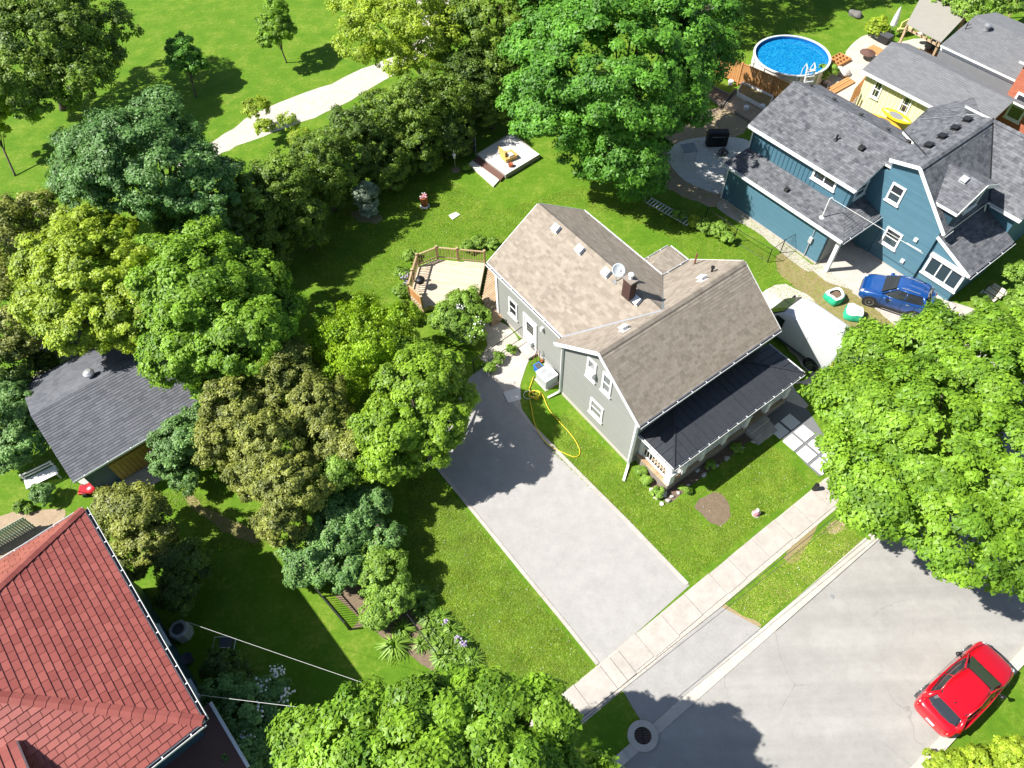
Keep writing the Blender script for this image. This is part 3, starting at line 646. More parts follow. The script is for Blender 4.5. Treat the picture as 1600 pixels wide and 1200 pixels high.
T('maple_tree','yellow green maple overhanging the back of the slate roofed garage','tree',
  [(150,430,6,85,.75),(90,400,5.6,60,.75),(130,500,5.2,62,.75),(70,470,5,45,.75),(150,365,5.6,50,.75),(210,480,5.6,60,.75),(185,520,4.6,32,.75),(115,345,5,28,.8)],'leaf_yellow',46000,.2,104,base=(205,560),trunk_r=.22,clump=.45)
T('maple_tree','mid green maple right of the yellow green one above the garage roof','tree',
  [(300,450,6.4,85,.75),(380,520,5.5,75,.8),(290,540,5.2,70,.8),(320,390,5.6,55,.8),(390,440,5.2,50,.8),(430,490,4,40,.8),(335,590,3.8,38,.8),(390,590,3.6,50,.8),(250,400,5.2,40,.8)],'leaf_maple_light',48000,.21,105,base=(372,590),trunk_r=.25,clump=.48)
T('chestnut_tree','round dark green tree with pale leaf tips at the hedge corner of the park','tree',
  [(230,250,7.2,100,.8),(150,245,6.2,62,.8),(300,290,6,75,.8),(180,310,5.4,65,.8),(250,185,7.6,50,.8),(330,330,4.4,50,.8),(280,340,3.6,50,.8),(120,290,3.6,35,.8)],'leaf_dark',46000,.2,106,trunk_r=.28,clump=.5)
T('locust_tree','vivid lime green feathery tree between the drive and the back lawn','tree',
  [(575,540,4.2,62,.8),(520,530,3.6,38,.8),(560,495,3.6,38,.8),(625,510,3.6,38,.8),(545,585,3.4,42,.8)],'leaf_lime',26000,.15,107,trunk_r=.13,clump=.4,drop=.25)
T('maple_tree','light green young maple leaning over the shaded top of the drive','tree',
  [(650,610,4.6,62,.8),(610,670,4.2,55,.8),(680,660,4,50,.8),(690,575,3.8,32,.8),(640,556,4,34,.8),(600,720,3.2,36,.8),(665,700,3.2,36,.8),(715,620,3.4,28,.8)],'leaf_light',34000,.17,108,base=(672,722),trunk_r=.15,clump=.4)
# gold brown cedars between the gardens
for i,(lb,seed,lab) in enumerate([([(455,600,3.6,55,1.2),(440,560,3.2,35,1.2)],201,'golden cedar nearest the lime green tree with a round top'),
   ([(500,640,3.6,48,1.2),(520,690,3.0,40,1.1)],202,'golden brown cedar tucked under the young maple by the drive'),
   ([(370,640,3.8,48,1.3),(350,690,3.2,38,1.2)],203,'tall golden cedar just right of the lilac by the garage corner'),
   ([(420,690,3.8,50,1.2),(400,740,3,42,1.1)],204,'middle golden cedar of the cluster behind the garage drive'),
   ([(460,760,3.4,52,1.1),(440,810,2.8,40,1.1)],205,'lowest golden cedar of the cluster above the dark lawn'),
   ([(560,700,3.0,35,1.1)],206,'small golden cedar at the foot of the leaning young maple'),
   ([(530,740,2.8,32,1.1)],207,'bright green tipped cedar between golden cluster and blue green juniper')]):
    T('cedar_tree',lab,'cedar',lb,'leaf_cedar_gold' if i!=6 else 'leaf_bush',15000 if i<5 else 6000,.12,seed,trunk_r=.1,clump=.3,limbs=False,lowcut=-.5,group='golden cedars between the gardens')
T('juniper','sprawling blue green juniper beside the black iron fence','juniper',
  [(540,820,1.6,48,.8),(490,860,1.4,42,.8),(580,790,1.7,32,.8),(530,880,1.2,40,.8),(600,840,1.3,26,.8),(470,890,1.1,25,.8)],'leaf_juniper',26000,.11,210,trunk_r=.08,clump=.28,limbs=False,elong=1.4)
T('shrub','bright green shrub right of the juniper above the mulch bed','shrub',
  [(600,900,1.3,38,.8),(585,860,1.3,22,.8),(615,930,1.0,30,.8),(590,960,.8,25,.7)],'leaf_bush',14000,.12,211,trunk=False,clump=.25)
T('lilac_bush','grey green lilac bush against the open side of the slate garage','lilac',
  [(285,690,2.4,40,1),(310,655,2.4,25,1),(265,720,1.8,28,1),(290,745,1.3,22,.9)],'leaf_lilac',15000,.12,212,trunk_r=.06,clump=.28)
T('lilac_bush','grey green bush at the left edge beside the garage roof','lilac',
  [(22,645,2.2,42,1),(32,692,1.6,34,1),(10,610,2.4,34,1),(10,715,1.2,28,1)],'leaf_lilac',20000,.13,213,trunk_r=.07,clump=.3)
T('shrub','small round shrub on the lawn below the white bench','shrub',[(66,772,.6,17,.9)],'leaf_lilac',3000,.09,214,trunk=False,clump=.16)
T('cedar_tree','golden cedar behind the top corner of the red tiled roof','cedar',
  [(215,800,3.2,42,1),(180,790,2.6,30,1),(240,850,2.4,36,1),(160,830,2.2,30,.9),(200,870,2,36,.9)],'leaf_cedar_gold',24000,.12,215,trunk_r=.1,clump=.3,limbs=False)
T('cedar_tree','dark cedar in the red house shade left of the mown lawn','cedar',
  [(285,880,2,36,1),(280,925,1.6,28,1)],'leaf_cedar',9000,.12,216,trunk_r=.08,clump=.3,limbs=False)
T('lilac_bush','lilac with white and purple blossom in the shade by the lower porch roof','lilac',
  [(385,1120,2,46,.9),(350,1090,1.6,34,.9),(420,1090,1.8,32,.9),(360,1160,1.8,40,.9),(430,1140,1.6,30,.9),(380,1190,2,50,.9)],'leaf_lilac',18000,.13,217,trunk_r=.06,clump=.28)
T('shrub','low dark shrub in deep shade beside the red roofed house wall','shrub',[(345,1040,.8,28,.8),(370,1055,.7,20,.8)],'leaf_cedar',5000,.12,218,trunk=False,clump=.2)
T('flowering_shrub','large leafy shrub with creamy blossom in front of the deck','shrub',
  [(722,480,1.0,33,.7),(742,495,.9,24,.7),(704,494,1.3,26,.8),(735,515,.8,22,.7),(690,500,.9,17,.7),(715,510,1,24,.8)],'leaf_bush',15000,.12,219,trunk=False,clump=.24)
T('blue_spruce','small blue grey ornamental bush at the lawn edge near the hedge','shrub',[(571,306,1.2,20,1.2),(575,326,.6,15,.9)],'leaf_blue',5000,.09,220,trunk_r=.05,clump=.16,limbs=False)
T('young_tree','young green park tree with a round shadow on the grass','tree',[(430,40,3.0,25,1.0),(420,62,2.6,16,.9),(446,50,2.6,16,.9),(432,12,3.6,16,.9),(418,30,3,14,.9)],'leaf_maple_light',8000,.17,221,base=(448,98),trunk_r=.06,clump=.3)
T('young_tree','dark leaved young park tree left of the round green one','tree',[(288,90,2.4,25,.9),(275,75,2.6,14,.9),(305,100,2,15,.9),(285,65,2.8,12,.9)],'leaf_maple',8000,.17,222,base=(306,152),trunk_r=.06,clump=.3)
T('young_tree','bare stemmed park tree cut by the left edge of the picture','tree',[(-20,170,3.6,40,.9),(0,205,2.4,14,.9)],'leaf_yellow',7000,.17,223,base=(24,275),trunk_r=.07,clump=.3)
T('ash_tree','sparse yellow green tree with a visible forking trunk beside the park path','tree',
  [(600,40,6.5,50,.8),(560,70,5.6,36,.8),(640,20,7,55,.8),(690,50,6,40,.8),(620,90,5,36,.8),(560,10,6.5,42,.8),(655,95,4.6,30,.8)],'leaf_yellow',17000,.17,224,base=(662,122),trunk_r=.16,bark='bark_pale',clump=.5,inner=.05)
T('park_tree','dark tree with yellow lit tips in the top left corner','tree',
  [(50,70,6,80,.8),(110,60,5.6,66,.8),(20,130,5,70,.8),(120,120,4.6,52,.8),(60,0,7,90,.8),(155,90,4.4,36,.8),(0,60,6,80,.8),(60,150,4,50,.8),(170,40,5,40,.8)],'leaf_hedge',36000,.22,225,base=(100,170),trunk_r=.28,clump=.5)
T('evergreen_tree','dark spreading tree at the top between the ash and the tallest maple','tree',
  [(750,30,6,55,.9),(800,60,5,45,.9),(720,80,4.5,40,.9),(780,0,7,60,.9),(820,20,6,40,.9),(700,10,6,40,.9)],'leaf_hedge',26000,.19,226,trunk_r=.25,clump=.5)
T('cedar_tree','brownish cedar along the left picture edge behind the yellow green maple','cedar',
  [(25,400,4.6,45,1),(10,460,4.2,50,1),(30,520,3.8,45,1),(60,340,4,36,1),(0,350,4.6,50,1)],'leaf_cedar_gold',22000,.15,227,trunk_r=.15,clump=.4,limbs=False)
T('cedar_tree','dark cedar at the left edge below the yellow green maple','cedar',[(10,570,3,45,1),(60,580,2,30,1)],'leaf_cedar',8000,.14,228,trunk_r=.12,clump=.35,limbs=False)
# cedar hedge along the park path
HG='cedar hedge between the back lawn and the park path'
hp=[(350,370,3.8,44),(400,340,4.0,46),(445,305,4.2,48),(500,270,4.0,50),(550,236,3.5,48),(600,202,3.1,48),(645,188,3.4,50),(690,168,3.2,50),(735,146,3.2,50),(765,172,2.2,26),(415,385,2.6,36),(470,350,2.8,36),(300,360,3.6,40),(512,296,2.2,28),(600,262,2.4,34),(655,240,2.0,30),(708,216,1.9,30),(780,118,3.6,45)]
for i,(x,y,z,r) in enumerate(hp):
    y-=14; r*=1.0
    T('hedge_cedar','tall clipped cedar standing in the dense hedge row beside the park path','cedar',[(x,y,z,r,1.05),(x+5,y+18,z*.6,r*.9,1.1)],
      'leaf_hedge' if i%4 else 'leaf_cedar',11000,.15,300+i,trunk_r=.1,clump=.36,limbs=False,group=HG,lowcut=-.7)
T('shrub','sunlit yellow green sapling at the park path edge','shrub',[(400,170,1.6,20,.9),(415,200,1.2,16,.9)],'leaf_yellow',3500,.13,330,trunk=False,clump=.25,inner=.05)
T('shrub','twiggy shrub reaching over the pale park path','shrub',[(470,215,2.2,18,.9),(450,190,2.4,14,.9)],'leaf_yellow',2200,.11,331,trunk=False,clump=.25)
T('shrub','yellow green corner shrub at the bottom right kerb lawn','shrub',[(1480,1208,.7,32,.8),(1535,1205,.8,34,.8),(1590,1192,.9,38,.8)],'leaf_yellow',12000,.11,332,trunk=False,clump=.22)
T('shrub','leafy shrub at the right edge beside the blue house steps','shrub',[(1592,430,1.4,22,.9),(1600,470,1.2,24,.9)],'leaf_bush',6000,.12,333,trunk=False,clump=.22)
T('shrub','low green clump between the blue house bay and the steps','shrub',[(1533,470,.4,12,.8)],'leaf_bush',1500,.1,334,trunk=False,clump=.14)
for i,(x,y,r,l) in enumerate([(1100,352,11,'dark leafy clump behind the garden lounge chair'),(1122,358,13,'rounded green clump by the wire fence post'),(1085,345,9,'pale yellow green clump on the garden lounge chair'),(1138,372,9,'low trailing green plant nearest the grey roof'),(1060,335,9,'small bright plant by the white slatted chair end')]):
    T('garden_plant',l,'plant',[(x,y,.45,r,.8)],'leaf_bush' if i!=2 else 'leaf_yellow',1500,.1,340+i,trunk=False,clump=.14)
for i,(x,y,r,l) in enumerate([(1285,112,10,'round green shrub beside the pool ladder wall'),(1300,108,8,'smaller round shrub right of the pool side shrub'),(1370,42,17,'feathery shrub left of the folded patio umbrella')]):
    T('shrub',l,'shrub',[(x,y,.7,r,.9)],'leaf_bush' if i<2 else 'leaf_yellow',2500,.12,350+i,trunk=False,clump=.18)
T('tree','tall dark tree behind the pool reaching in over the top edge','tree',[(1125,-110,6.5,85,.9),(1090,-70,6,60,.9),(1175,-95,5.5,62,.9),(1150,-50,4,40,.8)],'leaf_cedar',15000,.22,360,base=(1100,12),trunk_r=.25,clump=.45)
T('tree','second tall dark tree beyond the top edge above the pool','tree',[(1245,-140,6,85,.9),(1300,-135,6,65,.9),(1230,-80,4,50,.8)],'leaf_cedar',13000,.22,362,base=(1215,-45),trunk_r=.25,clump=.45)
T('tree','dark tree beyond the top edge above the patio umbrella','tree',[(1395,-110,5,55,.9)],'leaf_cedar',6000,.22,363,base=(1388,-60),trunk_r=.2,clump=.45)
T('tree','bright green tree behind the pergola and grey roof','tree',[(1530,5,3.4,40,.8),(1570,-5,3.4,36,.8),(1490,-5,3,30,.8)],'leaf_bush',12000,.17,361,trunk_r=.12,clump=.35)
for i,(lb,l) in enumerate([([(640,400,.35,10,.8),(628,425,.35,10,.8)],'flower border plants along the left deck rail'),([(625,455,.35,12,.8),(630,480,.35,12,.8),(645,495,.35,14,.8)],'loose garden plants at the lower left deck corner'),([(730,385,.4,10,.8),(750,378,.4,11,.8),(770,380,.5,10,.8)],'leafy plants behind the far deck rail'),
    ([(1002,735,.25,8,.8),(1010,748,.25,7,.8)],'small leafy plants beside the front downspout'),([(1028,770,.25,9,.8)],'green clump at the porch corner bed'),([(1070,765,.2,7,.7),(1110,725,.2,7,.7),(1150,700,.2,8,.7)],'low dark plants in the shaded porch bed'),
    ([(780,560,.3,9,.8),(765,575,.3,8,.8),(800,545,.3,7,.8)],'weedy plants along the black side gate'),([(728,262,.2,6,.8)],'tuft of plants beside the bird feeder pole'),([(30,790,.2,8,.8),(45,796,.2,6,.8)],'small plants behind the picket fence')]):
    T('border_plants',l,'plants',lb,'leaf_bush',1400*len(lb),.09,370+i,trunk=False,clump=.13)
# daylily clumps (strap leaves)
def tuft(name,label,cat,pts,m,n,length,seed,group=None):
    rg=np.random.default_rng(seed); VS=[];b0=gp(*pts[0][:2]); 
    for (x,y,r) in pts:
        c=np.array(gp(x,y)); rm=r/pxm(x,y,0); k=n
        an=rg.uniform(0,6.28,k); L=length*rg.uniform(.6,1.2,k); st=c+np.stack([np.cos(an)*rm*.3*rg.random(k),np.sin(an)*rm*.3*rg.random(k),np.zeros(k)],1)
        d=np.stack([np.cos(an),np.sin(an),np.zeros(k)],1); sd=np.stack([-np.sin(an),np.cos(an),np.zeros(k)],1)*.028
        up=np.array([0,0,1.]); el=rg.uniform(.5,1.2,k)[:,None]
        m1=st+d*L[:,None]*.35*np.cos(el)+up*L[:,None]*.6*np.sin(el); m2=st+d*L[:,None]*.85+up*L[:,None]*.25*np.sin(el)
        VS.append(np.stack([st-sd,st+sd,m1+sd,m1-sd],1)); VS.append(np.stack([m1-sd,m1+sd,m2+sd*.2,m2-sd*.2],1))
    V=np.concatenate(VS); me=np_mesh(name,V-np.array(b0),rg.random(len(V)),m); o=bpy.data.objects.new(name,me); COL.objects.link(o); o.location=b0
    tag(o,label,cat,group); return o
tuft('daylily','larger arching daylily tuft in the mulch bed','daylily',[(618,1010,20)],'leaf_bush',120,.75,401)
tuft('daylily','upper daylily tuft nearest the bright shrub','daylily',[(630,985,16)],'leaf_bush',90,.6,402)
tuft('daylily_row','long border of arching daylilies along the left lawn edge','daylilies',[(640,935,14),(665,938,14),(690,968,14),(706,985,14),(722,1005,14),(740,1030,14),(690,1030,14),(655,940+0,14),(662,955,14),(672,968,15),(683,985,15),(695,1000,16),(705,1015,15),(716,1030,15),(650,925,12),(688,1012,13),(700,1035,14),(728,1045,14),(672,995,12)],'leaf_bush',190,.5,403)
tuft('daylily','small pale tuft near the thin garden fence foot','daylily',[(660,1008,12)],'leaf_bush',60,.5,404)
tuft('ornamental_grass','grassy tufts at the right edge above the street tree','grass tufts',[(1590,480,16),(1575,500,12)],'leaf_bush',80,.6,405)
def blossoms(parent_loc,name,label,cat,spots,m,seed):
    rr=random.Random(seed); mb=MB()
    for (x,y,z,r,n) in spots:
        c=gp(x,y,z); rm=r/pxm(x,y,z)
        for _ in range(n):
            p=c+Vector((rr.gauss(0,rm*.5),rr.gauss(0,rm*.5),rr.gauss(0,rm*.3))); s=rr.uniform(.025,.06)
            mb.lathe(p,[(s*.4,-s),(s,0),(s*.6,s),(0.001,s*1.2)],5,tint=rr.random())
    o=mb.build(name,m); return tag(o,label,cat)
blossoms(0,'blossom','white blossom sprays on the shaded lilac','blossom',[(432,1050,2.4,12,40),(405,1075,2.4,14,40),(385,1150,2.6,16,50),(445,1085,2.2,10,30),(400,1110,2.6,14,30)],'flower_white',1)
blossoms(0,'blossom','creamy blossom sprays on the big shrub by the deck','blossom',[(735,520,1.0,12,50),(722,525,.8,9,30),(716,478,1.9,8,20),(745,505,1.2,10,25)],'flower_white',2)
blossoms(0,'blossom','purple grey blossom on the lilac beside the garage','blossom',[(245,700,1.8,10,30),(255,655+30,2.0,12,30),(262,650,2.4,12,30),(300,640,2.8,12,25)],'flower_purple',3)
blossoms(0,'blossom','purple iris heads in the daylily border edge','blossom',[(697,972,.5,5,14),(712,998,.5,5,14),(725,1006,.5,6,18)],'flower_purple',4)
blossoms(0,'blossom','purple blossom among plants left of the deck','blossom',[(633,432,.5,7,30),(634,445,.5,6,20)],'flower_purple',5)
# ------------------------------------------------------------ buildings
def V3(*a): return Vector(a)
def slab(parent,name,m,poly,th=.13,label=None):
    mb=MB(); mb.prism([Vector(p)-V3(0,0,.02) for p in poly],(0,0,-th)); return part(mb,name,m,parent,label=label)
class Roof:
    """collects facets of a roof: a solid deck part and, as its child, the shingle courses"""
    def __init__(s,parent,deckmat,shmat,course=.15,width=.32,th=.022,label=None,th_deck=.14,jit=0.25):
        s.deck=MB(); s.sh=MB(); s.a=(parent,deckmat,shmat,course,width,th,label,th_deck,jit)
    def facet(s,*pts,split=True):
        pts=[Vector(p) for p in pts]; par,dm,sm,co,wd,th,lb,td,jit=s.a
        s.deck.prism([p-V3(0,0,.004) for p in pts],(0,0,-td),.5)
        courses(s.sh,pts,co,wd,th,gap=.003,jit=jit); return s
    def done(s,name='roof'):
        par,dm,sm,co,wd,th,lb,td,jit=s.a
        s.obj=part(s.deck,name,dm,par,label=lb); part(s.sh,'shingles',sm,s.obj,kind='stuff'); return s.obj
def plane(p):
    p=[Vector(q) for q in p]; n=(p[1]-p[0]).cross(p[2]-p[0]).normalized(); return p[0],(n if n.z>0 else -n)
def gutter(parent,p,q,out,m='gutter_white',hang=.9,w=.12):
    p=Vector(p)-V3(0,0,.09); q=Vector(q)-V3(0,0,.09); out=Vector(out)*(w/2+.01); mb=MB()
    d=(q-p); L=d.length; d.normalize(); o2=Vector(out).normalized()
    a=p+out; b=q+out
    mb.beam(a-V3(0,0,.05),b-V3(0,0,.05),w,.012); mb.beam(a+o2*w/2,b+o2*w/2,.016,.11); mb.beam(a-o2*w/2,b-o2*w/2,.012,.10)
    k=int(L/hang)
    for i in range(k): mb.box(a+d*(hang*(i+.5))+V3(0,0,.045),.035,w,.02,X=d,Y=o2)
    mb2=MB(); mb2.beam(a-V3(0,0,.035),b-V3(0,0,.035),w-.03,.008)
    g=part(mb,'gutter',m,parent); part(mb2,'gutter_bed','black_metal',g); return g
def downspout(parent,pts,m='trim_white',w=.09):
    mb=MB()
    for i in range(len(pts)-1): mb.beam(pts[i],pts[i+1],w,w*.8)
    return part(mb,'downspout',m,parent)
def window(parent,c,right,nrm,w,h,frame='trim_white',glass='glass_dark',tw=.11,rail=True,mull=0,label=None,sill=True):
    """c centre of the opening on the wall face"""
    c=Vector(c); R=Vector(right).normalized(); Nn=Vector(nrm).normalized(); U=V3(0,0,1)
    mb=MB(); o=Nn*.03
    for s in (-1,1): mb.box(c+R*s*(w/2+tw/2)+o,tw,.07,h+2*tw,X=R,Y=Nn)
    for s in (-1,1): mb.box(c+U*s*(h/2+tw/2)+o,w-.004,.066,tw,X=R,Y=Nn)
    if rail: mb.box(c+o*.8,w,.05,.05,X=R,Y=Nn)
    for k in range(mull): mb.box(c+R*(w*((k+1)/(mull+1)-.5))+o,.07,.062,h-.004,X=R,Y=Nn)
    f=part(mb,'window',frame,parent,label=label)
    n=mull+1
    for k in range(n):
        cx=c+R*(w*((k+.5)/n-.5))
        for s in ((-1,1) if rail else (0,)):
            pm=MB(); pm.box(cx+U*s*h/4+Nn*(.010 if s<=0 else .016),w/n-.03,.012,(h/2 if rail else h)-.03,X=R,Y=Nn); part(pm,'pane',glass,f)
    if sill:
        sm=MB(); sm.box(c-U*(h/2+tw+.025)+Nn*.06,w+2*tw+.08,.13,.05,X=R,Y=Nn); part(sm,'sill',frame,f)
    return f
def vent(parent,px,py,pl,m,s=.38,h=.16,rz=None,label=None,name='roof_vent'):
    p=onplane(px,py,*pl); n=pl[1]; mb=MB(); rz=FR.rz if rz is None else rz
    X=Vector((math.cos(rz),math.sin(rz),0)); X=(X-n*X.dot(n)).normalized(); Y=n.cross(X)
    mb.box(p+n*.03,s*1.1,s*1.1,.02,X=X,Y=Y,Z=n); mb.box(p+n*(h/2+.03),s*.75,s*.75,h*.7,X=X,Y=Y,Z=n)
    b=p+n*(h+.02); mb.prism([b-X*s/2-Y*s/2,b+X*s/2-Y*s/2,b+X*s/2+Y*s/2,b-X*s/2+Y*s/2],n*.05)
    return part(mb,name,m,parent,label=label,bevel=.01)
# ---- grey house
FR=F=Frame(5.582,16.858,-55.5)
D,W,zf,zb,ar,zr,o,e=5.34,8.47,4.256,4.15,2.656,6.436,.332,.305
b1,b2,L_,rb=.584,6.423,11.733,3.612; zw,zwn,zwr=4.15,4.22,6.336
H1=thing('grey_house','grey sided storey and a half house with tan shingles and black metal porch roof','house',F(-D/2,W/2,0))
sl_f=(zr-zf)/(ar+o); sl_b=(zr-zb)/(D+o-ar)
fz=lambda a: zr-(a+ar)*sl_f if a>-ar else zr-(-ar-a)*sl_b
def wallp(parent,pts,inn,m,name='wall',label=None):
    mb=MB(); mb.prism(pts,Vector(inn)*.2); return part(mb,name,m,parent,label=label)
g=lambda a:fz(a)-.17
wl=wallp(H1,[F(0,0,.25),F(-D,0,.25),F(-D,0,g(-D)),F(-ar,0,g(-ar)),F(0,0,g(0))],F.B,'siding_grey')
wallp(H1,[F(0,W,.25),F(-D,W,.25),F(-D,W,g(-D)),F(-ar,W,g(-ar)),F(0,W,g(0))],-F.B,'siding_grey')
wallp(H1,[F(0,.205,.25),F(0,W-.205,.25),F(0,W-.205,g(0)),F(0,.205,g(0))],-F.A,'siding_grey')
wallp(H1,[F(-D,.205,.25),F(-D,W-.205,.25),F(-D,W-.205,g(-D)),F(-D,.205,g(-D))],F.A,'siding_grey')
wz=lambda b: zw+(b-(b1-o))*(zwr-zw)/(rb-b1+o) if b<rb else zwn+((b2+o)-b)*(zwr-zwn)/(b2+o-rb)
gw=lambda b:wz(b)-.17
wallp(H1,[F(-L_,b1,.2),F(-D-.003,b1,.2),F(-D-.003,b1,gw(b1)),F(-L_,b1,gw(b1))],F.B,'siding_grey')
wallp(H1,[F(-L_,b2,.2),F(-D-.003,b2,.2),F(-D-.003,b2,gw(b2)),F(-L_,b2,gw(b2))],-F.B,'siding_grey')
wallp(H1,[F(-L_,b1+.205,.2),F(-L_,b2-.205,.2),F(-L_,b2-.205,gw(b2-.205)),F(-L_,rb,gw(rb)),F(-L_,b1+.205,gw(b1+.205))],F.A,'siding_grey')
# lap siding relief on the two visible walls
def siding(parent,pts,m,course=.13,th=.016):
    mb=MB(); courses(mb,pts,course,None,th,gap=0,lo=.1); return part(mb,'siding_boards',m,parent,kind='stuff')
off=-F.B*.002
siding(wl,[F(-D,0,.25)+off,F(0,0,.25)+off,F(0,0,g(0))+off,F(-ar,0,g(-ar))+off,F(-D,0,g(-D))+off],'siding_grey',.11,.012)
siding(H1,[F(-L_,b1,.2)+off,F(-D,b1,.2)+off,F(-D,b1,gw(b1))+off,F(-L_,b1,gw(b1))+off],'siding_grey',.11,.012)
mb=MB()
mb.prism([F(.03,-.03,0),F(-D-.03,-.03,0),F(-D-.03,W,0),F(.03,W,0)],(0,0,.25)); mb.prism([F(-D-.035,b1-.03,0),F(-L_-.03,b1-.03,0),F(-L_-.03,b2+.03,0),F(-D-.035,b2+.03,0)],(0,0,.2))
part(mb,'foundation','foundation',H1)
for a,b,z1_,zz in ((0,0,.25,g(0)),(-D,0,.25,g(-D)),(-L_,b1,.2,gw(b1))):
    mb=MB(); mb.box(F(a,b,(z1_+zz)/2)-F.B*.02,.17,.09,zz-z1_,rz=F.rz); part(mb,'corner_trim','trim_white',H1)
R1=Roof(H1,'trim_white','shingle_tan',course=.145,width=.30,label='front block roof with two long slopes')
JJ=F(-ar-.12,rb,fz(-ar-.12)); Jr=F(-ar,rb,zr); vS=F(-D-o,b1-o,zb); vN=F(-D-o,b2+o,zb)
f1=[F(o,-e,zf),F(o,W+e,zf),F(-ar,W+e,zr),F(-ar,-e,zr)]
R1.facet(*f1)
R1.facet(F(-D-o,-e,zb),vS,Jr,F(-ar,-e,zr)); R1.facet(vN,F(-D-o,W+e,zb),F(-ar,W+e,zr),Jr)
r1=R1.done()
R2=Roof(H1,'trim_white','shingle_tan',course=.145,width=.30,label='rear wing roof')
wS_=F(-L_-e,b1-o,zw); wN_=F(-L_-e,b2+o,zwn); wR_=F(-L_-e,rb,zwr); vS2=F(-D-o,b1-o,zw+.0); vN2=F(-D-o,b2+o,zwn)
R2.facet(wS_,vS2,F(-ar-.1,rb,zwr),wR_); R2.facet(wN_,vN2,F(-ar-.1,rb,zwr),wR_)
r2=R2.done()
plF=plane(f1); plB=plane([F(-D-o,-e,zb),vS,Jr]); plBN=plB; plWS=plane([wS_,vS2,wR_]); plWN=plane([wN_,vN2,wR_])
# ridge caps
def ridgecap(parent,p,q,m,w=.16,seg=.28):
    p=Vector(p);q=Vector(q);L=(q-p).length;d=(q-p)/L;sd=d.cross(V3(0,0,1)).normalized(); mb=MB();k=int(L/seg)
    for i in range(k):
        a=p+d*(L*i/k); b=p+d*(L*(i+1)/k+.02); t=random.random()
        mb.poly([a+V3(0,0,.035),b+V3(0,0,.022),b-sd*w-V3(0,0,w*.62-.02),a-sd*w-V3(0,0,w*.62-.035)],t); mb.poly([a+V3(0,0,.035),a+sd*w-V3(0,0,w*.62-.035),b+sd*w-V3(0,0,w*.62-.02),b+V3(0,0,.022)],t)
    return part(mb,'ridge_cap',m,parent,kind='stuff')
ridgecap(H1,F(-ar,-e,zr),F(-ar,W+e,zr),'shingle_tan'); ridgecap(H1,wR_,F(-ar-.3,rb,zwr),'shingle_tan')
# valley flashing
mb=MB()
for p,q,s in ((vN,JJ,1),(vS,JJ,-1)):
    p=Vector(p)+V3(0,0,.045); q=Vector(q)+V3(0,0,.045); d=(q-p).normalized(); sd=V3(-d.y,d.x,0).normalized()*(.09 if s>0 else .05); mb.poly([p-sd,p+sd,q+sd,q-sd],.5)
part(mb,'valley_flashing','steel',H1)
gutter(H1,F(o,-e,zf),F(o,W+e,zf),F.A); gutter(H1,F(-D-o,b2+o+.05,zb),F(-D-o,W+e,zb),-F.A); gutter(H1,wS_,vS2-F.A*.1,-F.B); gutter(H1,wN_,vN2-F.A*.15,F.B)
# barge boards on gable ends
mb=MB()
for p,q in ((F(o,-e,zf),F(-ar,-e,zr)),(F(-ar,-e,zr),F(-D-o,-e,zb)),(F(o,W+e,zf),F(-ar,W+e,zr)),(F(-ar,W+e,zr),F(-D-o,W+e,zb))):
    s=-1 if (Vector(p)-F.o).dot(F.B)<1 else 1
    mb.beam(Vector(p)-V3(0,0,.09)+F.B*.014*s,Vector(q)-V3(0,0,.09)+F.B*.014*s,.03,.2)
part(mb,'barge_board','trim_white',H1)
mb=MB()
for p,q in ((wS_,wR_),(wR_,wN_)): mb.beam(Vector(p)-V3(0,0,.09)-F.A*.014,Vector(q)-V3(0,0,.09)-F.A*.014,.03,.2)
part(mb,'barge_board','trim_white',H1)
# roof vents and pipes
for x,y,pl in ((870,358,plWS),(907,391,plWS),(948,427,plWS),(995,470,plWS),(976,516,plB),(1098,438,plB)): vent(H1,x,y,pl,'plastic_white' if x<1090 else 'flower_white',label=None)
mb=MB(); p=onplane(1085,413,*plB); mb.tube([p,p+V3(0,0,.75)],.05,8); part(mb,'vent_pipe','copper_brown',H1)
mb=MB(); p=onplane(1112,425,*plB); mb.tube([p,p+V3(0,0,.3)],.06,8); mb.lathe(p+V3(0,0,.28),[(.1,0),(.1,.07),(.0,.08)],8); part(mb,'vent_pipe','black_metal',H1)
# chimney
p=onplane(983,452,*plWN); ch=MB(); cw=.5
ch.box(Vector((p.x,p.y,p.z+.1)),cw,.40,1.1,rz=F.rz); cho=part(ch,'chimney','brick_dark',H1,bevel=.01)
mb=MB()
for k in range(11): mb.box(Vector((p.x,p.y,p.z-.45+k*.1)),cw+.012,.412,.03,rz=F.rz,tint=.2+.6*random.random())
part(mb,'brick_course','brick_dark',cho,kind='stuff')
mb=MB(); mb.box(Vector((p.x,p.y,p.z+.67)),cw+.08,.46,.07,rz=F.rz); part(mb,'cap','wood_grey',cho)
mb=MB(); c=Vector((p.x,p.y,p.z+.70)); mb.tube([c,c+V3(0,0,.22)],.09,10); mb.lathe(c+V3(0,0,.22),[(.13,0),(.14,.06),(.08,.11),(0,.12)],14); part(mb,'flue_cowl','plastic_white',cho,smooth=False)
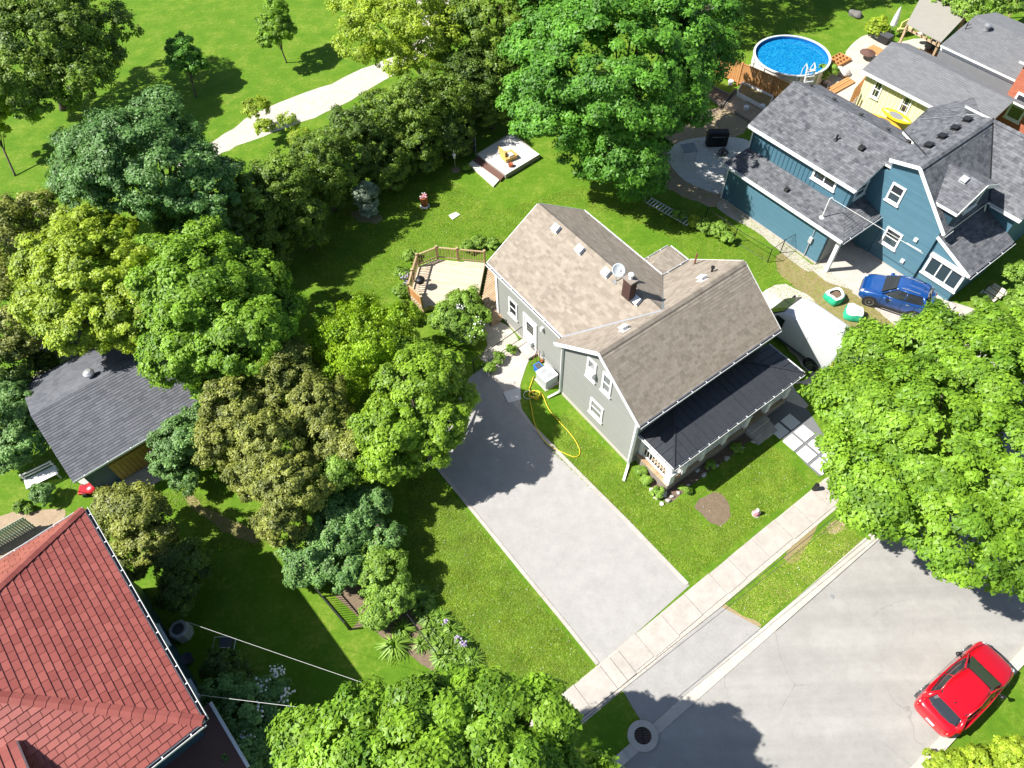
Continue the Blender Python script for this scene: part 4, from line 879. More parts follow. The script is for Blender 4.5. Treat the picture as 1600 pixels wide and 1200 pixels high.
# satellite dish on mast
dsh=thing('satellite_dish','pale round satellite dish on a short mast against the roof chimney','satellite dish',onplane(962,440,*plWS))
c=Vector(dsh.location)+V3(.05,.02,.72); ax=V3(.25,-.55,.8).normalized(); X=ax.cross(V3(0,0,1)).normalized()
mb=MB(); mb.lathe(c,[(.02,0),(.14,.012),(.27,.05),(.33,.085),(.335,.075),(.27,.035),(.14,-.005),(.0,-.01)],24,Z=ax,X=X); part(mb,'dish','umbrella_cloth',dsh,smooth=True)
mb=MB(); mb.tube([dsh.location,Vector(dsh.location)+V3(0,0,.35),c-ax*.02],.025,8); mb.tube([c-V3(0,0,.3),c+ax*.35-V3(0,0,.1)],.014,6); mb.box(c+ax*.36-V3(0,0,.1),.07,.1,.06); mb.box(dsh.location,.25,.25,.03,rz=F.rz); part(mb,'mast','steel',dsh)
# small rear annex roof (right of the rear wing)
R3=Roof(H1,'trim_white','shingle_tan',course=.145,width=.30,label='low hipped roof of the small annex')
za=3.35; q0=gp(1046,384,za); 
A0=F(-D-o-1.9,b2+o,za); 
aa,bb=F.loc(1046,384,za); a2_,b2_=F.loc(1075,408,za)
top1=F(-D-.0,b2+.0,zb-.32); 
c1=F(aa,bb,za); c2=F(-D-.1,bb,za); c0=F(aa,b2+.05,za)
R3.facet(c1,c2,F(-D-.1,b2+.6,za+.55),F(aa+.9,b2+.6,za+.55)); R3.facet(c0,c1,F(aa+.9,b2+.6,za+.55),F(aa+.9,b2+.05,za+.55)); 
R3.facet(F(aa+.9,b2+.05,za+.55),F(aa+.9,b2+.6,za+.55),F(-D-.1,b2+.6,za+.55),F(-D-.1,b2+.05,za+.55)) if 0 else None
R3.facet(F(aa+.88,b2+.58,za+.545),F(-D-.1,b2+.58,za+.545),F(-D-.1,b2+.02,za+.60),F(aa+.88,b2+.02,za+.60)); R3.done()
gutter(H1,c1,c2,F.B); gutter(H1,c0,c1,-F.A)
mb=MB(); mb.prism([F(aa+.3,b2+.01,0),F(aa+.3,bb-.3,0),F(-D-.1,bb-.3,0),F(-D-.1,b2+.01,0)],(0,0,za-.13)); part(mb,'wall','siding_grey',H1)
# windows & door
nB=-F.B
def wpx(px,py,b,zguess=None):   # point on the wall plane b=const seen at a pixel
    return onplane(px,py,F(0,b,0),F.B)
window(H1,wpx(932.5,640,0),F.A,nB,.72,.95,glass='glass_curtain',label='ground floor window with pale curtains')
w1=window(H1,wpx(925,577,0),F.A,nB,.42,1.15,glass='glass_curtain'); window(H1,wpx(949,600,0),F.A,nB,.42,1.15,glass='glass_curtain')
mb=MB(); c=wpx(927,579,0)+nB*.14; mb.box(c-V3(0,0,.1),.46,.25,.34,rz=F.rz); part(mb,'window_vent','plastic_white',w1)
window(H1,wpx(802.5,482,b1),F.A,nB,.55,1.05)
# door
dc=wpx(829,513,b1); dc.z=1.28
mb=MB()
for s in (-1,1): mb.box(dc+F.A*s*.53+nB*.03,.12,.07,2.15,rz=F.rz)
mb.box(dc+V3(0,0,1.13)+nB*.03,1.18,.07,.12,rz=F.rz); dr=part(mb,'door','trim_white',H1,label='white half glazed side door')
mb=MB(); mb.box(dc+nB*.012,.93,.05,2.12,rz=F.rz); part(mb,'leaf','trim_white',dr)
for i in range(3):
    for j in range(3):
        mb=MB(); mb.box(dc+F.A*(-.2+.2*i)+V3(0,0,.15+.24*j)+nB*.045,.17,.02,.2,rz=F.rz); part(mb,'pane','glass_dark',dr)
mb=MB(); mb.box(dc-V3(0,0,1.17)+nB*.35,1.3,.6,.16,rz=F.rz); part(mb,'step','concrete',H1)
mb=MB(); c=wpx(849,513,b1); mb.box(c+nB*.1,.14,.16,.24,rz=F.rz); part(mb,'wall_lamp','plastic_white',H1)
downspout(H1,[F(.1,-.12,zf-.25),F(.02,-.09,.35),F(.06,-.12,.12),F(.55,-.85,.05)],w=.12)
downspout(H1,[F(-D+.05,-.1,zb-.25),F(-D+.02,-.09,.35),F(-D-.05,-.15,.12),F(-D-.15,-.75,.05)],w=.10)
downspout(H1,[F(-D-o-.2,b1-o-.05,zw-.2),F(-D-.25,b1-.07,zw-.5),F(-D-.25,b1-.07,.2)])
# meters and pipe along wall
mb=MB(); mb.tube([F(-D-3.3,b1-.06,.5),F(-D-.6,b1-.06,.42)],.025,6); mb.box(F(-D-3.2,b1-.12,.6),.25,.2,.4,rz=F.rz); part(mb,'gas_meter','plastic_grey',H1)
# porch
P_,zg,pb0,pb1,zt=2.28,2.613,.26,8.955,2.98
hl=F(.0,pb0+P_*.95,zt); hr=F(.0,pb1-P_*.95,zt); k0=F(P_,pb0,zg); k1=F(P_,pb1,zg); w0=F(0,pb0,zg); w1_=F(0,pb1,zg)
mb=MB()
for q in ((k0,k1,hr,hl),(w0,k0,hl),(k1,w1_,hr)): mb.prism([Vector(p) for p in q],(0,0,-.1))
pr=part(mb,'porch_roof','metal_charcoal',H1)
mb=MB()
for i in range(21):
    b=pb0+.42*(i+.5); 
    if b>pb1: break
    t=min(1,(b-pb0)/(P_*.95),(pb1-b)/(P_*.95)); p=F(P_,b,zg); q=F(P_*(1-t),b,zg+(zt-zg)*t); mb.beam(p+V3(0,0,.014),q+V3(0,0,.014),.025,.03)
for s,b0,dr_ in ((1,pb0,1),(1,pb1,-1)):
    for i in range(5):
        a=P_*(i+.5)/5.5; t=1-a/P_; p=F(a,b0,zg); q=F(a,b0+dr_*P_*.95*t,zg+(zt-zg)*t) if False else F(a,b0+dr_*P_*.95*(1-a/P_),zg+(zt-zg)*(1-a/P_)); mb.beam(p+V3(0,0,.014),q+V3(0,0,.014),.02,.03)
part(mb,'standing_seam','metal_charcoal',pr,kind='stuff')
for k_,h_ in ((k0,hl),(k1,hr)): mb=MB(); mb.beam(k_+V3(0,0,.03),h_+V3(0,0,.03),.09,.05); part(mb,'hip_cap','metal_charcoal',pr)
gutter(H1,k0,k1,F.A,hang=.62,w=.10); gutter(H1,w0,k0,-F.B,hang=.5,w=.09); gutter(H1,w1_,k1,F.B,hang=.5,w=.09)
fl=.55; mb=MB(); mb.prism([F(.005,pb0+.1,.0),F(P_-.08,pb0+.1,0),F(P_-.08,pb1-.2,0),F(.005,pb1-.2,0)],(0,0,fl)); part(mb,'porch_base','wood_grey',H1)
mb=MB()
for i in range(18):
    a=.02+i*.12; mb.prism([F(a,pb0+.08,fl+.004),F(a+.112,pb0+.08,fl+.004),F(a+.112,pb1-.18,fl+.004),F(a,pb1-.18,fl+.004)],(0,0,.03))
part(mb,'porch_floor','wood_deck_warm',H1)
posts=[pb0+.30,1.45,2.65,4.15,5.7,7.2,pb1-.35]; src=None; pa=P_-.24
for i,b in enumerate(posts):
    wd=.34 if i in(0,) else .26
    mb=MB(); c=F(pa,b,0); z0=fl+.03; 
    mb.box(c+V3(0,0,z0+.45),wd,wd,.9,rz=F.rz); mb.box(c+V3(0,0,z0+.94),wd+.06,wd+.06,.08,rz=F.rz); mb.box(c+V3(0,0,(z0+.98+zg-.1)/2),.17,.17,zg-.1-z0-.98,rz=F.rz); part(mb,'porch_post','trim_white',H1,bevel=.01)
mb=MB(); mb.box(F(.12,pb0+.30,fl+.6),.2,.12,1.15,rz=F.rz); part(mb,'porch_post','trim_white',H1)
for i in range(6):
    if i==4: continue
    mb=MB(); p=F(pa,posts[i]+.14,0); q=F(pa,posts[i+1]-.14,0)
    for z,h in ((fl+.95,.07),(fl+.2,.06)): mb.beam(p+V3(0,0,z),q+V3(0,0,z),.07,h)
    n=int((q-p).length/.13)
    for k in range(n): mb.box(p.lerp(q,(k+.5)/n)+V3(0,0,fl+.57),.035,.035,.72,rz=F.rz)
    part(mb,'railing','trim_white',H1)
mb=MB(); p=F(.2,pb0+.30,0); q=F(pa-.18,pb0+.30,0)
for z,h in ((fl+.95,.08),(fl+.2,.07)): mb.beam(p+V3(0,0,z),q+V3(0,0,z),.08,h)
for k in range(9): mb.box(p.lerp(q,(k+.5)/9)+V3(0,0,fl+.57),.03,.03,.72,rz=F.rz)
part(mb,'railing','trim_white',H1)
mb=MB()
for i in range(3): mb.prism([F(P_-.07+.3*i,5.8,0),F(P_+.23+.3*i,5.8,0),F(P_+.23+.3*i,7.15,0),F(P_-.07+.3*i,7.15,0)],(0,0,.42-.14*i))
part(mb,'porch_steps','concrete',H1)
window(H1,F(0,2.6,1.75),F.B,F.A,1.1,1.2); window(H1,F(0,5.2,1.75),F.B,F.A,1.1,1.2)
mb=MB(); mb.box(F(.03,7.2,1.6),.06,.95,2.05,rz=F.rz); part(mb,'door','copper_brown',H1,label='front door under the porch roof')
# ---- blue house
FB=Frame(14.04,35.97,-54.68)
G=FB
zl,ztt,zu,z3,z4,z5,z6=2.75,3.2,4.82,6.27,6.25,6.70,4.06
La,Lc,Lu,s_,bg_,sr,sf,agr,ag1,bf,bgf=7.54,8.57,7.17,1.45,3.14,4.57,7.63,9.36,11.86,6.96,9.46
ab,bb_,bbr,z7,z8=14.07,3.32,7.27,2.52,3.62
H2=thing('blue_house','teal blue sided two storey house with grey shingle roofs beside the blue car','house',G(5,3,0))
# ground storey
def box_walls(parent,fr,a0,a1,b0,b1,z0,z1,m,sid=None):
    t=.18
    for pts,n in (([fr(a0,b0,z0),fr(a1,b0,z0),fr(a1,b0,z1),fr(a0,b0,z1)],fr.B),([fr(a0,b1,z0),fr(a1,b1,z0),fr(a1,b1,z1),fr(a0,b1,z1)],-fr.B),
                  ([fr(a0,b0+t+.003,z0),fr(a0,b1-t-.003,z0),fr(a0,b1-t-.003,z1),fr(a0,b0+t+.003,z1)],fr.A),([fr(a1,b0+t+.003,z0),fr(a1,b1-t-.003,z0),fr(a1,b1-t-.003,z1),fr(a1,b0+t+.003,z1)],-fr.A)):
        mb=MB(); mb.prism(pts,n*t); part(mb,'wall',m,parent)
box_walls(H2,G,0,La,0,7.3,.12,zl-.1,'blue_siding')
mb=MB(); mb.prism([G(-.05,-.06,0),G(La+.03,-.06,0),G(La+.03,7.3,0),G(-.05,7.3,0)],(0,0,.12)); mb.prism([G(8.3,bg_-.05,0),G(ag1+.04,bg_-.05,0),G(ag1+.04,9,0),G(8.3,9,0)],(0,0,.12)); part(mb,'foundation','concrete',H2)
sd=-G.B*.002
siding(H2,[G(0,0,.12)+sd,G(La,0,.12)+sd,G(La,0,zl-.1)+sd,G(0,0,zl-.1)+sd],'blue_siding',.12,.016)
box_walls(H2,G,0,Lu,s_,7.3,zl,zu-.1,'blue_siding')
# board and batten
for k in range(24):
    a=.15+k*.295
    if 5.05<a<6.75: continue
    mb=MB(); mb.box(G(a,s_-.012,(ztt+zu)/2-.02),.045,.03,zu-ztt-.2,rz=G.rz); part(mb,'batten','blue_batten',H2)
# main gable wall
pz=lambda a: z5-(a-agr)*(z5-z6)/(ag1+.3-agr) if a>agr else z5-(agr-a)*(z5-z4)/(agr-AG0)
AG0=G.loc(1397,244,z4)[0]; print('AG0',G.loc(1397,244,z4))
gp_=lambda a:pz(a)-.16
gwp=[G(8.35,bg_,.12),G(ag1,bg_,.12),G(ag1,bg_,gp_(ag1)),G(agr,bg_,gp_(agr)),G(8.0,bg_,gp_(8.0)),G(8.0,bg_,2.9)]
gwp=[G(AG0+.15,bg_,.12),G(ag1,bg_,.12),G(ag1,bg_,gp_(ag1)),G(agr,bg_,gp_(agr)),G(AG0+.15,bg_,gp_(AG0+.15))]
gwl=wallp(H2,gwp,G.B,'blue_siding')
siding(H2,[p+sd for p in gwp],'blue_siding',.12,.016)
wallp(H2,[G(AG0+.15,bg_+.205,.12),G(AG0+.15,9.2,.12),G(AG0+.15,9.2,gp_(AG0+.15)),G(AG0+.15,bg_+.205,gp_(AG0+.15))],G.A,'blue_siding')
wallp(H2,[G(Lu+.005,bg_+.01,.12),G(AG0+.14,bg_+.01,.12),G(AG0+.14,bg_+.01,5.3),G(Lu+.005,bg_+.01,5.3)],G.B,'blue_siding')
wallp(H2,[G(ag1,bg_+.205,.12),G(ag1,9.2,.12),G(ag1,9.2,gp_(ag1)),G(ag1,bg_+.205,gp_(ag1))],-G.A,'blue_siding')
R=Roof(H2,'trim_white','shingle_grey',course=.15,width=.30,label='upper roof of the rear wing',jit=.35)
o3=.3
nf=[G(-o3,s_-.28,zu),G(Lu+o3,s_-.28,zu),G(Lu+o3,sr,z3),G(-o3,sr,z3)]
R.facet(*nf)
zat=lambda b: zu+(b-(s_-.28))*(z3-zu)/(sr-(s_-.28))
R.facet(G(Lu+o3,bg_+.02,zat(bg_+.02)),G(8.8,bg_+.02,zat(bg_+.02)),G(8.8,sr,z3),G(Lu+o3,sr,z3))
R.facet(G(-o3,sf,zu),G(8.6,sf,zu),G(9.0,sr,z3),G(-o3,sr,z3)); R.done()
ridgecap(H2,G(-o3,sr,z3),G(8.7,sr,z3),'shingle_grey')
R=Roof(H2,'trim_white','shingle_grey',course=.15,width=.30,label='roof over the side gable with four square vents',jit=.35)
ag0=AG0
bk=[G(ag0,bg_-.3,pz(ag0)),G(agr,bg_-.3,z5),G(agr,bgf,z5),G(ag0,bgf,pz(ag0))]
R.facet(G(ag0,bgf,pz(ag0)),G(ag0,bg_-.3,pz(ag0)),G(agr,bg_-.3,z5),G(agr,bgf,z5))
ft=[G(ag1+.3,bg_-.3,z6),G(ag1+.3,bf+.3,z6),G(agr,bgf,z5),G(agr,bg_-.3,z5)]
R.facet(*ft); R.done(); ridgecap(H2,G(agr,bg_-.3,z5),G(agr,bgf,z5),'shingle_grey')
R=Roof(H2,'trim_white','shingle_grey',course=.15,width=.30,label='front wing roof at the picture edge',jit=.35)
R.facet(G(ag1+.3,bf,z6),G(14.1,bf,z6),G(14.1,bgf,z5),G(agr,bgf,z5)); R.facet(G(14.1,bgf+2.5,z6),G(ag0,bgf+2.5,z6),G(ag0,bgf,z5),G(14.1,bgf,z5)); R.done()
ridgecap(H2,G(agr,bgf,z5),G(14.1,bgf,z5),'shingle_grey')
mb=MB(); mb.prism([G(ag1+.2,bf+.3,.1),G(13.8,bf+.3,.1),G(13.8,bf+.3,z6-.12),G(ag1+.2,bf+.3,z6-.12)],G.B*4.2); part(mb,'wall','blue_siding',H2)
mb=MB(); mb.prism([G(13.82,bf+.3,z6-.12),G(13.82,bf+4.5,z6-.12),G(13.82,bgf,z5-.2)],-G.A*.18); part(mb,'wall','blue_siding',H2)
mb=MB()
for p_,q_ in (((1411,205),(1446,243)),): mb.beam(onplane(*p_,*plane(bk))+V3(0,0,.05),onplane(*q_,*plane(bk))+V3(0,0,.05),.05,.03)
mb.beam(G(agr,bgf,z5)+V3(0,0,.05),G(ag1+.3,bf,z6)+V3(0,0,.07),.06,.03)
part(mb,'valley_strip','black_metal',H2,kind='stuff')
mb=MB(); mb.beam(onplane(1430,188,*plane(bk))+V3(0,0,.05),onplane(1533,179,*plane(bk))+V3(0,0,.05),.05,.02); part(mb,'valley_flashing','steel',H2)
# lower roof
R=Roof(H2,'trim_white','shingle_grey',course=.15,width=.30,label='low roof strip wrapping the ground storey',jit=.35)
lf=[G(-o3,-o3,zl),G(Lc,-o3,zl),G(Lu,s_,ztt),G(.0,s_,ztt)]
R.facet(*lf); R.facet(G(Lc,-o3,zl),G(Lc,bg_-.02,zl),G(Lu,bg_-.02,ztt),G(Lu,s_,ztt)); R.facet(G(-o3,4,zl),G(-o3,-o3,zl),G(0,s_,ztt),G(0,4,ztt)); R.done()
# dormer
zd=6.2; DB=4.94; DW=1.9; DZ=5.3; R=Roof(H2,'trim_white','shingle_grey',course=.15,width=.30,label='dormer roof',jit=.35)
dl=[G(10.8,DB-DW,DZ),G(12.15,DB-DW,DZ),G(12.15,DB,zd),G(9.7,DB,zd)]
R.facet(*dl); R.facet(G(10.8,DB+DW,DZ),G(12.15,DB+DW,DZ),G(12.15,DB,zd),G(9.7,DB,zd)); R.done()
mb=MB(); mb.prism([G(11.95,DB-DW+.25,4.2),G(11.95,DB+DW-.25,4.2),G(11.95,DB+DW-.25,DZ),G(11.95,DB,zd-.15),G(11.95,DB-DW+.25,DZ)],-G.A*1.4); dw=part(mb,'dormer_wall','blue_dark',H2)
window(H2,G(11.95,DB,5.05),G.B,G.A,1.0,.8)
# bay / front room with triple window
bz=lambda a:z7+(ab+.3-a)*(z8-z7)/(ab+.3-ag1-.1)
bw=[G(ag1+.02,bb_,.12),G(ab,bb_,.12),G(ab,bb_,bz(ab)-.16),G(ag1+.02,bb_,bz(ag1+.02)-.16)]
wallp(H2,bw,G.B,'blue_siding'); siding(H2,[p+sd for p in bw],'blue_siding',.12,.016)
wallp(H2,[G(ab,bb_+.205,.12),G(ab,bbr-.2,.12),G(ab,bbr-.2,bz(ab)-.16),G(ab,bb_+.205,bz(ab)-.16)],-G.A,'blue_siding')
R=Roof(H2,'trim_white','shingle_grey',course=.15,width=.30,label='lean-to roof of the front room',jit=.35)
br=[G(ab+.3,bb_-.3,z7),G(ab+.3,bbr,z7),G(ag1+.02,bbr,z8),G(ag1+.02,bb_-.3,z8)]
R.facet(*br); R.done()
ww=window(H2,G((ag1+ab)/2+.12,bb_,1.55),G.A,-G.B,1.85,1.05,mull=2,rail=False,glass='glass_dark',label='wide three light window of the front room',tw=.14)
mb=MB(); mb.box(G((ag1+ab)/2+.12,bb_-.1,2.30),2.15,.22,.16,rz=G.rz); part(mb,'window_head','trim_white',H2)
bw2=lambda px,py,b: onplane(px,py,G(0,b,0),G.B)
window(H2,bw2(1400,303,bg_),G.A,-G.B,.62,.95,label='upstairs window of the side gable'); window(H2,bw2(1393.5,372,bg_),G.A,-G.B,.80,.95,label='ground floor window of the side gable')
window(H2,bw2(1289,279,s_),G.A,-G.B,1.35,.52,mull=1,rail=False,label='low two light window under the upper eave',tw=.13)
window(H2,G(Lu,2.35,4.1),G.B,G.A,.8,.7,label='small window on the shaded recess wall',frame='umbrella_cloth')
mb=MB()
for x,y in ((1432,374),(1411,407)): c=bw2(x,y,bg_)-G.B*.06; mb.box(c,.2,.12,.2,rz=G.rz)
part(mb,'wall_vent','trim_white',H2)
mb=MB(); mb.beam(bw2(1417,379,bg_)-G.B*.04,bw2(1440,392,bg_)-G.B*.04,.03,.03); part(mb,'conduit','trim_white',H2)
for p,q,n in ((G(-o3,s_-.28,zu),G(Lu+o3,s_-.28,zu),-G.B),(G(-o3,-o3,zl),G(Lc,-o3,zl),-G.B),(G(Lc,-o3,zl),G(Lc,bg_-.05,zl),G.A),(G(ab+.3,bb_-.3,z7),G(ab+.3,bbr,z7),G.A),(G(ag1+.3,bg_-.3,z6),G(ag1+.3,bg_+.35,z6),G.A),(G(ag1+.5,bf,z6),G(14.1,bf,z6),-G.B)): gutter(H2,p,q,n,hang=1.2)
mb=MB()
for p,q in ((G(ag0,bg_-.31,pz(ag0)),G(agr,bg_-.31,z5)),(G(agr,bg_-.31,z5),G(ag1+.3,bg_-.31,z6)),(G(ab+.3,bb_-.31,z7),G(ag1+.02,bb_-.31,z8)),(G(12.16,DB-DW,DZ),G(12.16,DB,zd)),(G(12.16,DB,zd),G(12.16,DB+DW,DZ))): mb.beam(Vector(p)-V3(0,0,.08),Vector(q)-V3(0,0,.08),.03,.2)
mb.beam(G(10.9,DB-DW-.01,DZ-.08),G(12.15,DB-DW-.01,DZ-.08),.03,.16)
part(mb,'barge_board','trim_white',H2)
mb=MB(); mb.beam(G(-o3,sf+.01,zu-.08),G(5.7,sf+.01,zu-.08),.03,.18); part(mb,'fascia','trim_white',H2)
downspout(H2,[G(.0,-.1,zl-.1),G(.0,-.09,.1)],w=.08); downspout(H2,[G(.03,s_-.12,zu-.12),G(.03,s_-.09,ztt+.05)],w=.08); downspout(H2,[G(12.15,bf-.1,z6-.2),G(12.3,bf+.1,3.0)],w=.09)
# carport post, panel, electrics
mb=MB(); mb.box(G(Lc-.28,.05,zl/2-.05),.22,.22,zl-.1,rz=G.rz); part(mb,'carport_post','trim_white',H2,bevel=.01)
mb=MB(); mb.prism([G(La+.02,.2,.02),G(La+.02,3.2,.02),G(La+.02,3.2,zl-.15),G(La+.02,.2,zl-.15)],G.A*.03); part(mb,'recess_panel','siding_grey',H2)
mb=MB(); mb.box(G(La+.9,bg_-.08,1.2),.9,.08,2.1,rz=G.rz); part(mb,'door','blue_batten',H2,label='side door under the low roof corner')
mb=MB(); c=bw2(1268,374,0)-G.B*.08; mb.box(c,.22,.14,.4,rz=G.rz); mb.tube([c,V3(c.x,c.y,.1)],.03,6); mb.tube([c,V3(c.x,c.y,2.6)],.02,6); part(mb,'electric_meter','plastic_grey',H2)
plL=plane(lf); c=onplane(1284,340,*plL); mb=MB(); mb.tube([c,c+V3(0,0,1.35),c+V3(.08,-.05,1.5),c+V3(.16,-.1,1.38)],.03,8); mb.lathe(c,[(.16,0),(.12,.05),(.04,.1)],12); part(mb,'service_mast','trim_white',H2)
mast_top=c+V3(.16,-.1,1.38)
FR=G
for x,y in ((1266,135),(1302,157),(1344,181),(1386,204),(1418,223)): vent(H2,x,y,plane([G(-o3,sf,zu),G(8.6,sf,zu),G(-o3,sr,z3)]) ,'black_metal',s=.22,h=.1,name='roof_vent')
for x,y in ((1346,233),): vent(H2,x,y,plane(nf),'black_metal',s=.3,h=.14)
vent(H2,1229,298,plL,'black_metal',s=.26,h=.12)
c=onplane(1306,219,*plane(nf)); mb=MB(); mb.tube([c,c+V3(0,0,.35)],.06,8); mb.lathe(c,[(.15,0),(.1,.05),(.06,.08)],10); part(mb,'vent_pipe','black_metal',H2)
for x,y in ((1511,189),(1492,202),(1472,215),(1451,229)): vent(H2,x,y,plane(bk),'black_metal',s=.42,h=.12)
vent(H2,1506,282,plane(dl),'plastic_grey',s=.36,h=.1)
# porch side steps
st=thing('porch_stair','small white stair and rail beside the blue house front room','stair',gp(1558,470))
mb=MB()
for i in range(3): mb.box(gp(1545+9*i,462-5*i,.12+.13*i),.9,.34,.06,rz=G.rz)
part(mb,'tread','wood_pale',st)
mb=MB(); 
for x,y in ((1532,462),(1549,470),(1566,440)): mb.tube([gp(x,y),gp(x,y)+V3(0,0,.95)],.025,6)
mb.tube([gp(1532,462)+V3(0,0,.95),gp(1549,470)+V3(0,0,.95)],.02,6); mb.tube([gp(1549,470)+V3(0,0,.95),gp(1566,440)+V3(0,0,.95)],.02,6)
part(mb,'hand_rail','black_metal',st)
# ---- cream outbuilding, grey roofs and brick house at the top right
H3=thing('cream_house','cream vertical board sided house with plain grey shingle roof and yellow kayaks against it','house',gp(1400,160))
ze=2.75; e0=gp(1347,109,ze); dirA=G.A; e1=e0+dirA*9.0
rgd=lambda d,z:e0+G.B*d+V3(0,0,z-ze)
q=[e0,e1,e1+G.B*2.6+V3(0,0,1.05),e0+G.B*2.6+V3(0,0,1.05)]
R=Roof(H3,'trim_white','shingle_plain',course=.15,width=.34,label='plain grey roof over the cream wall')
R.facet(*q); R.facet(e0+G.B*5.2,e1+dirA*1.6+G.B*5.2,e1+dirA*1.6+G.B*2.6+V3(0,0,1.05),e0+G.B*2.6+V3(0,0,1.05)); R.done()
R=Roof(H3,'trim_white','shingle_grey',course=.15,width=.30,label='darker connecting roof against the blue house')
t0=gp(1442,172,3.0); R.facet(gp(1430,187,3.6),gp(1490,186,5.0),gp(1535,177,6.0),gp(1500,118,4.6),gp(1451,166,3.2)) if 0 else None
cr=[gp(1418,204,3.9),gp(1534,179,5.4),gp(1527,166,5.3),gp(1448,163,3.2)]
bkp=plane([G(AG0,bg_-.3,z4),G(agr,bg_-.3,z5),G(agr,bgf,z5)]); k1=onplane(1430,188,*bkp); k2=onplane(1533,179,*bkp)
k3=gp(1451,169,k1.z-1.3); k4=gp(1522,152,k2.z-1.6)
R.facet(k3,k1,k2); R.facet(k3,k4,k2)
R.facet(onplane(1411,205,*bkp),onplane(1430,188,*bkp),k2,onplane(1446,243,*bkp)); R.done()
# cream wall with grooves
wb=[e0+G.B*.35+dirA*.3,e0+dirA*6.2+G.B*.35]
mb=MB(); mb.prism([V3(wb[0].x,wb[0].y,0),V3(wb[1].x,wb[1].y,0),V3(wb[1].x,wb[1].y,ze-.12),V3(wb[0].x,wb[0].y,ze-.12)],G.B*.18); part(mb,'wall','cream_siding',H3)
mb=MB(); mb.prism([V3(wb[0].x,wb[0].y,0)+G.B*.19,V3(wb[0].x,wb[0].y,0)+G.B*4.6,V3(wb[0].x,wb[0].y,ze-.12)+G.B*4.6,V3(wb[0].x,wb[0].y,ze+.7)+G.B*2.3,V3(wb[0].x,wb[0].y,ze-.12)+G.B*.19],dirA*.18); part(mb,'wall','cream_siding',H3)
for k in range(19):
    c=wb[0]+dirA*(.15+.31*k); mb=MB(); mb.box(V3(c.x,c.y,(ze-.12)/2)-G.B*.012,.03,.024,ze-.14,rz=G.rz); part(mb,'batten','cream_siding',H3)
cw=lambda x,y:onplane(x,y,wb[0],G.B)
window(H3,cw(1371,140),dirA,-G.B,.42,1.0,glass='glass_dark'); window(H3,cw(1415,164),dirA,-G.B,.5,1.0,glass='glass_dark')
gutter(H3,e0,e1,-G.B,hang=2)
H4=thing('brick_house','orange brick house with white trimmed window and grey roof at the right edge','house',gp(1600,120))
zz=3.5; r4=[gp(1470,70,zz),gp(1577,136,zz),gp(1606,50,zz+.7),gp(1518,19,zz+.7)]
FC=G
a0=gp(1470,70,zz); a1=a0+G.A*6.0; r4=[a0,a1,a1+G.B*3.4+V3(0,0,.9),a0+G.B*3.4+V3(0,0,.9)]
R=Roof(H4,'trim_white','shingle_plain',course=.15,width=.34,label='grey roof with a round metal vent')
R.facet(*r4); R.facet(a0+G.B*6.8,a1+G.B*6.8,r4[2],r4[3]); R.done()
mb=MB(); c=onplane(1540,48,*plane(r4)); mb.lathe(c,[(.16,0),(.16,.25),(.24,.3),(.25,.42),(.1,.5),(0,.5)],14); part(mb,'turbine_vent','steel',H4)
mb=MB(); c=onplane(1508,46,*plane(r4)); mb.tube([c,c+V3(0,0,.5)],.03,6); mb.tube([c+V3(0,0,.25),c+V3(.2,-.05,.4)],.02,6); part(mb,'vent_pipe','black_metal',H4)
mb=MB(); mb.prism([a0+V3(0,0,-.12)+G.B*.25,a1+V3(0,0,-.12)+G.B*.25,V3(a1.x,a1.y,3.05)+G.B*.25,V3(a0.x,a0.y,3.05)+G.B*.25],G.B*.2); part(mb,'wall','trim_white',H4)
mb=MB(); mb.prism([V3(a0.x,a0.y,3.04)+G.B*.27,V3(a1.x,a1.y,3.04)+G.B*.27,V3(a1.x,a1.y,.1)+G.B*.27,V3(a0.x,a0.y,.1)+G.B*.27],G.B*.16); part(mb,'wall','shingle_plain',H4)
# brick block (right edge)
bk0=gp(1562,172,.2); zt4=5.2
ca=gp(1590,66,zt4); 
fa=gp(1577,134,4.3); wA=fa; 
mb=MB(); b0=gp(1548,172,.0); b0=gp(1572,150,3.2); b0.z=0
mb.prism([b0,b0+G.A*6,b0+G.A*6+G.B*5,b0+G.B*5],(0,0,5.6)); part(mb,'wall','brick_orange',H4)
mb=MB()
for k in range(70): mb.box(b0+G.A*3-G.B*.004+V3(0,0,.08*k+.04),6.0,.012,.062,rz=G.rz,tint=random.random())
part(mb,'brick_course','brick_orange',H4,kind='stuff')
bwp=lambda x,y:onplane(x,y,b0,G.B)
window(H4,bwp(1592,168),G.A,-G.B,.8,1.5,tw=.13)
R=Roof(H4,'trim_white','shingle_plain',course=.15,width=.34,label='upper roof at the picture edge')
R.facet(b0+G.A*-.3+G.B*-.3+V3(0,0,5.62),b0+G.A*6.3+G.B*-.3+V3(0,0,5.62),b0+G.A*6.3+G.B*2.7+V3(0,0,6.8),b0+G.A*-.3+G.B*2.7+V3(0,0,6.8)); R.done()
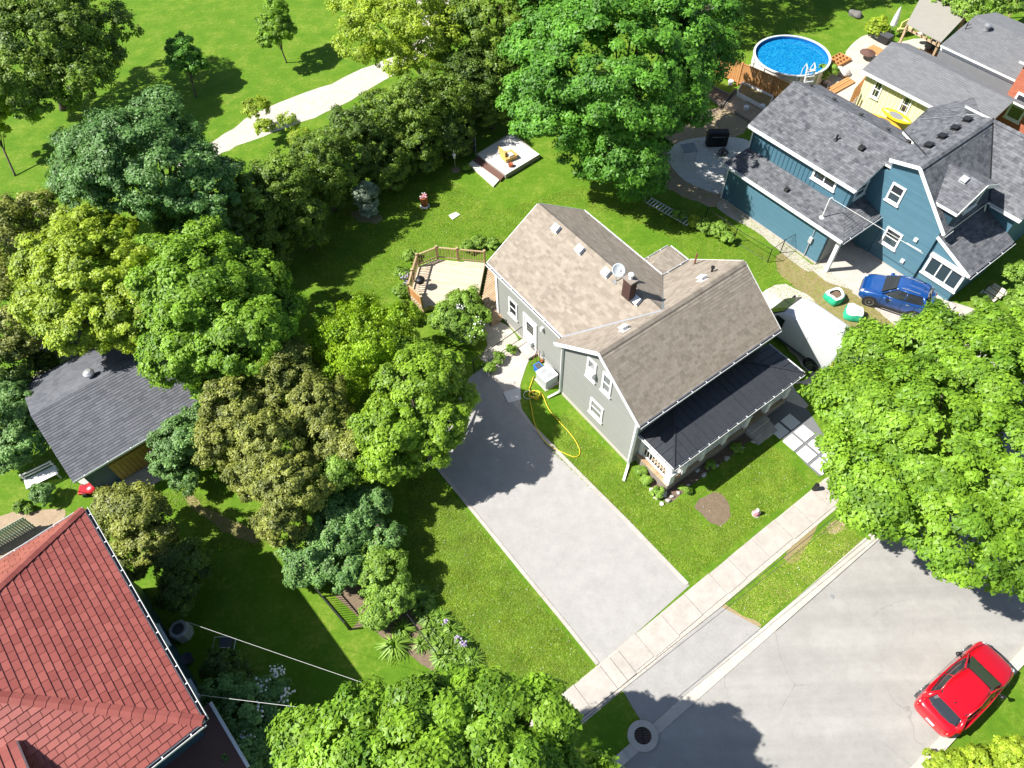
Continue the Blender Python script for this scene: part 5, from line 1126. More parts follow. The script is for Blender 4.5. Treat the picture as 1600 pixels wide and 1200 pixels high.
# neighbour shed with brown roof at top
H5=thing('brown_roof_shed','small brown roofed brick shed with a white gable edge behind the tallest maple','shed',gp(1115,45))
zs=2.5; c1=gp(1086,35,zs); c2=gp(1139,30,zs); mid=(c1+c2)/2; u=(c2-c1).normalized(); v=V3(-u.y,u.x,0); wd=(c2-c1).length
apx=mid+V3(0,0,1.0); R=Roof(H5,'trim_white','shingle_brown',course=.15,width=.32)
v=V3(-.35,1,0).normalized()
R.facet(c1,c1+v*6,apx+v*6,apx); R.facet(c2,c2+v*6,apx+v*6,apx); R.done()
mb=MB(); ci=V3(c1.x,c1.y,0)+u*.25+v*.4; cj=V3(c2.x,c2.y,0)-u*.25+v*.4; mb.prism([ci,cj,cj+V3(0,0,zs),V3(apx.x,apx.y,apx.z-.15)+v*.4,ci+V3(0,0,zs)],v*5); part(mb,'wall','brick_dark',H5)
mb=MB(); mb.beam(c1-V3(0,0,.06),apx-V3(0,0,.06),.04,.18); mb.beam(c2-V3(0,0,.06),apx-V3(0,0,.06),.04,.18); part(mb,'barge_board','umbrella_cloth',H5)
# ---- slate garage lower left
e0=gp(112,751,2.5); e1=gp(303,638,2.5); u=(e1-e0).normalized(); v=V3(-u.y,u.x,0); L=(e1-e0).length+.9
e1=e0+u*L
H6=thing('garage','open fronted garage with dark slate grey shingle roof and ochre board wall','garage',e0+u*3+v*3-V3(0,0,2.5))
rl=[e0,e1,e1+v*3.7+V3(0,0,1.05),e0+v*3.7+V3(0,0,1.05)]
R=Roof(H6,'trim_white','shingle_slate',course=.15,width=.30); R.facet(*rl)
rf=[e0+v*7.0,e1+v*7.0,rl[2],rl[3]]; R.facet(*rf); R.done(); ridgecap(H6,rl[3],rl[2],'shingle_slate')
gutter(H6,e0,e1,-v,hang=1.1,w=.09)
bs=lambda a,b,z:V3(e0.x,e0.y,z)+u*a+v*b
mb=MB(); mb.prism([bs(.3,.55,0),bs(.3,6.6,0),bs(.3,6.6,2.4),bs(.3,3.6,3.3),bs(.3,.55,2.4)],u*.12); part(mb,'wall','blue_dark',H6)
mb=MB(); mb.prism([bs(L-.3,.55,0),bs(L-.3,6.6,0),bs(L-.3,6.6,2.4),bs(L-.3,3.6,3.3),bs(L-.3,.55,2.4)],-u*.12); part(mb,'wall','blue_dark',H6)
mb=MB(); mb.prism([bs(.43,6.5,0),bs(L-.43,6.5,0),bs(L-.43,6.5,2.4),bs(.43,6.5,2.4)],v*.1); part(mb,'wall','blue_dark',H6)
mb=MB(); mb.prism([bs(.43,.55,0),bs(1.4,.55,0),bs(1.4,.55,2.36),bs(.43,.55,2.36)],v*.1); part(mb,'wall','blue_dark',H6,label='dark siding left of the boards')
for k in range(22):
    mb=MB(); mb.box(bs(1.5+.2*k,.50,1.0 if 3<k<14 else 1.18),.185,.04,1.9 if 3<k<14 else 2.2,rz=math.atan2(u.y,u.x)); part(mb,'wall_board','wood_ochre',H6)
mb=MB(); mb.beam(bs(1.4,.44,1.5),bs(5.6,.44,1.5),.05,.12); mb.beam(bs(1.4,.46,2.3),bs(5.6,.46,2.3),.05,.12); part(mb,'cross_rail','wood_ochre',H6)
mb=MB(); c=onplane(143,588,*plane(rf)); mb.lathe(c,[(.16,0),(.16,.16),(.25,.2),(.27,.32),(.15,.42),(0,.44)],16); tv=part(mb,'turbine_vent','steel',H6)
# small shed behind garage
H7=thing('garden_shed','small grey roofed shed half hidden by the yellow green maple','shed',gp(70,590))
s0=gp(37,515,2.3); s1=gp(64,553,2.3); u2=(s1-s0).normalized(); v2=V3(-u2.y,u2.x,0); 
R=Roof(H7,'trim_white','shingle_slate',course=.15,width=.3); R.facet(s0,s1,s1+v2*1.6+V3(0,0,.6),s0+v2*1.6+V3(0,0,.6)); R.facet(s1+v2*3.2,s0+v2*3.2,s0+v2*1.6+V3(0,0,.6),s1+v2*1.6+V3(0,0,.6)); R.done()
mb=MB(); mb.prism([V3(s0.x,s0.y,0)+v2*.2+u2*.15,V3(s1.x,s1.y,0)+v2*.2-u2*.15,V3(s1.x,s1.y,0)+v2*3-u2*.15,V3(s0.x,s0.y,0)+v2*3+u2*.15],(0,0,2.2)); part(mb,'wall','siding_grey',H7)
mb=MB(); mb.prism([gp(82,572,1.6),gp(118,556,1.6),gp(122,546,1.9),gp(95,546,1.9)],(0,0,.06)); tag(mb.build('white_awning','flower_white'),'white sloping panel between the shed and the garage roof','awning')
mb=MB()
for i in range(3): mb.box(gp(66+5*i,592-7*i,.12+.15*i),1.3,.3,.15,rz=.6)
tag(mb.build('wooden_steps','wood_grey'),'grey wooden steps in shade between garage and shed','steps')
# ---- red tiled house
zE=6.0; SE=gp(318,1127,zE); NE=gp(130,795,zE); d=(SE-NE); LE=d.length; A=d/LE; Bv=V3(-A.y,A.x,0)
if Bv.x<0: Bv=-Bv
IN=-Bv
APX=SE-A*5.9+IN*6.2; APX.z=zE+.4*6.2
APX=gp(-165,1069,8.5)
NW=NE+IN*12.4; SW=SE+IN*12.4
H8=thing('red_roof_house','two storey house under a hipped red tile roof in the lower left corner','house',(SE+NE)/2+IN*5-V3(0,0,zE))
mb=MB()
facE=[NE,SE,APX]; facN=[NW,NE,APX]; facS=[SE,SW,APX]; facW=[SW,NW,APX]
for f in (facE,facN,facS,facW): mb.prism([p-V3(0,0,.01) for p in f],(0,0,-.16),.5)
rr_=part(mb,'roof','tile_underlay',H8)
stuff=MB(); allt=[]
for f in (facE,facS,facN):
    col=[]; courses(None,f,.245,.37,.036,gap=.016,stag=.5,lo=.25,full=(f is not facN),collect=col,jit=.04); allt+=col
def dist_in(c):
    x,y=proj(c); inside=-10<x<1610 and -10<y<1210
    return (0 if inside else 1000)+(V3(0,0,CAM_H)-c).length
allt.sort(key=lambda t:dist_in(t[1]))
for i,(m_,c) in enumerate(allt):
    if i<300: part(m_,'roof_tile','tile_red',rr_)
    elif dist_in(c)<1000 or i<1200:
        b=len(stuff.v); stuff.v+=m_.v; stuff.f+=[[b+j for j in f] for f in m_.f]; stuff.t+=m_.t
part(stuff,'roof_tiles','tile_red',rr_,kind='stuff')
def hipcap(p,q,m='tile_red'):
    p=Vector(p);q=Vector(q);L=(q-p).length;d=(q-p)/L;sdv=d.cross(V3(0,0,1)).normalized(); k=int(L/.36); mb=MB()
    for i in range(k):
        a=p+d*(L*i/k)+V3(0,0,.10);b=p+d*(L*(i+1)/k)+V3(0,0,.085); t=random.random()
        for s in (1,-1): mb.poly([a,b,b+sdv*s*.17-V3(0,0,.06),a+sdv*s*.17-V3(0,0,.06)][::s],t)
        mb.poly([a-sdv*.17-V3(0,0,.06),a,a+sdv*.17-V3(0,0,.06),a+sdv*.17-V3(0,0,.09),a-sdv*.17-V3(0,0,.09)],t)
    return part(mb,'hip_tiles',m,H8,kind='stuff')
hipcap(SE,APX); hipcap(NE,APX)
gutter(H8,NE,SE,-IN,hang=.75,w=.13); gutter(H8,SE,SW,A,hang=1.0,w=.13); gutter(H8,NW,NE,-A,hang=1.5)
ws=.75; c0=NE-V3(0,0,zE)+IN*ws+A*ws; c1=SE-V3(0,0,zE)+IN*ws-A*ws
mb=MB(); mb.prism([c0,c1,c1+IN*10.8,c0+IN*10.8],(0,0,zE-.15)); part(mb,'wall','blue_dark',H8)
for t_,z_ in ((.38,2.0),(.72,2.0)): window(H8,c0.lerp(c1,t_)-IN*.003+V3(0,0,z_),A,-IN,.9,1.2,frame='umbrella_cloth')
mb=MB(); 
# lower dark porch roof to the south east
pz_=3.1; mb.prism([gp(328,1098,pz_),gp(387,1197,pz_),gp(420,1290,pz_),gp(160,1290,pz_),gp(235,1160,pz_)],(0,0,-.15)); lp=part(mb,'porch_roof','brown_canvas',H8)
mb=MB(); mb.beam(gp(329,1098,pz_+.02),gp(388,1198,pz_+.02),.10,.10); part(mb,'gutter','gutter_white',lp)
# cross gable stub at the frame corner
zg2=7.3; k0=gp(24,1156,zg2); k1=k0+A*3.2; kk=k0+IN*3
R=Roof(H8,'trim_white','tile_red',course=.245,width=.37,th=.036)
R.facet(k1,k0,k0+IN*2.2+V3(0,0,.8),k1+IN*2.2+V3(0,0,.8)); R.facet(k1+IN*4.4,k0+IN*4.4,k0+IN*2.2+V3(0,0,.8),k1+IN*2.2+V3(0,0,.8)); R.done('gable_roof')
mb=MB(); mb.prism([k0-V3(0,0,1.3)+IN*.3,k1-V3(0,0,1.3)+IN*.3-A*.2,k1-V3(0,0,.15)+IN*.3-A*.2,k0-V3(0,0,.15)+IN*.3],IN*3.8); part(mb,'wall','trim_white',H8)
mb=MB(); cx=gp(-95,1050,7.9); mb.box(cx,.75,.75,2.2,rz=math.atan2(A.y,A.x)); part(mb,'chimney','brick_dark',H8)
# ------------------------------------------------------------ vehicles
class VF:
    """vehicle frame: x forward, y left, z up"""
    def __init__(s,front,rear,z=.6):
        f=gp(*front,z); r=gp(*rear,z); d=(f-r); d.z=0; s.X=d.normalized(); s.Y=V3(-s.X.y,s.X.x,0); m=(f+r)/2; s.o=V3(m.x,m.y,0.006); s.len=d.length; s.rz=math.atan2(s.X.y,s.X.x)
    def __call__(s,x,y,z): return s.o+s.X*x+s.Y*y+V3(0,0,z)
def grid_mesh(rows):
    """rows of points -> quads"""
    mb=MB(); n=len(rows[0]); 
    for r in rows: mb.v+=[Vector(p) for p in r]
    for i in range(len(rows)-1):
        for j in range(n-1): mb.f.append([i*n+j,i*n+j+1,(i+1)*n+j+1,(i+1)*n+j]); mb.t.append(.5)
    return mb
def subsurf(o,l=2):
    m=o.modifiers.new('smooth','SUBSURF'); m.levels=l; m.render_levels=l
    o.data.polygons.foreach_set('use_smooth',[True]*len(o.data.polygons)); return o
def body_shell(vf,st,name,m,parent):
    """st: (x, half width, z bottom, z shoulder, z deck)"""
    mb=MB(); rings=[]
    for (x,w,zb,zs,zd) in st:
        half=[(0,zb),(w*.8,zb),(w*.96,zb+.08),(w,(zb+zs)*.5),(w*.98,zs),(w*.90,zd-.015),(w*.5,zd+.01),(0,zd+.02)]
        ring=half+[(-y,z) for y,z in half[-2:0:-1]]
        rings.append([vf(x,y,z) for y,z in ring])
    n=len(rings[0])
    for r in rings: mb.v+=r
    for i in range(len(rings)-1):
        for j in range(n): mb.f.append([i*n+j,(i+1)*n+j,(i+1)*n+(j+1)%n,i*n+(j+1)%n]); mb.t.append(.5)
    mb.f.append(list(range(n))); mb.t.append(.5); mb.f.append([(len(rings)-1)*n+j for j in range(n)][::-1]); mb.t.append(.5)
    return subsurf(part(mb,name,m,parent))
def wheel(vf,x,y,r,parent):
    s=1 if y>0 else -1; c=vf(x,y,r); Z=vf.Y*s
    mb=MB(); mb.lathe(c,[(r*.62,-.10),(r*.95,-.10),(r,-.06),(r,.06),(r*.95,.10),(r*.68,.10),(r*.66,.02)],26,Z=Z,X=vf.X,tint=.5); w=part(mb,'wheel','tyre',parent,smooth=False)
    mb=MB(); mb.lathe(c,[(r*.66,.03),(r*.67,.102),(r*.60,.095),(r*.58,.04),(0,.04)],22,Z=Z,X=vf.X)
    for k in range(5):
        a=2*math.pi*k/5; d=vf.X*math.cos(a)+V3(0,0,math.sin(a)); q=Z.cross(d); mb.box(c+Z*.078+d*r*.33,r*.56,r*.17,.025,X=d,Y=q,Z=Z)
    mb.lathe(c,[(r*.16,.07),(r*.14,.10),(0,.105)],12,Z=Z,X=vf.X); part(mb,'rim','rim',w)
    return w
def hatchback(front,rear,z,label,paint,W=.89,suv=False,spare=0):
    vf=VF(front,rear,z); Lh=vf.len/2; t=thing('parked_car',label,'car',vf.o)
    up=.10 if suv else 0
    S=Lh/2.2
    st=[(2.20,.56,.30,.50,.58),(2.14,.74,.22,.58,.70),(1.95,.84,.20,.66,.80),(1.55,W*.985,.20,.74,.90),(1.10,W,.20,.82,.97),(.6,W,.20,.88,1.0),(-.4,W,.20,.92,1.03),(-1.2,W,.20,.95,1.05),(-1.75,W*.975,.22,.95,1.06),(-2.05,W*.9,.28,.88,1.04),(-2.17,W*.78,.36,.78,.94),(-2.21,W*.6,.40,.66,.78)]
    st=[(x*S,w,zb+up*.6,zs+up,zd+up) for x,w,zb,zs,zd in st]
    bd=body_shell(vf,st,'body',paint,t)
    zr=1.44+up*1.6; zb=.98+up
    # cabin glass: lofted greenhouse
    cols=[(1.02,.70,zb-.02,0),(.80,.80,zb+.02,0)]
    rows=[]
    base=[(1.05,0),(1.0,.45),(.78,.76),(.2,.82),(-.6,.83),(-1.3,.80),(-1.80,.72),(-1.98,.40),(-2.02,0)]
    top=[(.22,0),(.19,.35),(.10,.53),(-.1,.575),(-.6,.59),(-1.05,.575),(-1.32,.53),(-1.42,.33),(-1.44,0)]
    full=lambda q:q+[(x,-y) for x,y in q[-2:0:-1]]
    B=full(base);Tp=full(top)
    R0=[vf(x*S,y,zb-.04) for x,y in B]; R1=[vf((x*.52+x2*.48)*S,(y*.55+y2*.45)*1.02,zb+(zr-zb)*.5) for (x,y),(x2,y2) in zip(B,Tp)]; R2=[vf(x*S,y,zr-.03) for x,y in Tp]
    mb=MB(); n=len(R0)
    for r in (R0,R1,R2): mb.v+=r
    for i in range(2):
        for j in range(n): mb.f.append([i*n+j,i*n+(j+1)%n,(i+1)*n+(j+1)%n,(i+1)*n+j]); mb.t.append(.5)
    mb.f.append([2*n+j for j in range(n)]); mb.t.append(.5)
    gl=part(mb,'windows','glass_dark',t,smooth=False)
    # roof skin
    mb=MB(); rows=[]
    for k,(x,w,dz) in enumerate([(.27,.50,-.045),(.12,.56,-.01),(-.35,.60,.018),(-.9,.60,.012),(-1.3,.57,-.02),(-1.56,.53,-.055)]):
        rows.append([vf(x*S,-w,zr-.05+dz),vf(x*S,-w*.93,zr+dz),vf(x*S,-w*.5,zr+.022+dz),vf(x*S,0,zr+.03+dz),vf(x*S,w*.5,zr+.022+dz),vf(x*S,w*.93,zr+dz),vf(x*S,w,zr-.05+dz)])
    rf=part(grid_mesh(rows),'roof',paint,t); subsurf(rf)
    # pillars
    mb=MB()
    for s in (-1,1):
        mb.tube([vf(.98*S,s*.74,zb),vf(.55*S,s*.66,zb+.25*(zr-zb)/.46),vf(.13*S,s*.555,zr-.02)],[.035,.03,.03],8)
        mb.tube([vf(-1.82*S,s*.76,zb),vf(-1.62*S,s*.68,zb+.22),vf(-1.33*S,s*.55,zr-.02)],[.13,.10,.06],8)
        mb.tube([vf(-.42*S,s*.83,zb),vf(-.45*S,s*.60,zr-.03)],.025,6)
        mb.tube([vf(.13*S,s*.575,zr-.02),vf(-.6*S,s*.615,zr),vf(-1.35*S,s*.575,zr-.03)],.03,6)
        mb.tube([vf(.95*S,s*.80,zb-.01),vf(0,s*.86,zb+.0),vf(-1.3*S,s*.86,zb+.02),vf(-1.8*S,s*.80,zb+.02)],[.02,.03,.05,.05],6)
    part(mb,'pillars',paint,t,smooth=True)
    # rear deck below rear window
    rws=[]
    for x,w,zz in ((-1.80,.70,zb+.10),(-1.96,.76,zb+.06),(-2.10,.74,zb-.02),(-2.18,.68,zb-.14)):
        rws.append([vf(x*S,-w,zz-.06),vf(x*S,-w*.8,zz-.01),vf(x*S,0,zz+.02),vf(x*S,w*.8,zz-.01),vf(x*S,w,zz-.06)])
    subsurf(part(grid_mesh(rws),'tailgate',paint,t))
    # glass inserts: windscreen + rear screen
    def quadglass(name,pts,m='glass_dark'):
        mb=MB(); mb.prism(pts,V3(0,0,.012)); return part(mb,name,m,t)
    quadglass('windscreen',[vf(1.0*S,.66,zb+.045),vf(.29*S,.50,zr-.015),vf(.29*S,-.50,zr-.015),vf(1.0*S,-.66,zb+.045)])
    quadglass('rear_window',[vf(-1.52*S,.42,zr-.07),vf(-1.80*S,.56,zb+.17),vf(-1.80*S,-.56,zb+.17),vf(-1.52*S,-.42,zr-.07)])
    mb=MB(); mb.beam(vf(.98*S,-.3,zb+.08),vf(.86*S,.35,zb+.12),.015,.012); mb.beam(vf(1.0*S,.2,zb+.07),vf(.82*S,.62,zb+.12),.015,.012); part(mb,'wiper','black_metal',t)
    r=.335 if suv else .32; wx=(1.36*S,-1.32*S)
    mb=MB()
    for x in wx:
        for s in (-1,1): mb.lathe(vf(x,s*(W-.16),r+.01),[(r+.075,0),(r+.075,.165),(0,.166)],24,Z=vf.Y*s,X=vf.X,tint=.5)
    part(mb,'wheel_arch','tyre' if suv else 'plastic_dark',t,kind='stuff')
    if suv:
        mb=MB()
        for s in (-1,1): mb.beam(vf(1.0*S,s*(W-.005),.30),vf(-.95*S,s*(W-.005),.30),.03,.14)
        mb.beam(vf(-2.16*S,-.7,.42),vf(-2.16*S,.7,.42),.12,.22); part(mb,'cladding','tyre',t)
        mb=MB()
        for s in (-1,1): mb.tube([vf(.0,s*.46,zr+.03),vf(-.5*S,s*.47,zr+.06),vf(-1.1*S,s*.46,zr+.03)],.018,6)
        part(mb,'roof_rails','steel',t)
    for x in wx:
        for s in (-1,1): wheel(vf,x,s*(W-.085),r,t)
    for s in (-1,1):
        mb=MB(); mb.blob(vf(1.98*S,s*.62,.68+up),.17,3,.05,sub=2,sz=.5); part(mb,'headlight','lamp_clear',t,smooth=True)
        mb=MB(); mb.blob(vf(-2.06*S,s*.66,.84+up),.17,3,.05,sub=2,sz=.55); part(mb,'tail_light','lamp_red',t,smooth=True)
        mb=MB(); mb.blob(vf(.66*S,s*(W+.11),zb+.02),.13,5,.1,sub=2,sz=.62); mb.beam(vf(.66*S,s*(W-.06),zb-.02),vf(.66*S,s*(W+.06),zb),.05,.04); part(mb,'wing_mirror','black_metal' if not suv else paint,t,smooth=True)
        mb=MB(); mb.beam(vf(.42*S,s*W,zb-.12),vf(.24*S,s*W,zb-.12),.03,.03); mb.beam(vf(-.62*S,s*W,zb-.10),vf(-.80*S,s*W,zb-.10),.03,.03); part(mb,'door_handle','steel',t)
    mb=MB(); mb.box(vf(-2.22*S,0,.66+up),.02,.34,.12,rz=vf.rz); part(mb,'number_plate','plastic_white',t)
    mb=MB()
    for s in (-1,1):
        mb.tube([vf(1.02*S,s*.79,zb-.005),vf(1.5*S,s*.74,zb-.045),vf(2.02*S,s*.60,zb-.19)],.008,4)
        for x in (.86,-.40,-1.16): mb.tube([vf(x*S,s*(W*.93),zb+.012),vf(x*S,s*(W+.004),zb-.14),vf(x*S,s*(W+.006),.50)],.007,4)
        mb.tube([vf(.86*S,s*(W+.004),.36),vf(-1.16*S,s*(W+.004),.36)],.007,4)
    mb.tube([vf(2.03*S,-.60,zb-.19),vf(2.09*S,0,zb-.19),vf(2.03*S,.60,zb-.19)],.008,4)
    part(mb,'panel_gaps','black_metal',t,kind='stuff')
    mb=MB(); mb.lathe(vf(-1.28*S,.0,zr),[(.035,0),(.02,.05),(.006,.09),(0,.1)],8); part(mb,'antenna','black_metal',t)
    mb=MB(); mb.box(vf(.35*S,.25,zb-.02),.9,.5,.02,rz=vf.rz); mb.box(vf(.75*S,.1,zb+.01),.25,1.1,.03,rz=vf.rz); part(mb,'dashboard','plastic_dark',t)
    mb=MB(); mb.box(vf(2.185*S,0,.48+up),.05,.9,.16,rz=vf.rz); part(mb,'grille','black_metal',t,bevel=.02)
    return t,vf
hatchback((1561,1023),(1452,1128),.6,'red hatchback parked against the far kerb in the lower right','car_red',W=.88)
hatchback((1346,444),(1456,480),.6,'metallic blue crossover parked beside the teal blue house','car_blue',W=.90,suv=True)
# cargo van
vf=VF((1205,470),(1322,560),1.0); 
vr=gp(1326,534,2.45); vfr=gp(1222,470,2.3)
vf=VF((1192,478),(1312,565),.8)
t=thing('cargo_van','white high roofed cargo van squeezed between the two houses','van',vf.o); Lh=vf.len/2; S=Lh/2.85
W=.98
st=[(2.85,.60,.40,.62,.74),(2.80,.82,.32,.75,.92),(2.55,.93,.30,.88,1.10),(2.15,W,.30,1.0,1.22),(1.9,W,.30,1.15,1.38),(1.6,W,.30,1.4,1.75),(1.2,W,.30,1.7,2.2),(.85,W,.30,1.9,2.42),(.3,W,.30,2.0,2.5),(-1.2,W,.30,2.0,2.52),(-2.4,W,.30,2.0,2.5),(-2.7,W*.99,.32,2.0,2.46),(-2.82,W*.95,.36,1.95,2.38),(-2.86,W*.85,.42,1.7,2.1)]
body_shell(vf,[(x*S,w,a,b,c) for x,w,a,b,c in st],'body','van_white',t)
mb=MB(); mb.prism([vf(2.08*S,.82,1.36),vf(1.12*S,.78,2.27),vf(1.12*S,-.78,2.27),vf(2.08*S,-.82,1.36)],V3(0,0,.02)+vf.X*.02); part(mb,'windscreen','glass_dark',t)
for s in (-1,1):
    mb=MB(); mb.prism([vf(1.75*S,s*(W*.985),1.32),vf(.75*S,s*(W*.99),1.32),vf(.75*S,s*(W*.955),1.95),vf(1.3*S,s*(W*.955),1.95)],vf.Y*s*.025); part(mb,'side_window','glass_dark',t)
    mb=MB(); mb.beam(vf(1.9*S,s*(W-.0),.55),vf(-2.5*S,s*(W-.0),.55),.03,.12); part(mb,'side_moulding','plastic_dark',t)
    mb=MB(); mb.box(vf(1.75*S,s*(W+.14),1.45),.12,.22,.34,rz=vf.rz); part(mb,'wing_mirror','black_metal',t,bevel=.03)
    for x in (1.85,-1.75):
        mb=MB(); mb.lathe(vf(x*S,s*(W-.16),.36),[(.44,0),(.44,.165),(0,.166)],22,Z=vf.Y*s,X=vf.X,tint=.5); part(mb,'wheel_arch','black_metal',t)
        wheel(vf,x*S,s*(W-.08),.35,t)
    mb=MB(); mb.blob(vf(2.62*S,s*.72,.86),.18,3,.05,sz=.8); part(mb,'headlight','lamp_clear',t,smooth=True)
    mb=MB(); mb.box(vf(-2.84*S,s*.88,1.2),.06,.1,.5,rz=vf.rz); part(mb,'tail_light','lamp_red',t)
mb=MB()
for y in (-.6,-.36,-.12,.12,.36,.6): mb.beam(vf(.3*S,y,2.515),vf(-2.4*S,y,2.53),.06,.02)
part(mb,'roof_rib','van_white',t,kind='stuff')
mb=MB(); mb.beam(vf(.72*S,-.86,2.43),vf(.72*S,.86,2.43),.012,.012)
for s in (-1,1): mb.tube([vf(.7*S,s*.985,1.9),vf(.7*S,s*(W+.004),.6)],.008,4); mb.tube([vf(-.9*S,s*.985,2.0),vf(-.9*S,s*(W+.004),.6)],.008,4)
part(mb,'panel_gaps','plastic_grey',t,kind='stuff')
mb=MB(); mb.beam(vf(-2.9*S,-.85,.5),vf(-2.9*S,.85,.5),.14,.16); part(mb,'rear_bumper','plastic_dark',t)
mb=MB(); mb.box(vf(-2.865*S,0,1.3),.02,.015,1.7,rz=vf.rz); mb.beam(vf(-2.87*S,-.8,2.0),vf(-2.87*S,.8,2.0),.015,.015); part(mb,'rear_door_seam','plastic_dark',t)
mb=MB(); mb.beam(vf(1.9*S,-.5,1.5),vf(1.75*S,.1,1.65),.02,.02); part(mb,'wiper','black_metal',t)
# ------------------------------------------------------------ back deck
dk=.45; D0=thing('wooden_deck','pale wooden deck with baluster rail and lower side platform behind the grey house','deck',gp(700,430))
ring=[(758,411),(749,456),(738,472),(668,478),(661,482),(641,462),(647,440),(654,416),(684,404)]
ringw=[gp(x,y,dk) for x,y in ring]
mb=MB(); mb.prism([p-V3(0,0,.08) for p in ringw],(0,0,-.30)); part(mb,'deck_frame','wood_rail',D0)
mb=MB(); 
dd=(gp(757,436,dk)-gp(684,404+28,dk)); dirx=(gp(750,440,dk)-gp(660,430,dk)).normalized(); nx=V3(-dirx.y,dirx.x,0)
P2=[((p-ringw[0]).dot(dirx),(p-ringw[0]).dot(nx)) for p in ringw]
vv=min(p[1] for p in P2)
while vv<max(p[1] for p in P2):
    us=[]; n=len(P2); vm=vv+.07
    for i in range(n):
        a,b=P2[i],P2[(i+1)%n]
        if (a[1]-vm)*(b[1]-vm)<0: us.append(a[0]+(b[0]-a[0])*(vm-a[1])/(b[1]-a[1]))
    if len(us)>=2:
        a,b=min(us),max(us); o=ringw[0]; z=V3(0,0,-.075)
        bm_=MB(); bm_.prism([o+dirx*a+nx*vv+z,o+dirx*b+nx*vv+z,o+dirx*b+nx*(vv+.122)+z,o+dirx*a+nx*(vv+.122)+z],(0,0,.075)); part(bm_,'deck_board','wood_deck',D0)
    vv+=.142
# lower platform next to the wall
lowp=[(759,437),(775,452),(782,497),(770,508),(757,505),(745,480),(750,455)]
lz=.22; q=[gp(x,y,lz) for x,y in [(763,413),(773,424),(785,497),(768,506),(753,466)]]
mb=MB(); mb.prism([p-V3(0,0,.05) for p in q],(0,0,-.15)); part(mb,'platform_frame','wood_rail',D0)
dx=(gp(780,450,lz)-gp(757,468,lz)).normalized(); nn_=V3(-dx.y,dx.x,0); P2=[((p-q[0]).dot(dx),(p-q[0]).dot(nn_)) for p in q]
vv=min(p[1] for p in P2)
while vv<max(p[1] for p in P2):
    us=[]; vm=vv+.065
    for i in range(len(P2)):
        a,b=P2[i],P2[(i+1)%len(P2)]
        if (a[1]-vm)*(b[1]-vm)<0: us.append(a[0]+(b[0]-a[0])*(vm-a[1])/(b[1]-a[1]))
    if len(us)>=2:
        a,b=min(us),max(us); o=q[0]; z=V3(0,0,-.045)
        bm_=MB(); bm_.prism([o+dx*a+nn_*vv+z,o+dx*b+nn_*vv+z,o+dx*b+nn_*(vv+.12)+z,o+dx*a+nn_*(vv+.12)+z],(0,0,.045)); part(bm_,'deck_board','wood_deck_warm',D0)
    vv+=.14
rl_=[(758,411),(716,407),(684,404),(654,416),(647,440),(641,462),(661,482)]
rp=[gp(x,y,dk) for x,y in rl_]
for i,p in enumerate(rp):
    mb=MB(); mb.box(p+V3(0,0,.5),.11,.11,1.0,rz=.3); mb.box(p+V3(0,0,1.02),.14,.14,.05,rz=.3); part(mb,'rail_post','wood_rail',D0)
bal=None
for i in range(len(rp)-1):
    p,q=rp[i],rp[i+1]; L=(q-p).length; d=(q-p)/L
    mb=MB(); mb.beam(p+V3(0,0,.92),q+V3(0,0,.92),.10,.045); part(mb,'rail','wood_rail',D0); mb=MB(); mb.beam(p+V3(0,0,.15),q+V3(0,0,.15),.05,.07); part(mb,'rail','wood_rail',D0)
    if i==5:
        for k in range(9): mb=MB(); mb.box(p+d*(L*(k+.5)/9)+V3(0,0,.53),L/9-.01,.02,.72,X=d,Y=V3(-d.y,d.x,0)); part(mb,'rail_board','wood_cedar',D0)
    else:
        n=int(L/.14)
        for k in range(n):
            c=p+d*(L*(k+.5)/n)+V3(0,0,.53)
            if bal is None: mb=MB(); mb.box(c,.035,.035,.74,rz=.3); bal=part(mb,'baluster','wood_rail',D0); bc=c
            else: share(bal,c-bc,D0)
# stair gate piece at lower left
mb=MB(); a=gp(661,482,.1); b=gp(685,474,.1)
for k in range(5): mb.beam(gp(661+1,470+3*k,.1+.02*k),gp(686,466+3*k,.1+.02*k),.05,.04)
for k in range(4): mb.beam(gp(664+7*k,468,.2),gp(666+7*k,484,.2),.04,.04)
tag(mb.build('lattice_panel','wood_grey'),'weathered lattice panel lying at the lower left deck corner','lattice')
gr=thing('kettle_grill','round black kettle grill standing on the pale deck by the rail','grill',gp(656,450,dk)+V3(.1,0,0)); c=Vector(gr.location)
mb=MB(); mb.lathe(c+V3(0,0,.62),[(.02,-.2),(.2,-.14),(.28,0),(.28,.02)],20); part(mb,'bowl','black_metal',gr,smooth=True)
mb=MB(); mb.lathe(c+V3(0,0,.645),[(.29,0),(.26,.11),(.15,.18),(.03,.2),(0,.2)],20); mb.box(c+V3(0,0,.88),.12,.03,.03); part(mb,'lid','black_metal',gr,smooth=True)
for k in range(3):
    a=2.1*k; mb=MB(); mb.tube([c+V3(math.cos(a)*.15,math.sin(a)*.15,.5),c+V3(math.cos(a)*.3,math.sin(a)*.3,0)],.015,6); part(mb,'leg','steel',gr)
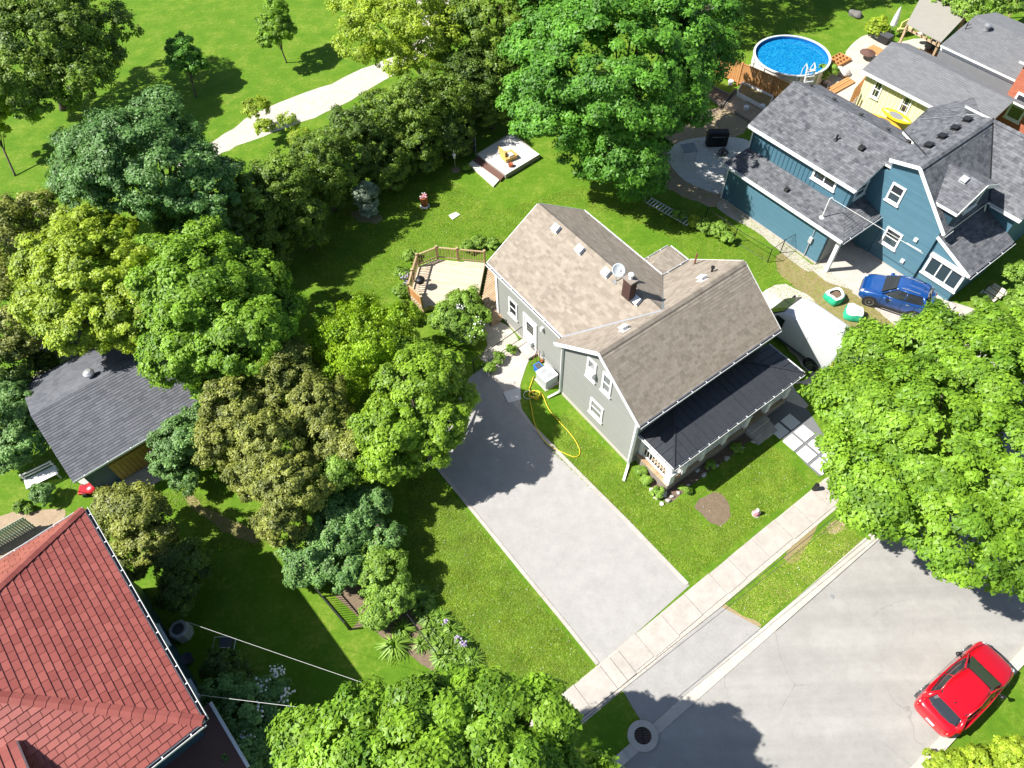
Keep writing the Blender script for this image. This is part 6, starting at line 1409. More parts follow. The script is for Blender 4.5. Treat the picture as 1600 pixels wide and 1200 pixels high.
# ------------------------------------------------------------ yard things
# raised platform in the back lawn
pf=thing('garden_platform','white topped raised platform with a lower step beside the tallest maple','platform',gp(790,245)); pz1=.35
P4=[gp(746,240,pz1),gp(782,222,pz1),gp(810,200,pz1),gp(843,240,pz1),gp(791,274,pz1)]
P4=[gp(745,240,pz1),gp(775,220,pz1),gp(800,205,pz1),gp(843,241,pz1),gp(790,273,pz1)]
mb=MB(); mb.prism([p-V3(0,0,.04) for p in P4],(0,0,-.31)); part(mb,'plinth','wood_grey',pf)
mb=MB()
e=P4[3]-P4[4]; e2=P4[0]-P4[4]; n=11
for k in range(n):
    mb=MB(); a=P4[4]+e2*(k/n)+V3(0,0,-.038); b=a+e2*(1/n-.006); mb.prism([a,a+e,b+e,b],(0,0,.04)); part(mb,'top_board','stone_pale',pf)
q=[gp(737,248,.15),gp(746,243,.15),gp(781,280,.15),gp(771,290,.15)]; 
q=[gp(732,256,.12),gp(740,249,.12),gp(780,281,.12),gp(771,291,.12)]; mb=MB(); mb.prism(q,(0,0,-.11)); part(mb,'step','wood_pale',pf)
q=[gp(739,250,.18),gp(748,243,.18),gp(790,272,.18),gp(782,281,.18)]; mb=MB(); mb.prism(q,(0,0,-.17)); part(mb,'ramp','brown_canvas',pf)
cr=thing('wooden_crate_seat','yellow wooden pallet seat with cushion on the white platform','seat',gp(795,247,pz1)); c=Vector(cr.location); r_=.55
for k in range(5): mb=MB(); mb.box(c+V3(math.cos(r_)*(-.4+.2*k),math.sin(r_)*(-.4+.2*k),.28),.16,.8,.04,rz=r_); part(mb,'slat','wood_yellow',cr)
mb=MB(); mb.box(c+V3(0,0,.13),.9,.7,.24,rz=r_); part(mb,'box','wood_yellow',cr)
mb=MB(); mb.box(c+V3(-.42,.05,.45),.08,.8,.45,rz=r_); part(mb,'back','wood_yellow',cr)
mb=MB(); mb.box(c+V3(.1,-.1,.35),.4,.4,.1,rz=r_); part(mb,'cushion','stone_pale',cr,bevel=.03)
mb=MB(); mb.lathe(gp(798,260,pz1),[(.14,0),(.18,.2),(.18,.22),(.14,.2),(.0,.18)],14); tag(mb.build('flower_pot','ember'),'dark brown pot beside the yellow pallet seat','pot')
cl=thing('lounge_chair','dark folding chair in the hedge shade left of the platform','chair',gp(738,240))
mb=MB(); c=Vector(cl.location)
for s in (-.25,.25): mb.tube([c+V3(s,-.3,0),c+V3(s,.2,.45),c+V3(s,.45,.95)],.018,6); mb.tube([c+V3(s,.3,0),c+V3(s,-.3,.42)],.018,6)
part(mb,'frame','steel',cl); mb=MB(); mb.prism([c+V3(-.25,-.28,.42),c+V3(.25,-.28,.42),c+V3(.25,.2,.45),c+V3(-.25,.2,.45)],(0,0,.02)); part(mb,'seat','plastic_dark',cl)
mb=MB(); mb.prism([c+V3(-.25,.22,.47),c+V3(.25,.22,.47),c+V3(.25,.45,.95),c+V3(-.25,.45,.95)],(0,-.02,.01)); part(mb,'back','plastic_dark',cl)
bf_=thing('bird_feeder','white bird feeder on a thin pole at the hedge foot','bird feeder',gp(712,266)); c=Vector(bf_.location)
mb=MB(); mb.tube([c,c+V3(0,0,1.6)],.02,6); part(mb,'pole','steel',bf_); mb=MB(); mb.lathe(c+V3(0,0,1.0),[(.08,0),(.08,.25),(.14,.26),(0,.36)],10); part(mb,'feeder','flower_white',bf_)
mb=MB(); mb.lathe(c,[(.3,.0),(.3,.03),(0,.035)],16); part(mb,'ring','dirt',bf_)
# barrel shaped planter
pl_=thing('barrel_planter','reddish brown barrel planter with pale flowers on the back lawn','planter',gp(664,322)); c=Vector(pl_.location)
mb=MB(); mb.lathe(c,[(.30,0),(.32,.05),(.20,.09),(.20,.10)],20); part(mb,'base_ring','stone_pale',pl_)
mb=MB(); mb.lathe(c+V3(0,0,.09),[(.21,0),(.25,.3),(.24,.62),(.27,.66),(.22,.66),(.20,.58),(0,.58)],20); part(mb,'barrel','ember',pl_,smooth=True)
rr=random.Random(4); mb=MB()
for k in range(22): mb.blob(c+V3(rr.uniform(-.2,.2),rr.uniform(-.2,.2),.74+rr.uniform(0,.16)),.055,k,.2,sub=1)
part(mb,'flowers','pink',pl_,kind='stuff')
mb=MB()
for k in range(12): mb.blob(c+V3(rr.uniform(-.2,.2),rr.uniform(-.2,.2),.78+rr.uniform(0,.16)),.05,k+30,.2,sub=1)
part(mb,'flowers','flower_white',pl_,kind='stuff')
# garden figure on front lawn
gn=thing('garden_figure','small pink and white garden figure on the front lawn by the dead patch','garden figure',gp(1181,803)); c=Vector(gn.location)
mb=MB(); mb.lathe(c,[(.15,0),(.17,.08),(.12,.22),(.09,.32)],14); part(mb,'body','pink',gn,smooth=True)
mb=MB(); mb.lathe(c+V3(0,0,.31),[(.05,0),(.09,.05),(.09,.11),(.04,.17),(0,.18)],12); part(mb,'head','flower_white',gn,smooth=True)
for s in (-1,1): mb=MB(); mb.blob(c+V3(s*.13,-.03,.2),.05,2,.1,sz=1.6); part(mb,'arm','flower_white',gn,smooth=True)
mb=MB(); mb.lathe(c,[(.2,.0),(.2,.02),(0,.025)],14); part(mb,'plinth','rock',gn)
# air conditioner, bin, hose, bikes
ac=thing('air_conditioner','white air conditioner box on the grass beside the grey house','air conditioner',gp(856,598)); c=Vector(ac.location)+V3(-.05,.1,0); rz=FR_rz=math.radians(-55.5)
mb=MB(); mb.box(c+V3(0,0,.36),.86,.80,.66,rz=rz); part(mb,'housing','plastic_grey',ac,bevel=.03)
mb=MB(); mb.box(c+V3(0,0,.725),.90,.84,.06,rz=rz); top_=part(mb,'top_panel','plastic_white',ac,bevel=.02)
mb=MB()
for r in (.08,.14,.20,.26,.32): 
    n=20
    for k in range(n):
        a=2*math.pi*k/n; b=2*math.pi*(k+1)/n; mb.beam(c+V3(math.cos(a)*r,math.sin(a)*r,.765),c+V3(math.cos(b)*r,math.sin(b)*r,.765),.010,.010)
part(mb,'fan_guard','steel',ac,kind='stuff')
mb=MB(); mb.lathe(c+V3(0,0,.757),[(.33,0),(.0,.003)],20); part(mb,'fan_well','plastic_grey',ac)
mb=MB(); mb.box(c+V3(0,0,.02),1.0,.95,.04,rz=rz); part(mb,'pad','concrete',ac)
bn=gp(842,580); mb=MB(); mb.box(bn+V3(0,0,.2),.5,.36,.40,rz=rz); bb2=thing('recycling_box','bright blue recycling box behind the air conditioner','box',bn); part(mb,'tub','plastic_blue',bb2,bevel=.03); mb=MB(); mb.box(bn+V3(0,0,.41),.54,.4,.04,rz=rz); part(mb,'rim','plastic_blue',bb2)
mb=MB(); mb.box(bn+V3(0,0,.425),.44,.3,.03,rz=rz); part(mb,'contents','plastic_dark',bb2)
bk_=thing('garden_tools','upright tool rack and small pots against the grey wing wall','garden tools',gp(838,565)); c=Vector(bk_.location)
mb=MB(); mb.tube([c,c+V3(.05,.02,1.2)],.018,6); mb.tube([c+V3(.15,-.1,0),c+V3(.17,-.05,1.0)],.018,6); mb.tube([c+V3(-.3,-.25,.02),c+V3(.0,.0,.9)],.018,6); part(mb,'handle','copper_brown',bk_)
for k,(x,y) in enumerate(((846,566),(852,572),(858,578),(866,590))):
    mb=MB(); mb.lathe(gp(x,y),[(.07,0),(.10,.18),(.08,.18),(0,.15)],10); part(mb,'pot','rock' if k%2 else 'terracotta',bk_)
hz=.05
mb=MB(); h1=[gp(x,y,hz) for x,y in smooth_px([(834,588),(829,602),(827,610),(836,616),(842,618),(838,624),(828,620),(831,640),(835,660),(845,682),(860,697),(880,707),(898,714),(906,708),(903,696),(893,680),(875,660),(858,640),(850,622),(845,612)],4,False)]; mb.tube(h1,.022,6)
h2=[]; c=gp(835,617,hz)
for k in range(50): a=k*.5; h2.append(c+V3(math.cos(a)*(.30+.03*math.sin(k)),math.sin(a)*(.22+.03*math.cos(k*1.3)),.02+.002*k))
mb.tube(h2,.022,6); hs=mb.build('garden_hose','hose_yellow',smooth=True); tag(hs,'yellow garden hose looped over the side lawn and drive edge','hose')
mb=MB(); c=gp(826,617,hz); mb.tube([c+V3(math.cos(a*.4)*.28,math.sin(a*.4)*.25,.0) for a in range(16)],.02,6); tag(mb.build('hose_coil','wire_pale',smooth=True),'pale coiled hose end beside the yellow hose pile','hose')
# side gate by the drive
gt=thing('side_gate','black metal gate panel between the door corner and the drive','gate',gp(778,552))
p=gp(741,582);q=gp(818,528)
for a in (p,q): mb=MB(); mb.tube([a,a+V3(0,0,1.1)],.03,8); part(mb,'post','black_metal',gt)
mb=MB(); mb.beam(p+V3(0,0,1.05),q+V3(0,0,1.05),.03,.04); part(mb,'rail','black_metal',gt); mb=MB(); mb.beam(p+V3(0,0,.12),q+V3(0,0,.12),.025,.03); part(mb,'rail','black_metal',gt)
mb=MB()
for k in range(26): a=p.lerp(q,(k+.5)/26); mb.tube([a+V3(0,0,.12),a+V3(0,0,1.05)],.004,4)
part(mb,'mesh','black_metal',gt,kind='stuff')
# wire fences
def wire_fence(label,pts,h,top=True,name='wire_fence',pr=.028):
    t=thing(name,label,'fence',gp(*pts[0])); P=[gp(*p) for p in pts]
    for a in P: mb=MB(); mb.tube([a,a+V3(0,0,h)],pr,8); part(mb,'post','black_metal',t)
    for i in range(len(P)-1):
        p,q=P[i],P[i+1]; mb=MB(); mb.tube([p+V3(0,0,h-.06),q+V3(0,0,h-.06)],.016,6); part(mb,'rail','black_metal',t); mb=MB(); mb.tube([p+V3(0,0,.08),q+V3(0,0,.08)],.008,4); part(mb,'rail','black_metal',t)
        n=int((q-p).length/.12); mb=MB()
        for k in range(n):
            a=p.lerp(q,k/n);b=p.lerp(q,min(1,(k+4)/n)); mb.tube([a+V3(0,0,.08),b+V3(0,0,h-.08)],.0022,3); mb.tube([b+V3(0,0,.08),a+V3(0,0,h-.08)],.0022,3)
        part(mb,'mesh','black_metal',t,kind='stuff')
    return t
wire_fence('black wire fence with thin posts along the teal house side yard',[(1101,345),(1146,378),(1199,410),(1219,395),(1236,385)],1.1)
wire_fence('thin dark wire fence beside the daylily border',[(622,945),(652,985),(684,1027)],1.0)
# iron fence panel by the mulch bed
fe=thing('iron_fence','black iron fence panel throwing a striped shadow on the mulch bed','fence',gp(522,958)); p=gp(502,932);q=gp(546,984)
for a in (p,q): mb=MB(); mb.box(a+V3(0,0,.55),.06,.06,1.1); part(mb,'post','black_metal',fe)
mb=MB(); mb.beam(p+V3(0,0,1.0),q+V3(0,0,1.0),.04,.05); part(mb,'rail','black_metal',fe); mb=MB(); mb.beam(p+V3(0,0,.12),q+V3(0,0,.12),.04,.05); part(mb,'rail','black_metal',fe)
for k in range(16): mb=MB(); mb.box(p.lerp(q,(k+.5)/16)+V3(0,0,.56),.022,.022,.86); part(mb,'bar','black_metal',fe)
# picket fence lower left
pk=thing('picket_fence','weathered pale picket fence beyond the red tiled roof','fence',gp(28,840)); p=gp(-30,870);q=gp(56,822)
mb=MB(); mb.beam(p+V3(0,0,.85),q+V3(0,0,.85),.05,.08); part(mb,'rail','picket',pk); mb=MB(); mb.beam(p+V3(0,0,.25),q+V3(0,0,.25),.05,.08); part(mb,'rail','picket',pk)
d=(q-p).normalized(); sdv=V3(d.y,-d.x,0); n=22
for k in range(n): mb=MB(); mb.box(p.lerp(q,(k+.5)/n)+V3(0,0,.55)+sdv*.05,.09,.025,1.1,X=d,Y=V3(-d.y,d.x,0)); part(mb,'picket','picket',pk)
# bench in the lower left lawn
bn_=thing('garden_bench','white slatted garden bench on the lawn left of the garage','bench',gp(65,752)); c=gp(72,752); r_=.55; X=V3(math.cos(r_),math.sin(r_),0); Y=V3(-X.y,X.x,0)
for k in range(6): mb=MB(); mb.box(c+Y*(-.25+.1*k)+V3(0,0,.45),1.5,.075,.03,X=X,Y=Y); part(mb,'slat','flower_white',bn_)
for k in range(2): mb=MB(); mb.box(c+Y*.33+V3(0,0,.6+.2*k),1.5,.03,.08,X=X,Y=Y); part(mb,'back_slat','flower_white',bn_)
for s in (-1,1):
    for s2 in (-.25,.3): mb=MB(); mb.box(c+X*s*.68+Y*s2+V3(0,0,.22 if s2<0 else .45),.06,.06,.44 if s2<0 else .9,X=X,Y=Y); part(mb,'leg','flower_white',bn_)
# red wheeled machine
rm=thing('red_mower','small red wheeled garden machine at the garage corner','mower',gp(150,766)); c=gp(150,767); X=V3(.98,.1,0).normalized();Y=V3(-X.y,X.x,0)
mb=MB(); mb.blob(c+V3(0,0,.38),.34,4,.12,sz=.5); part(mb,'hood','paint_red',rm,smooth=True)
mb=MB(); mb.box(c+V3(0,0,.24),1.35,.5,.2,X=X,Y=Y); part(mb,'deck','paint_red',rm,bevel=.04)
for a in (-.36,.36):
    for b in (-.28,.28): mb=MB(); mb.lathe(c+X*a+Y*b+V3(0,0,.14),[(.14,-.04),(.14,.04),(0,.05)],14,Z=Y,X=X); part(mb,'wheel','tyre',rm)
mb=MB(); mb.tube([c-X*.4+Y*.2+V3(0,0,.3),c-X*.75+Y*.2+V3(0,0,.85),c-X*.75-Y*.2+V3(0,0,.85),c-X*.4-Y*.2+V3(0,0,.3)],.02,6); part(mb,'handle','black_metal',rm)
# things in red house shade
a2=thing('air_conditioner','pale air conditioner in deep shade beside the red roofed house','air conditioner',gp(288,990)); c=Vector(a2.location)
mb=MB(); mb.lathe(c,[(.42,0),(.42,.62),(.38,.68),(.30,.69),(.0,.62)],8); part(mb,'housing','plastic_grey',a2); mb=MB(); mb.lathe(c+V3(0,0,.66),[(.26,.0),(.24,.03),(0,.035)],16); part(mb,'fan','plastic_dark',a2)
c2=thing('wheeled_cart','small dark cart with white frame on the shaded lawn','cart',gp(357,1008)); c=Vector(c2.location); mb=MB(); mb.box(c+V3(0,0,.3),.5,.4,.25); part(mb,'tray','plastic_dark',c2,bevel=.02)
mb=MB(); mb.tube([c+V3(.25,.22,.42),c+V3(-.45,.22,.5),c+V3(-.45,-.22,.5),c+V3(.25,-.22,.42)],.018,6); mb.tube([c+V3(.3,.25,.1),c+V3(.3,-.25,.1)],.02,6); part(mb,'frame','flower_white',c2)
mb=MB(); mb.lathe(gp(296,1032),[(.2,0),(.26,.35),(.22,.35),(0,.3)],14); tag(mb.build('plant_pot','plastic_dark'),'dark round pot against the red roofed house wall','pot')
# bulk bags
def bulkbag(label,px,py,open_,rz,seed):
    c=gp(px,py); t=thing('bulk_bag',label,'bulk bag',c,'bulk bags by the blue car'); rr=random.Random(seed); X=V3(math.cos(rz),math.sin(rz),0);Y=V3(-X.y,X.x,0)
    mb=MB(); rings=[]; n=24
    def ring(r,z,wob): 
        out=[]
        for j in range(n):
            a=2*math.pi*j/n; k=1/max(abs(math.cos(a)),abs(math.sin(a)))**.55; k*=1+wob*math.sin(3*a+seed)+wob*.6*math.sin(5*a+seed*2); out.append(c+X*math.cos(a)*r*k+Y*math.sin(a)*r*k*.92+V3(0,0,z+wob*.5*math.sin(4*a)))
        return out
    prof=[(.46,0,.02),(.52,.12,.03),(.50,.35,.04),(.46,.50,.05)]
    rings=[ring(*p) for p in prof]
    for r in rings: mb.v+=r
    for i in range(len(rings)-1):
        for j in range(n): mb.f.append([i*n+j,i*n+(j+1)%n,(i+1)*n+(j+1)%n,(i+1)*n+j]); mb.t.append(rr.random())
    part(mb,'sack','bag_green',t,smooth=True)
    mb=MB(); A_=ring(.47,.49,.06); B_=ring(.40 ,.58,.08); C_=ring(.30,.50,.06)
    for r in (A_,B_,C_): mb.v+=r
    for i in range(2):
        for j in range(n): mb.f.append([i*n+j,i*n+(j+1)%n,(i+1)*n+(j+1)%n,(i+1)*n+j]); mb.t.append(rr.random())
    part(mb,'collar','bag_white',t,smooth=True)
    mb=MB()
    if open_: mb.poly(ring(.33,.40,.03)); part(mb,'soil','mulch',t)
    else: mb.blob(c+V3(0,0,.46),.40,seed,.25,sz=.42,sub=3); part(mb,'folded_top','bag_white',t,smooth=True)
    return t
bulkbag('open green and white bulk bag of soil left of the blue car',1302,468,True,.5,1); bulkbag('closed crumpled green and white bulk bag beside the van shadow',1331,494,False,-.4,2)
# rocks in front bed
rr=random.Random(9); rk=[(1019,766,.16),(1026,776,.13),(1037,772,.18),(1044,782,.14),(1034,787,.12),(1050,776,.12),(1060,770,.10),(1012,752,.12),(1007,741,.1),(1075,758,.11),(1100,742,.12),(1120,728,.1),(1136,716,.12),(1160,700,.11),(1178,690,.13),(1090,735,.1),(1004,728,.12)]
for i,(x,y,r) in enumerate(rk):
    mb=MB(); mb.blob(gp(x,y,r*.35),r,i,.3,sz=.6); o=mb.build('rock','rock',smooth=False); tag(o,'rounded garden rock edging the bed around the front porch','rock','rocks edging the front porch bed')
for i,(x,y,r,l) in enumerate([(1317,113,.5,'large pale boulder beside the pool side shrubs'),(1292,128,.3,'smaller pale boulder at the patio bed corner'),(1337,22,.5,'grey boulder in the shade on the pool lawn')]): mb=MB(); mb.blob(gp(x,y,r*.3),r,40+i,.2,sz=.6,sub=3); tag(mb.build('boulder','rock' if i<2 else 'rock_dark'),l,'boulder')
# lounge chair in the side garden
lc=thing('sun_lounger','pale metal sun lounger half overgrown beside the wire fence','sun lounger',gp(1040,330)); p=gp(1012,318);q=gp(1078,355); d=(q-p).normalized(); s=V3(-d.y,d.x,0)
mb=MB()
for k in (-.3,.3): mb.tube([p+s*k+V3(0,0,.3),q+s*k+V3(0,0,.3)],.02,6); mb.tube([p+s*k+V3(0,0,.3),p+s*k-d*.1+V3(0,0,.75)],.02,6)
for t_ in (.1,.45,.9):
    for k in (-.3,.3): a=p.lerp(q,t_)+s*k; mb.tube([a,a+V3(0,0,.3)],.018,6)
part(mb,'frame','steel',lc)
for k in range(14): mb=MB(); a=p.lerp(q,(k+.5)/14)+V3(0,0,.31); mb.beam(a-s*.3,a+s*.3,.07,.015); part(mb,'slat','plastic_white',lc)
# patio furniture behind blue house
tb=thing('patio_table','small square glass topped table on the round shaded patio','table',gp(1074,245)); c=Vector(tb.location)
mb=MB(); mb.box(c+V3(0,0,.72),.95,.95,.03,rz=.15); part(mb,'top','glass_curtain',tb)
for a in (-.42,.42):
    for b in (-.42,.42): mb=MB(); mb.tube([c+V3(a,b,.7),c+V3(a*1.05,b*1.05,0)],.02,6); part(mb,'leg','steel',tb)
gb=thing('covered_grill','black covered barbecue standing at the patio edge','grill',gp(1118,226)); c=Vector(gb.location)
mb=MB(); mb.box(c+V3(0,0,.55),1.45,.65,1.1,rz=-.05); part(mb,'cover','black_metal',gb,bevel=.12); mb=MB(); mb.box(c+V3(0,-.36,.85),.9,.03,.03,rz=-.05); part(mb,'handle','steel',gb)
mb=MB(); mb.blob(gp(1130,238,.2),.35,7,.3,sz=.7); tag(mb.build('dark_planter','plastic_dark'),'small dark rounded planter in front of the covered barbecue','planter')
# fence by the pool
fz_=thing('board_fence','warm cedar board fence with framed panels in front of the pool','fence',gp(1190,140))
fp=[(1118,118),(1150,128),(1158,131),(1204,152),(1240,170)]
P=[gp(x,y) for x,y in [(1112,115),(1152,133),(1200,154),(1244,174)]]
for i,a in enumerate(P): mb=MB(); mb.box(a+V3(0,0,.9),.11,.11,1.8,rz=G.rz); part(mb,'post','wood_cedar',fz_)
for i in range(3):
    p,q=P[i],P[i+1]; d=(q-p).normalized(); n=int((q-p).length/.145)
    mb=MB(); mb.beam(p+V3(0,0,1.72),q+V3(0,0,1.72),.08,.06); part(mb,'rail','wood_cedar',fz_); mb=MB(); mb.beam(p+V3(0,0,.25),q+V3(0,0,.25),.06,.09); part(mb,'rail','wood_cedar',fz_)
    for k in range(n): mb=MB(); mb.box(p.lerp(q,(k+.5)/n)+V3(0,0,.92),.135,.022,1.5,X=d,Y=V3(-d.y,d.x,0)); part(mb,'board','wood_cedar',fz_)
sf2=thing('side_fence','short cedar fence section closing the gap by the cream wall','fence',gp(1330,158)); p=gp(1322,172);q=gp(1345,145); d=(q-p).normalized()
for k in range(10): mb=MB(); mb.box(p.lerp(q,(k+.5)/10)+V3(0,0,.85),.16,.025,1.6,X=d,Y=V3(-d.y,d.x,0)); part(mb,'board','wood_cedar',sf2)
# raised beds and logs
def rbed(label,pts,h,soil,m='wood_pale'):
    t=thing('raised_bed',label,'raised bed',gp(*pts[0])); P=[gp(x,y) for x,y in pts]
    for i in range(4): mb=MB(); mb.beam(P[i]+V3(0,0,h/2),P[(i+1)%4]+V3(0,0,h/2),.06,h); part(mb,'side_board',m,t)
    mb=MB(); mb.poly([p+V3(0,0,h*.7) for p in P]); part(mb,'soil',soil,t); return t
rbed('long white sided raised bed along the cedar fence',[(1150,152),(1158,136),(1206,158),(1197,178)],.45,'dry_grass','plastic_white')
rbed('low brown raised bed filled with soil in front of the white one',[(1132,168),(1148,150),(1198,180),(1182,198)],.2,'dirt','wood_grey')
rbed('shaded raised bed left of the brown log',[(1100,150),(1112,138),(1140,152),(1128,168)],.25,'mulch','wood_grey')
mb=MB(); mb.tube([gp(1124,166,.15),gp(1150,140,.15)],.12,8); tag(mb.build('log','bark'),'brown log lying between the raised beds','log')
for i,(x,y,l) in enumerate([(1141,132,'white bucket at the fence foot near the raised beds'),(1165,172,'white bag on the corner of the brown raised bed'),(1190,170,'second white tub beside the grey roof corner')]): mb=MB(); mb.lathe(gp(x,y,.1),[(.16,0),(.2,.3),(.17,.32),(0,.33)],12); tag(mb.build('bucket','plastic_white'),l,'bucket')
# pool
pc=gp(1237,93,0); pz_t=1.25; e1_=gp(1179.5,75,pz_t); e2_=gp(1296,82,pz_t); pcx=(e1_+e2_)/2; pr_=(e2_-e1_).length/2; pc=gp(1237.5,86,pz_t); pc.z=0; pr_=2.72
pool=thing('swimming_pool','round above ground pool with bright blue water and grey rim','pool',pc)
mb=MB(); mb.lathe(pc,[(pr_,.0),(pr_,1.2)],64,cap=False); part(mb,'wall','pool_wall',pool,smooth=False)
mb=MB(); mb.lathe(pc,[(pr_-.05,.08),(pr_-.05,1.22)],64,cap=False); li=part(mb,'liner','pool_floor',pool)
mb=MB(); n=64
for j in range(n):
    a=2*math.pi*j/n;b=2*math.pi*(j+1)/n; Pq=lambda t,r,z:pc+V3(math.cos(t)*r,math.sin(t)*r,z)
    mb.poly([Pq(a,pr_-.06,1.27),Pq(a,pr_+.10,1.27),Pq(b,pr_+.10,1.27),Pq(b,pr_-.06,1.27)],.5); mb.poly([Pq(a,pr_+.10,1.20),Pq(b,pr_+.10,1.20),Pq(b,pr_+.10,1.27),Pq(a,pr_+.10,1.27)],.5); mb.poly([Pq(a,pr_-.06,1.20),Pq(a,pr_-.06,1.27),Pq(b,pr_-.06,1.27),Pq(b,pr_-.06,1.20)],.5)
part(mb,'rim','umbrella_cloth',pool)
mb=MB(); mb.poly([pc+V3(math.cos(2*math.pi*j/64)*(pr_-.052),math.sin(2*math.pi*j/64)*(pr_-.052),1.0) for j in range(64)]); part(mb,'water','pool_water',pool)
for j in range(12): a=2*math.pi*j/12; mb=MB(); mb.box(pc+V3(math.cos(a)*(pr_+.04),math.sin(a)*(pr_+.04),.6),.07,.14,1.2,rz=a); part(mb,'upright','stone_pale',pool)
ld=thing('pool_ladder','white plastic A frame ladder over the near pool rim','ladder',gp(1247,120)); a_=-1.35+.0
rad=V3(.16,-1,0).normalized(); tn=V3(-rad.y,rad.x,0); base=pc+rad*(pr_+.55); top=pc+rad*(pr_+.15)
for s in (-.3,.3):
    mb=MB(); mb.beam(base+tn*s,top+tn*s+V3(0,0,1.95),.14,.07); mb.tube([top+tn*s+V3(0,0,1.9),pc+rad*(pr_-.1)+tn*s+V3(0,0,2.1),pc+rad*(pr_-.35)+tn*s+V3(0,0,1.6),pc+rad*(pr_-.4)+tn*s+V3(0,0,.9)],.035,6); part(mb,'side_rail','plastic_white',ld)
for k in range(5): mb=MB(); c=base.lerp(top+V3(0,0,1.8),(k+.7)/5); mb.box(c,.26,.6,.06,X=rad,Y=tn); part(mb,'tread','plastic_white',ld)
mb=MB(); c=pc+V3(-pr_-.7,-.3,0); mb.lathe(c,[(.25,0),(.25,.6),(.18,.75),(0,.8)],14); mb.tube([c+V3(.1,0,.6),c+V3(.75,.2,.9)],.04,6); tag(mb.build('pool_filter','rock'),'grey pool filter drum in shade at the left of the pool','pool filter')
# wooden planter frames and lumber
for i,(x,y,l) in enumerate([(1302,92,'wooden lattice tray of square cells at the right of the pool')]):
    t=thing('planter_grid',l,'planter',gp(x,y)); c=gp(x+8,y+4)
    for k in range(4): mb=MB(); mb.box(c+G.A*(.35*k-.5)+V3(0,0,.12),.05,1.5,.24,rz=G.rz); part(mb,'divider','wood_cedar',t)
    for k in range(5): mb=MB(); mb.box(c+G.B*(.36*k-.72)+V3(0,0,.12),1.1,.05,.236,rz=G.rz); part(mb,'divider','wood_cedar',t)
lm=thing('lumber_pile','cedar boards stacked on the pale patio behind the grey roof','lumber',gp(1318,135))
for k in range(4): mb=MB(); mb.beam(gp(1292+3*k,140+2*k,.06+.05*(k%2)),gp(1326+3*k,121+2*k,.06+.05*(k%2)),.16,.05); part(mb,'board','wood_cedar',lm)
# kayaks against the cream wall
def kayak(label,p,q,m,tilt):
    p=Vector(p);q=Vector(q); t=thing('kayak',label,'kayak',V3((p.x+q.x)/2,(p.y+q.y)/2,0),'kayaks by the cream wall'); d=(q-p);L=d.length;d.normalize(); s=(d.cross(V3(0,0,1)).normalized()*math.cos(tilt)+V3(0,0,1)*math.sin(tilt)).normalized(); u=s.cross(d)
    if u.z<0: u=-u
    rows=[];n=13
    for i in range(n):
        k=i/(n-1); w=.34*math.sin(math.pi*min(max(k,.02),.98))**.6; c=p+d*L*k+u*(.06*(2*k-1)**2)
        ring=[c-s*w*.98+u*.12,c-s*w+u*.05,c-s*w*.6-u*.13,c-u*.17,c+s*w*.6-u*.13,c+s*w+u*.05,c+s*w*.98+u*.12,c+s*w*.4+u*.19,c-s*w*.4+u*.19]; rows.append(ring)
    mb=MB(); m_=9
    for r in rows: mb.v+=r
    for i in range(n-1):
        for j in range(m_): mb.f.append([i*m_+j,(i+1)*m_+j,(i+1)*m_+(j+1)%m_,i*m_+(j+1)%m_]); mb.t.append(.5)
    mb.f.append(list(range(m_))); mb.t.append(.5); mb.f.append([(n-1)*m_+j for j in range(m_)][::-1]); mb.t.append(.5)
    subsurf(part(mb,'hull',m,t),1)
    c=p+d*L*.5+u*.19; mb=MB(); N=18
    for j in range(N):
        a=2*math.pi*j/N;b=2*math.pi*(j+1)/N; mb.beam(c+d*.55*math.cos(a)+s*.2*math.sin(a),c+d*.55*math.cos(b)+s*.2*math.sin(b),.04,.05)
    part(mb,'cockpit_rim',m,t); mb=MB(); mb.poly([c+d*.52*math.cos(2*math.pi*j/N)+s*.18*math.sin(2*math.pi*j/N)+u*.012 for j in range(N)]); part(mb,'cockpit','plastic_dark',t)
    return t
kayak('yellow kayak leaning higher against the cream wall',cw(1385,166)-G.B*.5,cw(1432,190)-G.B*.5,'plastic_yellow',-.8)
kayak('orange yellow kayak lying lower below the other kayak',cw(1366,172)-G.B*.8,cw(1420,199)-G.B*.8,'plastic_orange',-.6)
# umbrella, chairs, pergola
um=thing('patio_umbrella','folded pale grey patio umbrella beside the lime cushion','umbrella',gp(1388,58)); c=Vector(um.location)
mb=MB(); mb.tube([c,c+V3(0,0,2.3)],.03,8); part(mb,'pole','steel',um); mb=MB(); mb.lathe(c+V3(0,0,.9),[(.10,0),(.26,.1),(.22,.6),(.12,1.2),(.02,1.5)],10); part(mb,'canopy','umbrella_cloth',um)
ch=thing('patio_chair','patio lounge with lime green cushion beside the pergola','chair',gp(1412,52)); c=Vector(ch.location); mb=MB(); mb.box(c+V3(0,0,.4),1.3,.7,.12,rz=.6); part(mb,'cushion','cushion_lime',ch,bevel=.04); mb=MB(); mb.box(c+V3(.0,.35,.65),1.2,.12,.5,rz=.6); part(mb,'back_cushion','cushion_lime',ch,bevel=.04)
mb=MB()
for a in (-.5,.5):
    for b in (-.25,.25): mb.box(c+V3(a,b,.17),.06,.06,.34,rz=.6)
part(mb,'frame','wood_rail',ch)
bb3=thing('fire_table','black square fire table on the patio before the pergola','table',gp(1380,66)); c=Vector(bb3.location); mb=MB(); mb.box(c+V3(0,0,.3),.85,.6,.6,rz=G.rz); part(mb,'base','black_metal',bb3,bevel=.03); mb=MB(); mb.box(c+V3(0,0,.62),.95,.7,.05,rz=G.rz); part(mb,'top','plastic_dark',bb3)
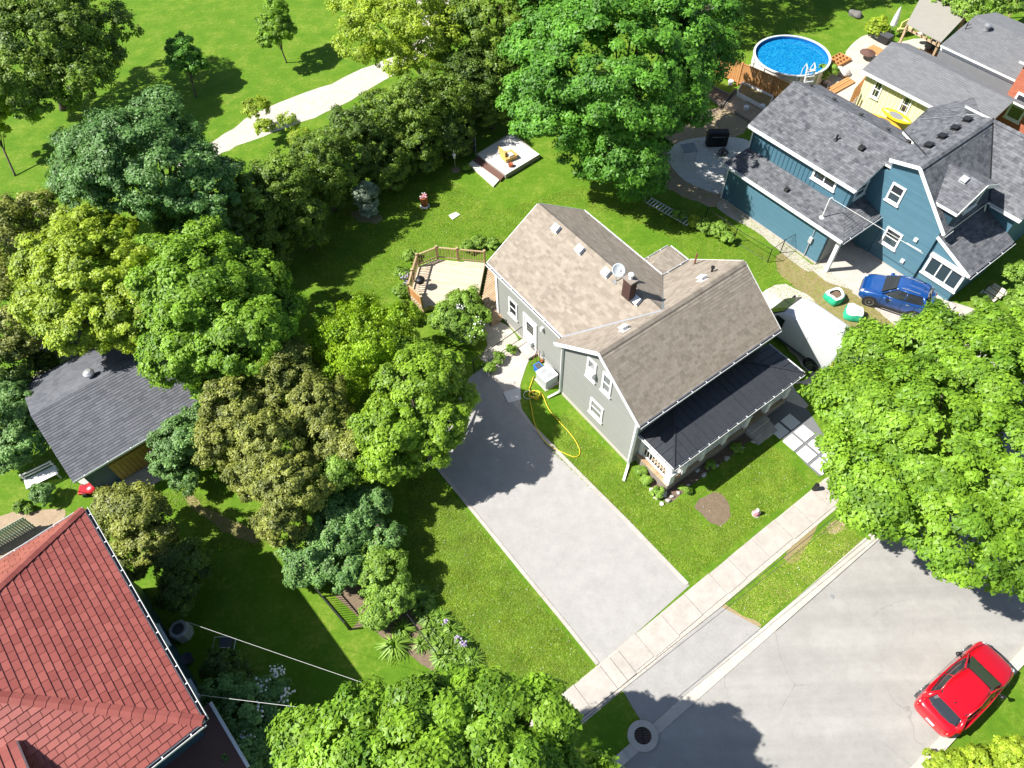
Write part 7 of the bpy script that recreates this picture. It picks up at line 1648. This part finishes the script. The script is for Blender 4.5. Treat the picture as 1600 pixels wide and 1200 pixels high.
mb=MB(); c=gp(1370,80); mb.box(c+V3(0,0,.03),1.4,1.0,.06,rz=G.rz); tag(mb.build('doormat','wood_cedar'),'brown wooden mat on the patio below the fire table','mat')
mb=MB(); c=gp(1352,92); mb.lathe(c+V3(0,0,.5),[(.6,0),(.1,.18),(0,.2)],10); tag(mb.build('table_cover','brown_canvas'),'brown cover peaking out left of the cream house roof','cover')
pg=thing('pergola','brown post pergola with a tan sheet roof over a seating corner','pergola',gp(1450,60)); hz=2.6
q=[gp(1416,38,hz),gp(1470,67,hz),gp(1514,20,hz+.15),gp(1444,-14,hz+.15)]
mb=MB(); mb.prism(q,(0,0,.06)); part(mb,'roof_sheet','tan_canvas',pg)
for p in (q[0]+(q[2]-q[0])*.03,q[1]+(q[3]-q[1])*.03,q[2]+(q[0]-q[2])*.03,q[3]+(q[1]-q[3])*.03): mb=MB(); mb.box(V3(p.x,p.y,1.29),.16,.16,2.58,rz=G.rz); part(mb,'post','wood_deck_warm',pg)
for k in range(7): 
    a=q[0].lerp(q[1],(k+.3)/7); b=q[3].lerp(q[2],(k+.3)/7); mb=MB(); mb.beam(a-V3(0,0,.09)-(b-a)*.04,b-V3(0,0,.09),.06,.14); part(mb,'rafter','wood_deck_warm',pg)
mb=MB(); mb.beam(q[0]-V3(0,0,.24),q[1]-V3(0,0,.24),.08,.14); part(mb,'beam','wood_deck_warm',pg)
mb=MB(); c=gp(1432,68); mb.blob(c+V3(0,0,.75),.45,5,.1,sz=.25); tag(mb.build('round_table','stone_pale'),'pale round table under the near pergola edge','table')
mb=MB(); c=gp(1452,78); mb.box(c+V3(0,0,.4),.7,.7,.5,rz=.4); tag(mb.build('armchair','plastic_dark',bevel=.08),'dark armchair in shade under the pergola','chair')
mb=MB(); c=gp(1438,88); mb.box(c+V3(0,0,.25),1.1,.5,.3,rz=G.rz); tag(mb.build('wooden_bench','wood_yellow',bevel=.03),'light wooden bench just in front of the pergola','bench')
mb=MB(); mb.prism([gp(1430,96,.04),gp(1455,108,.04),gp(1475,88,.04),gp(1450,76,.04)],(0,0,.02)); tag(mb.build('red_rug','terracotta'),'terracotta red mat partly hidden behind the cream house roof','rug')
gz=thing('curved_canopy','brown barrel shaped canopy beyond the grey roof at the right edge','canopy',gp(1582,45)); mb=MB()
c=gp(1582,44); 
for k in range(8):
    a=math.pi*k/8;b=math.pi*(k+1)/8; f=lambda t,yy:c+G.A*(math.cos(t)*1.1)+G.B*yy+V3(0,0,1.6+math.sin(t)*.9)
    mb.prism([f(a,-1),f(b,-1),f(b,1.2),f(a,1.2)],(0,0,.04))
part(mb,'shell','wood_cedar',gz); mb=MB()
for s in (-1.05,1.05):
    for yy in (-.95,1.1): mb.box(c+G.A*s+G.B*yy+V3(0,0,.8),.1,.1,1.6,rz=G.rz)
part(mb,'legs','wood_rail',gz)
# ------------------------------------------------------------ cables
def cable(label,a,b,sag,r,m,name='cable',cat='cable'):
    P=[]; 
    for i in range(25): t=i/24; p=Vector(a).lerp(Vector(b),t); p.z-=sag*4*t*(1-t); P.append(p)
    mb=MB(); mb.tube(P,r,6); return tag(mb.build(name,m),label,cat)
hw=3.0
def wpt(x,y,h=hw): return gp(x,y,h)
A1,B1=wpt(920,1113),wpt(1395,735); d=(B1-A1); a=A1-d*.55; b=B1+d*1.2
cable('upper overhead power cable running above the pavement',a,b,.0,.011,'wire_dark','power_cable','power cable')
A1,B1=wpt(928,1113),wpt(1400,742); d=(B1-A1); a=A1-d*.55; b=B1+d*1.2
cable('lower overhead cable just beside the upper power cable',a,b,.0,.009,'wire_dark','power_cable','power cable')
for i,(p_,l) in enumerate(((a,'wooden utility pole below the bottom street tree outside the view'),(b,'wooden utility pole beyond the right street maple'))):
    mb=MB(); mb.tube([V3(p_.x,p_.y,0),V3(p_.x,p_.y,3.3)],[.16,.13],10); t=thing('utility_pole',l,'utility pole',V3(p_.x,p_.y,0)); part(mb,'pole','bark',t);
cable('thin pale service cable from the red roofed house wall to the bottom street tree',gp(293,972,4.5),gp(600,1078,6.4),.05,.006,'wire_pale')
cable('second pale service cable just above the shaded lilac',gp(298,1084,4.8),gp(545,1114,6.0),.05,.007,'wire_pale')
cable('white service cable from the roof mast across the side gable',mast_top,gp(1442,396,4.6),.0,.014,'wire_pale')
mb=MB(); c=gp(878,1126); mb.tube([c,c+V3(0,0,.5)],.09,10); mb.lathe(c+V3(0,0,.5),[(.12,0),(.1,.1),(0,.16)],10); tag(mb.build('hydrant','rock'),'pale grey street hydrant in shade at the pavement end','hydrant')
# gnarled limb glimpsed, stump near walkway
mb=MB(); c=gp(1272,765); mb.lathe(c,[(.12,0),(.11,.5),(.0,.52)],8); tag(mb.build('bollard','black_metal'),'short dark post at the corner of walkway and pavement','post')
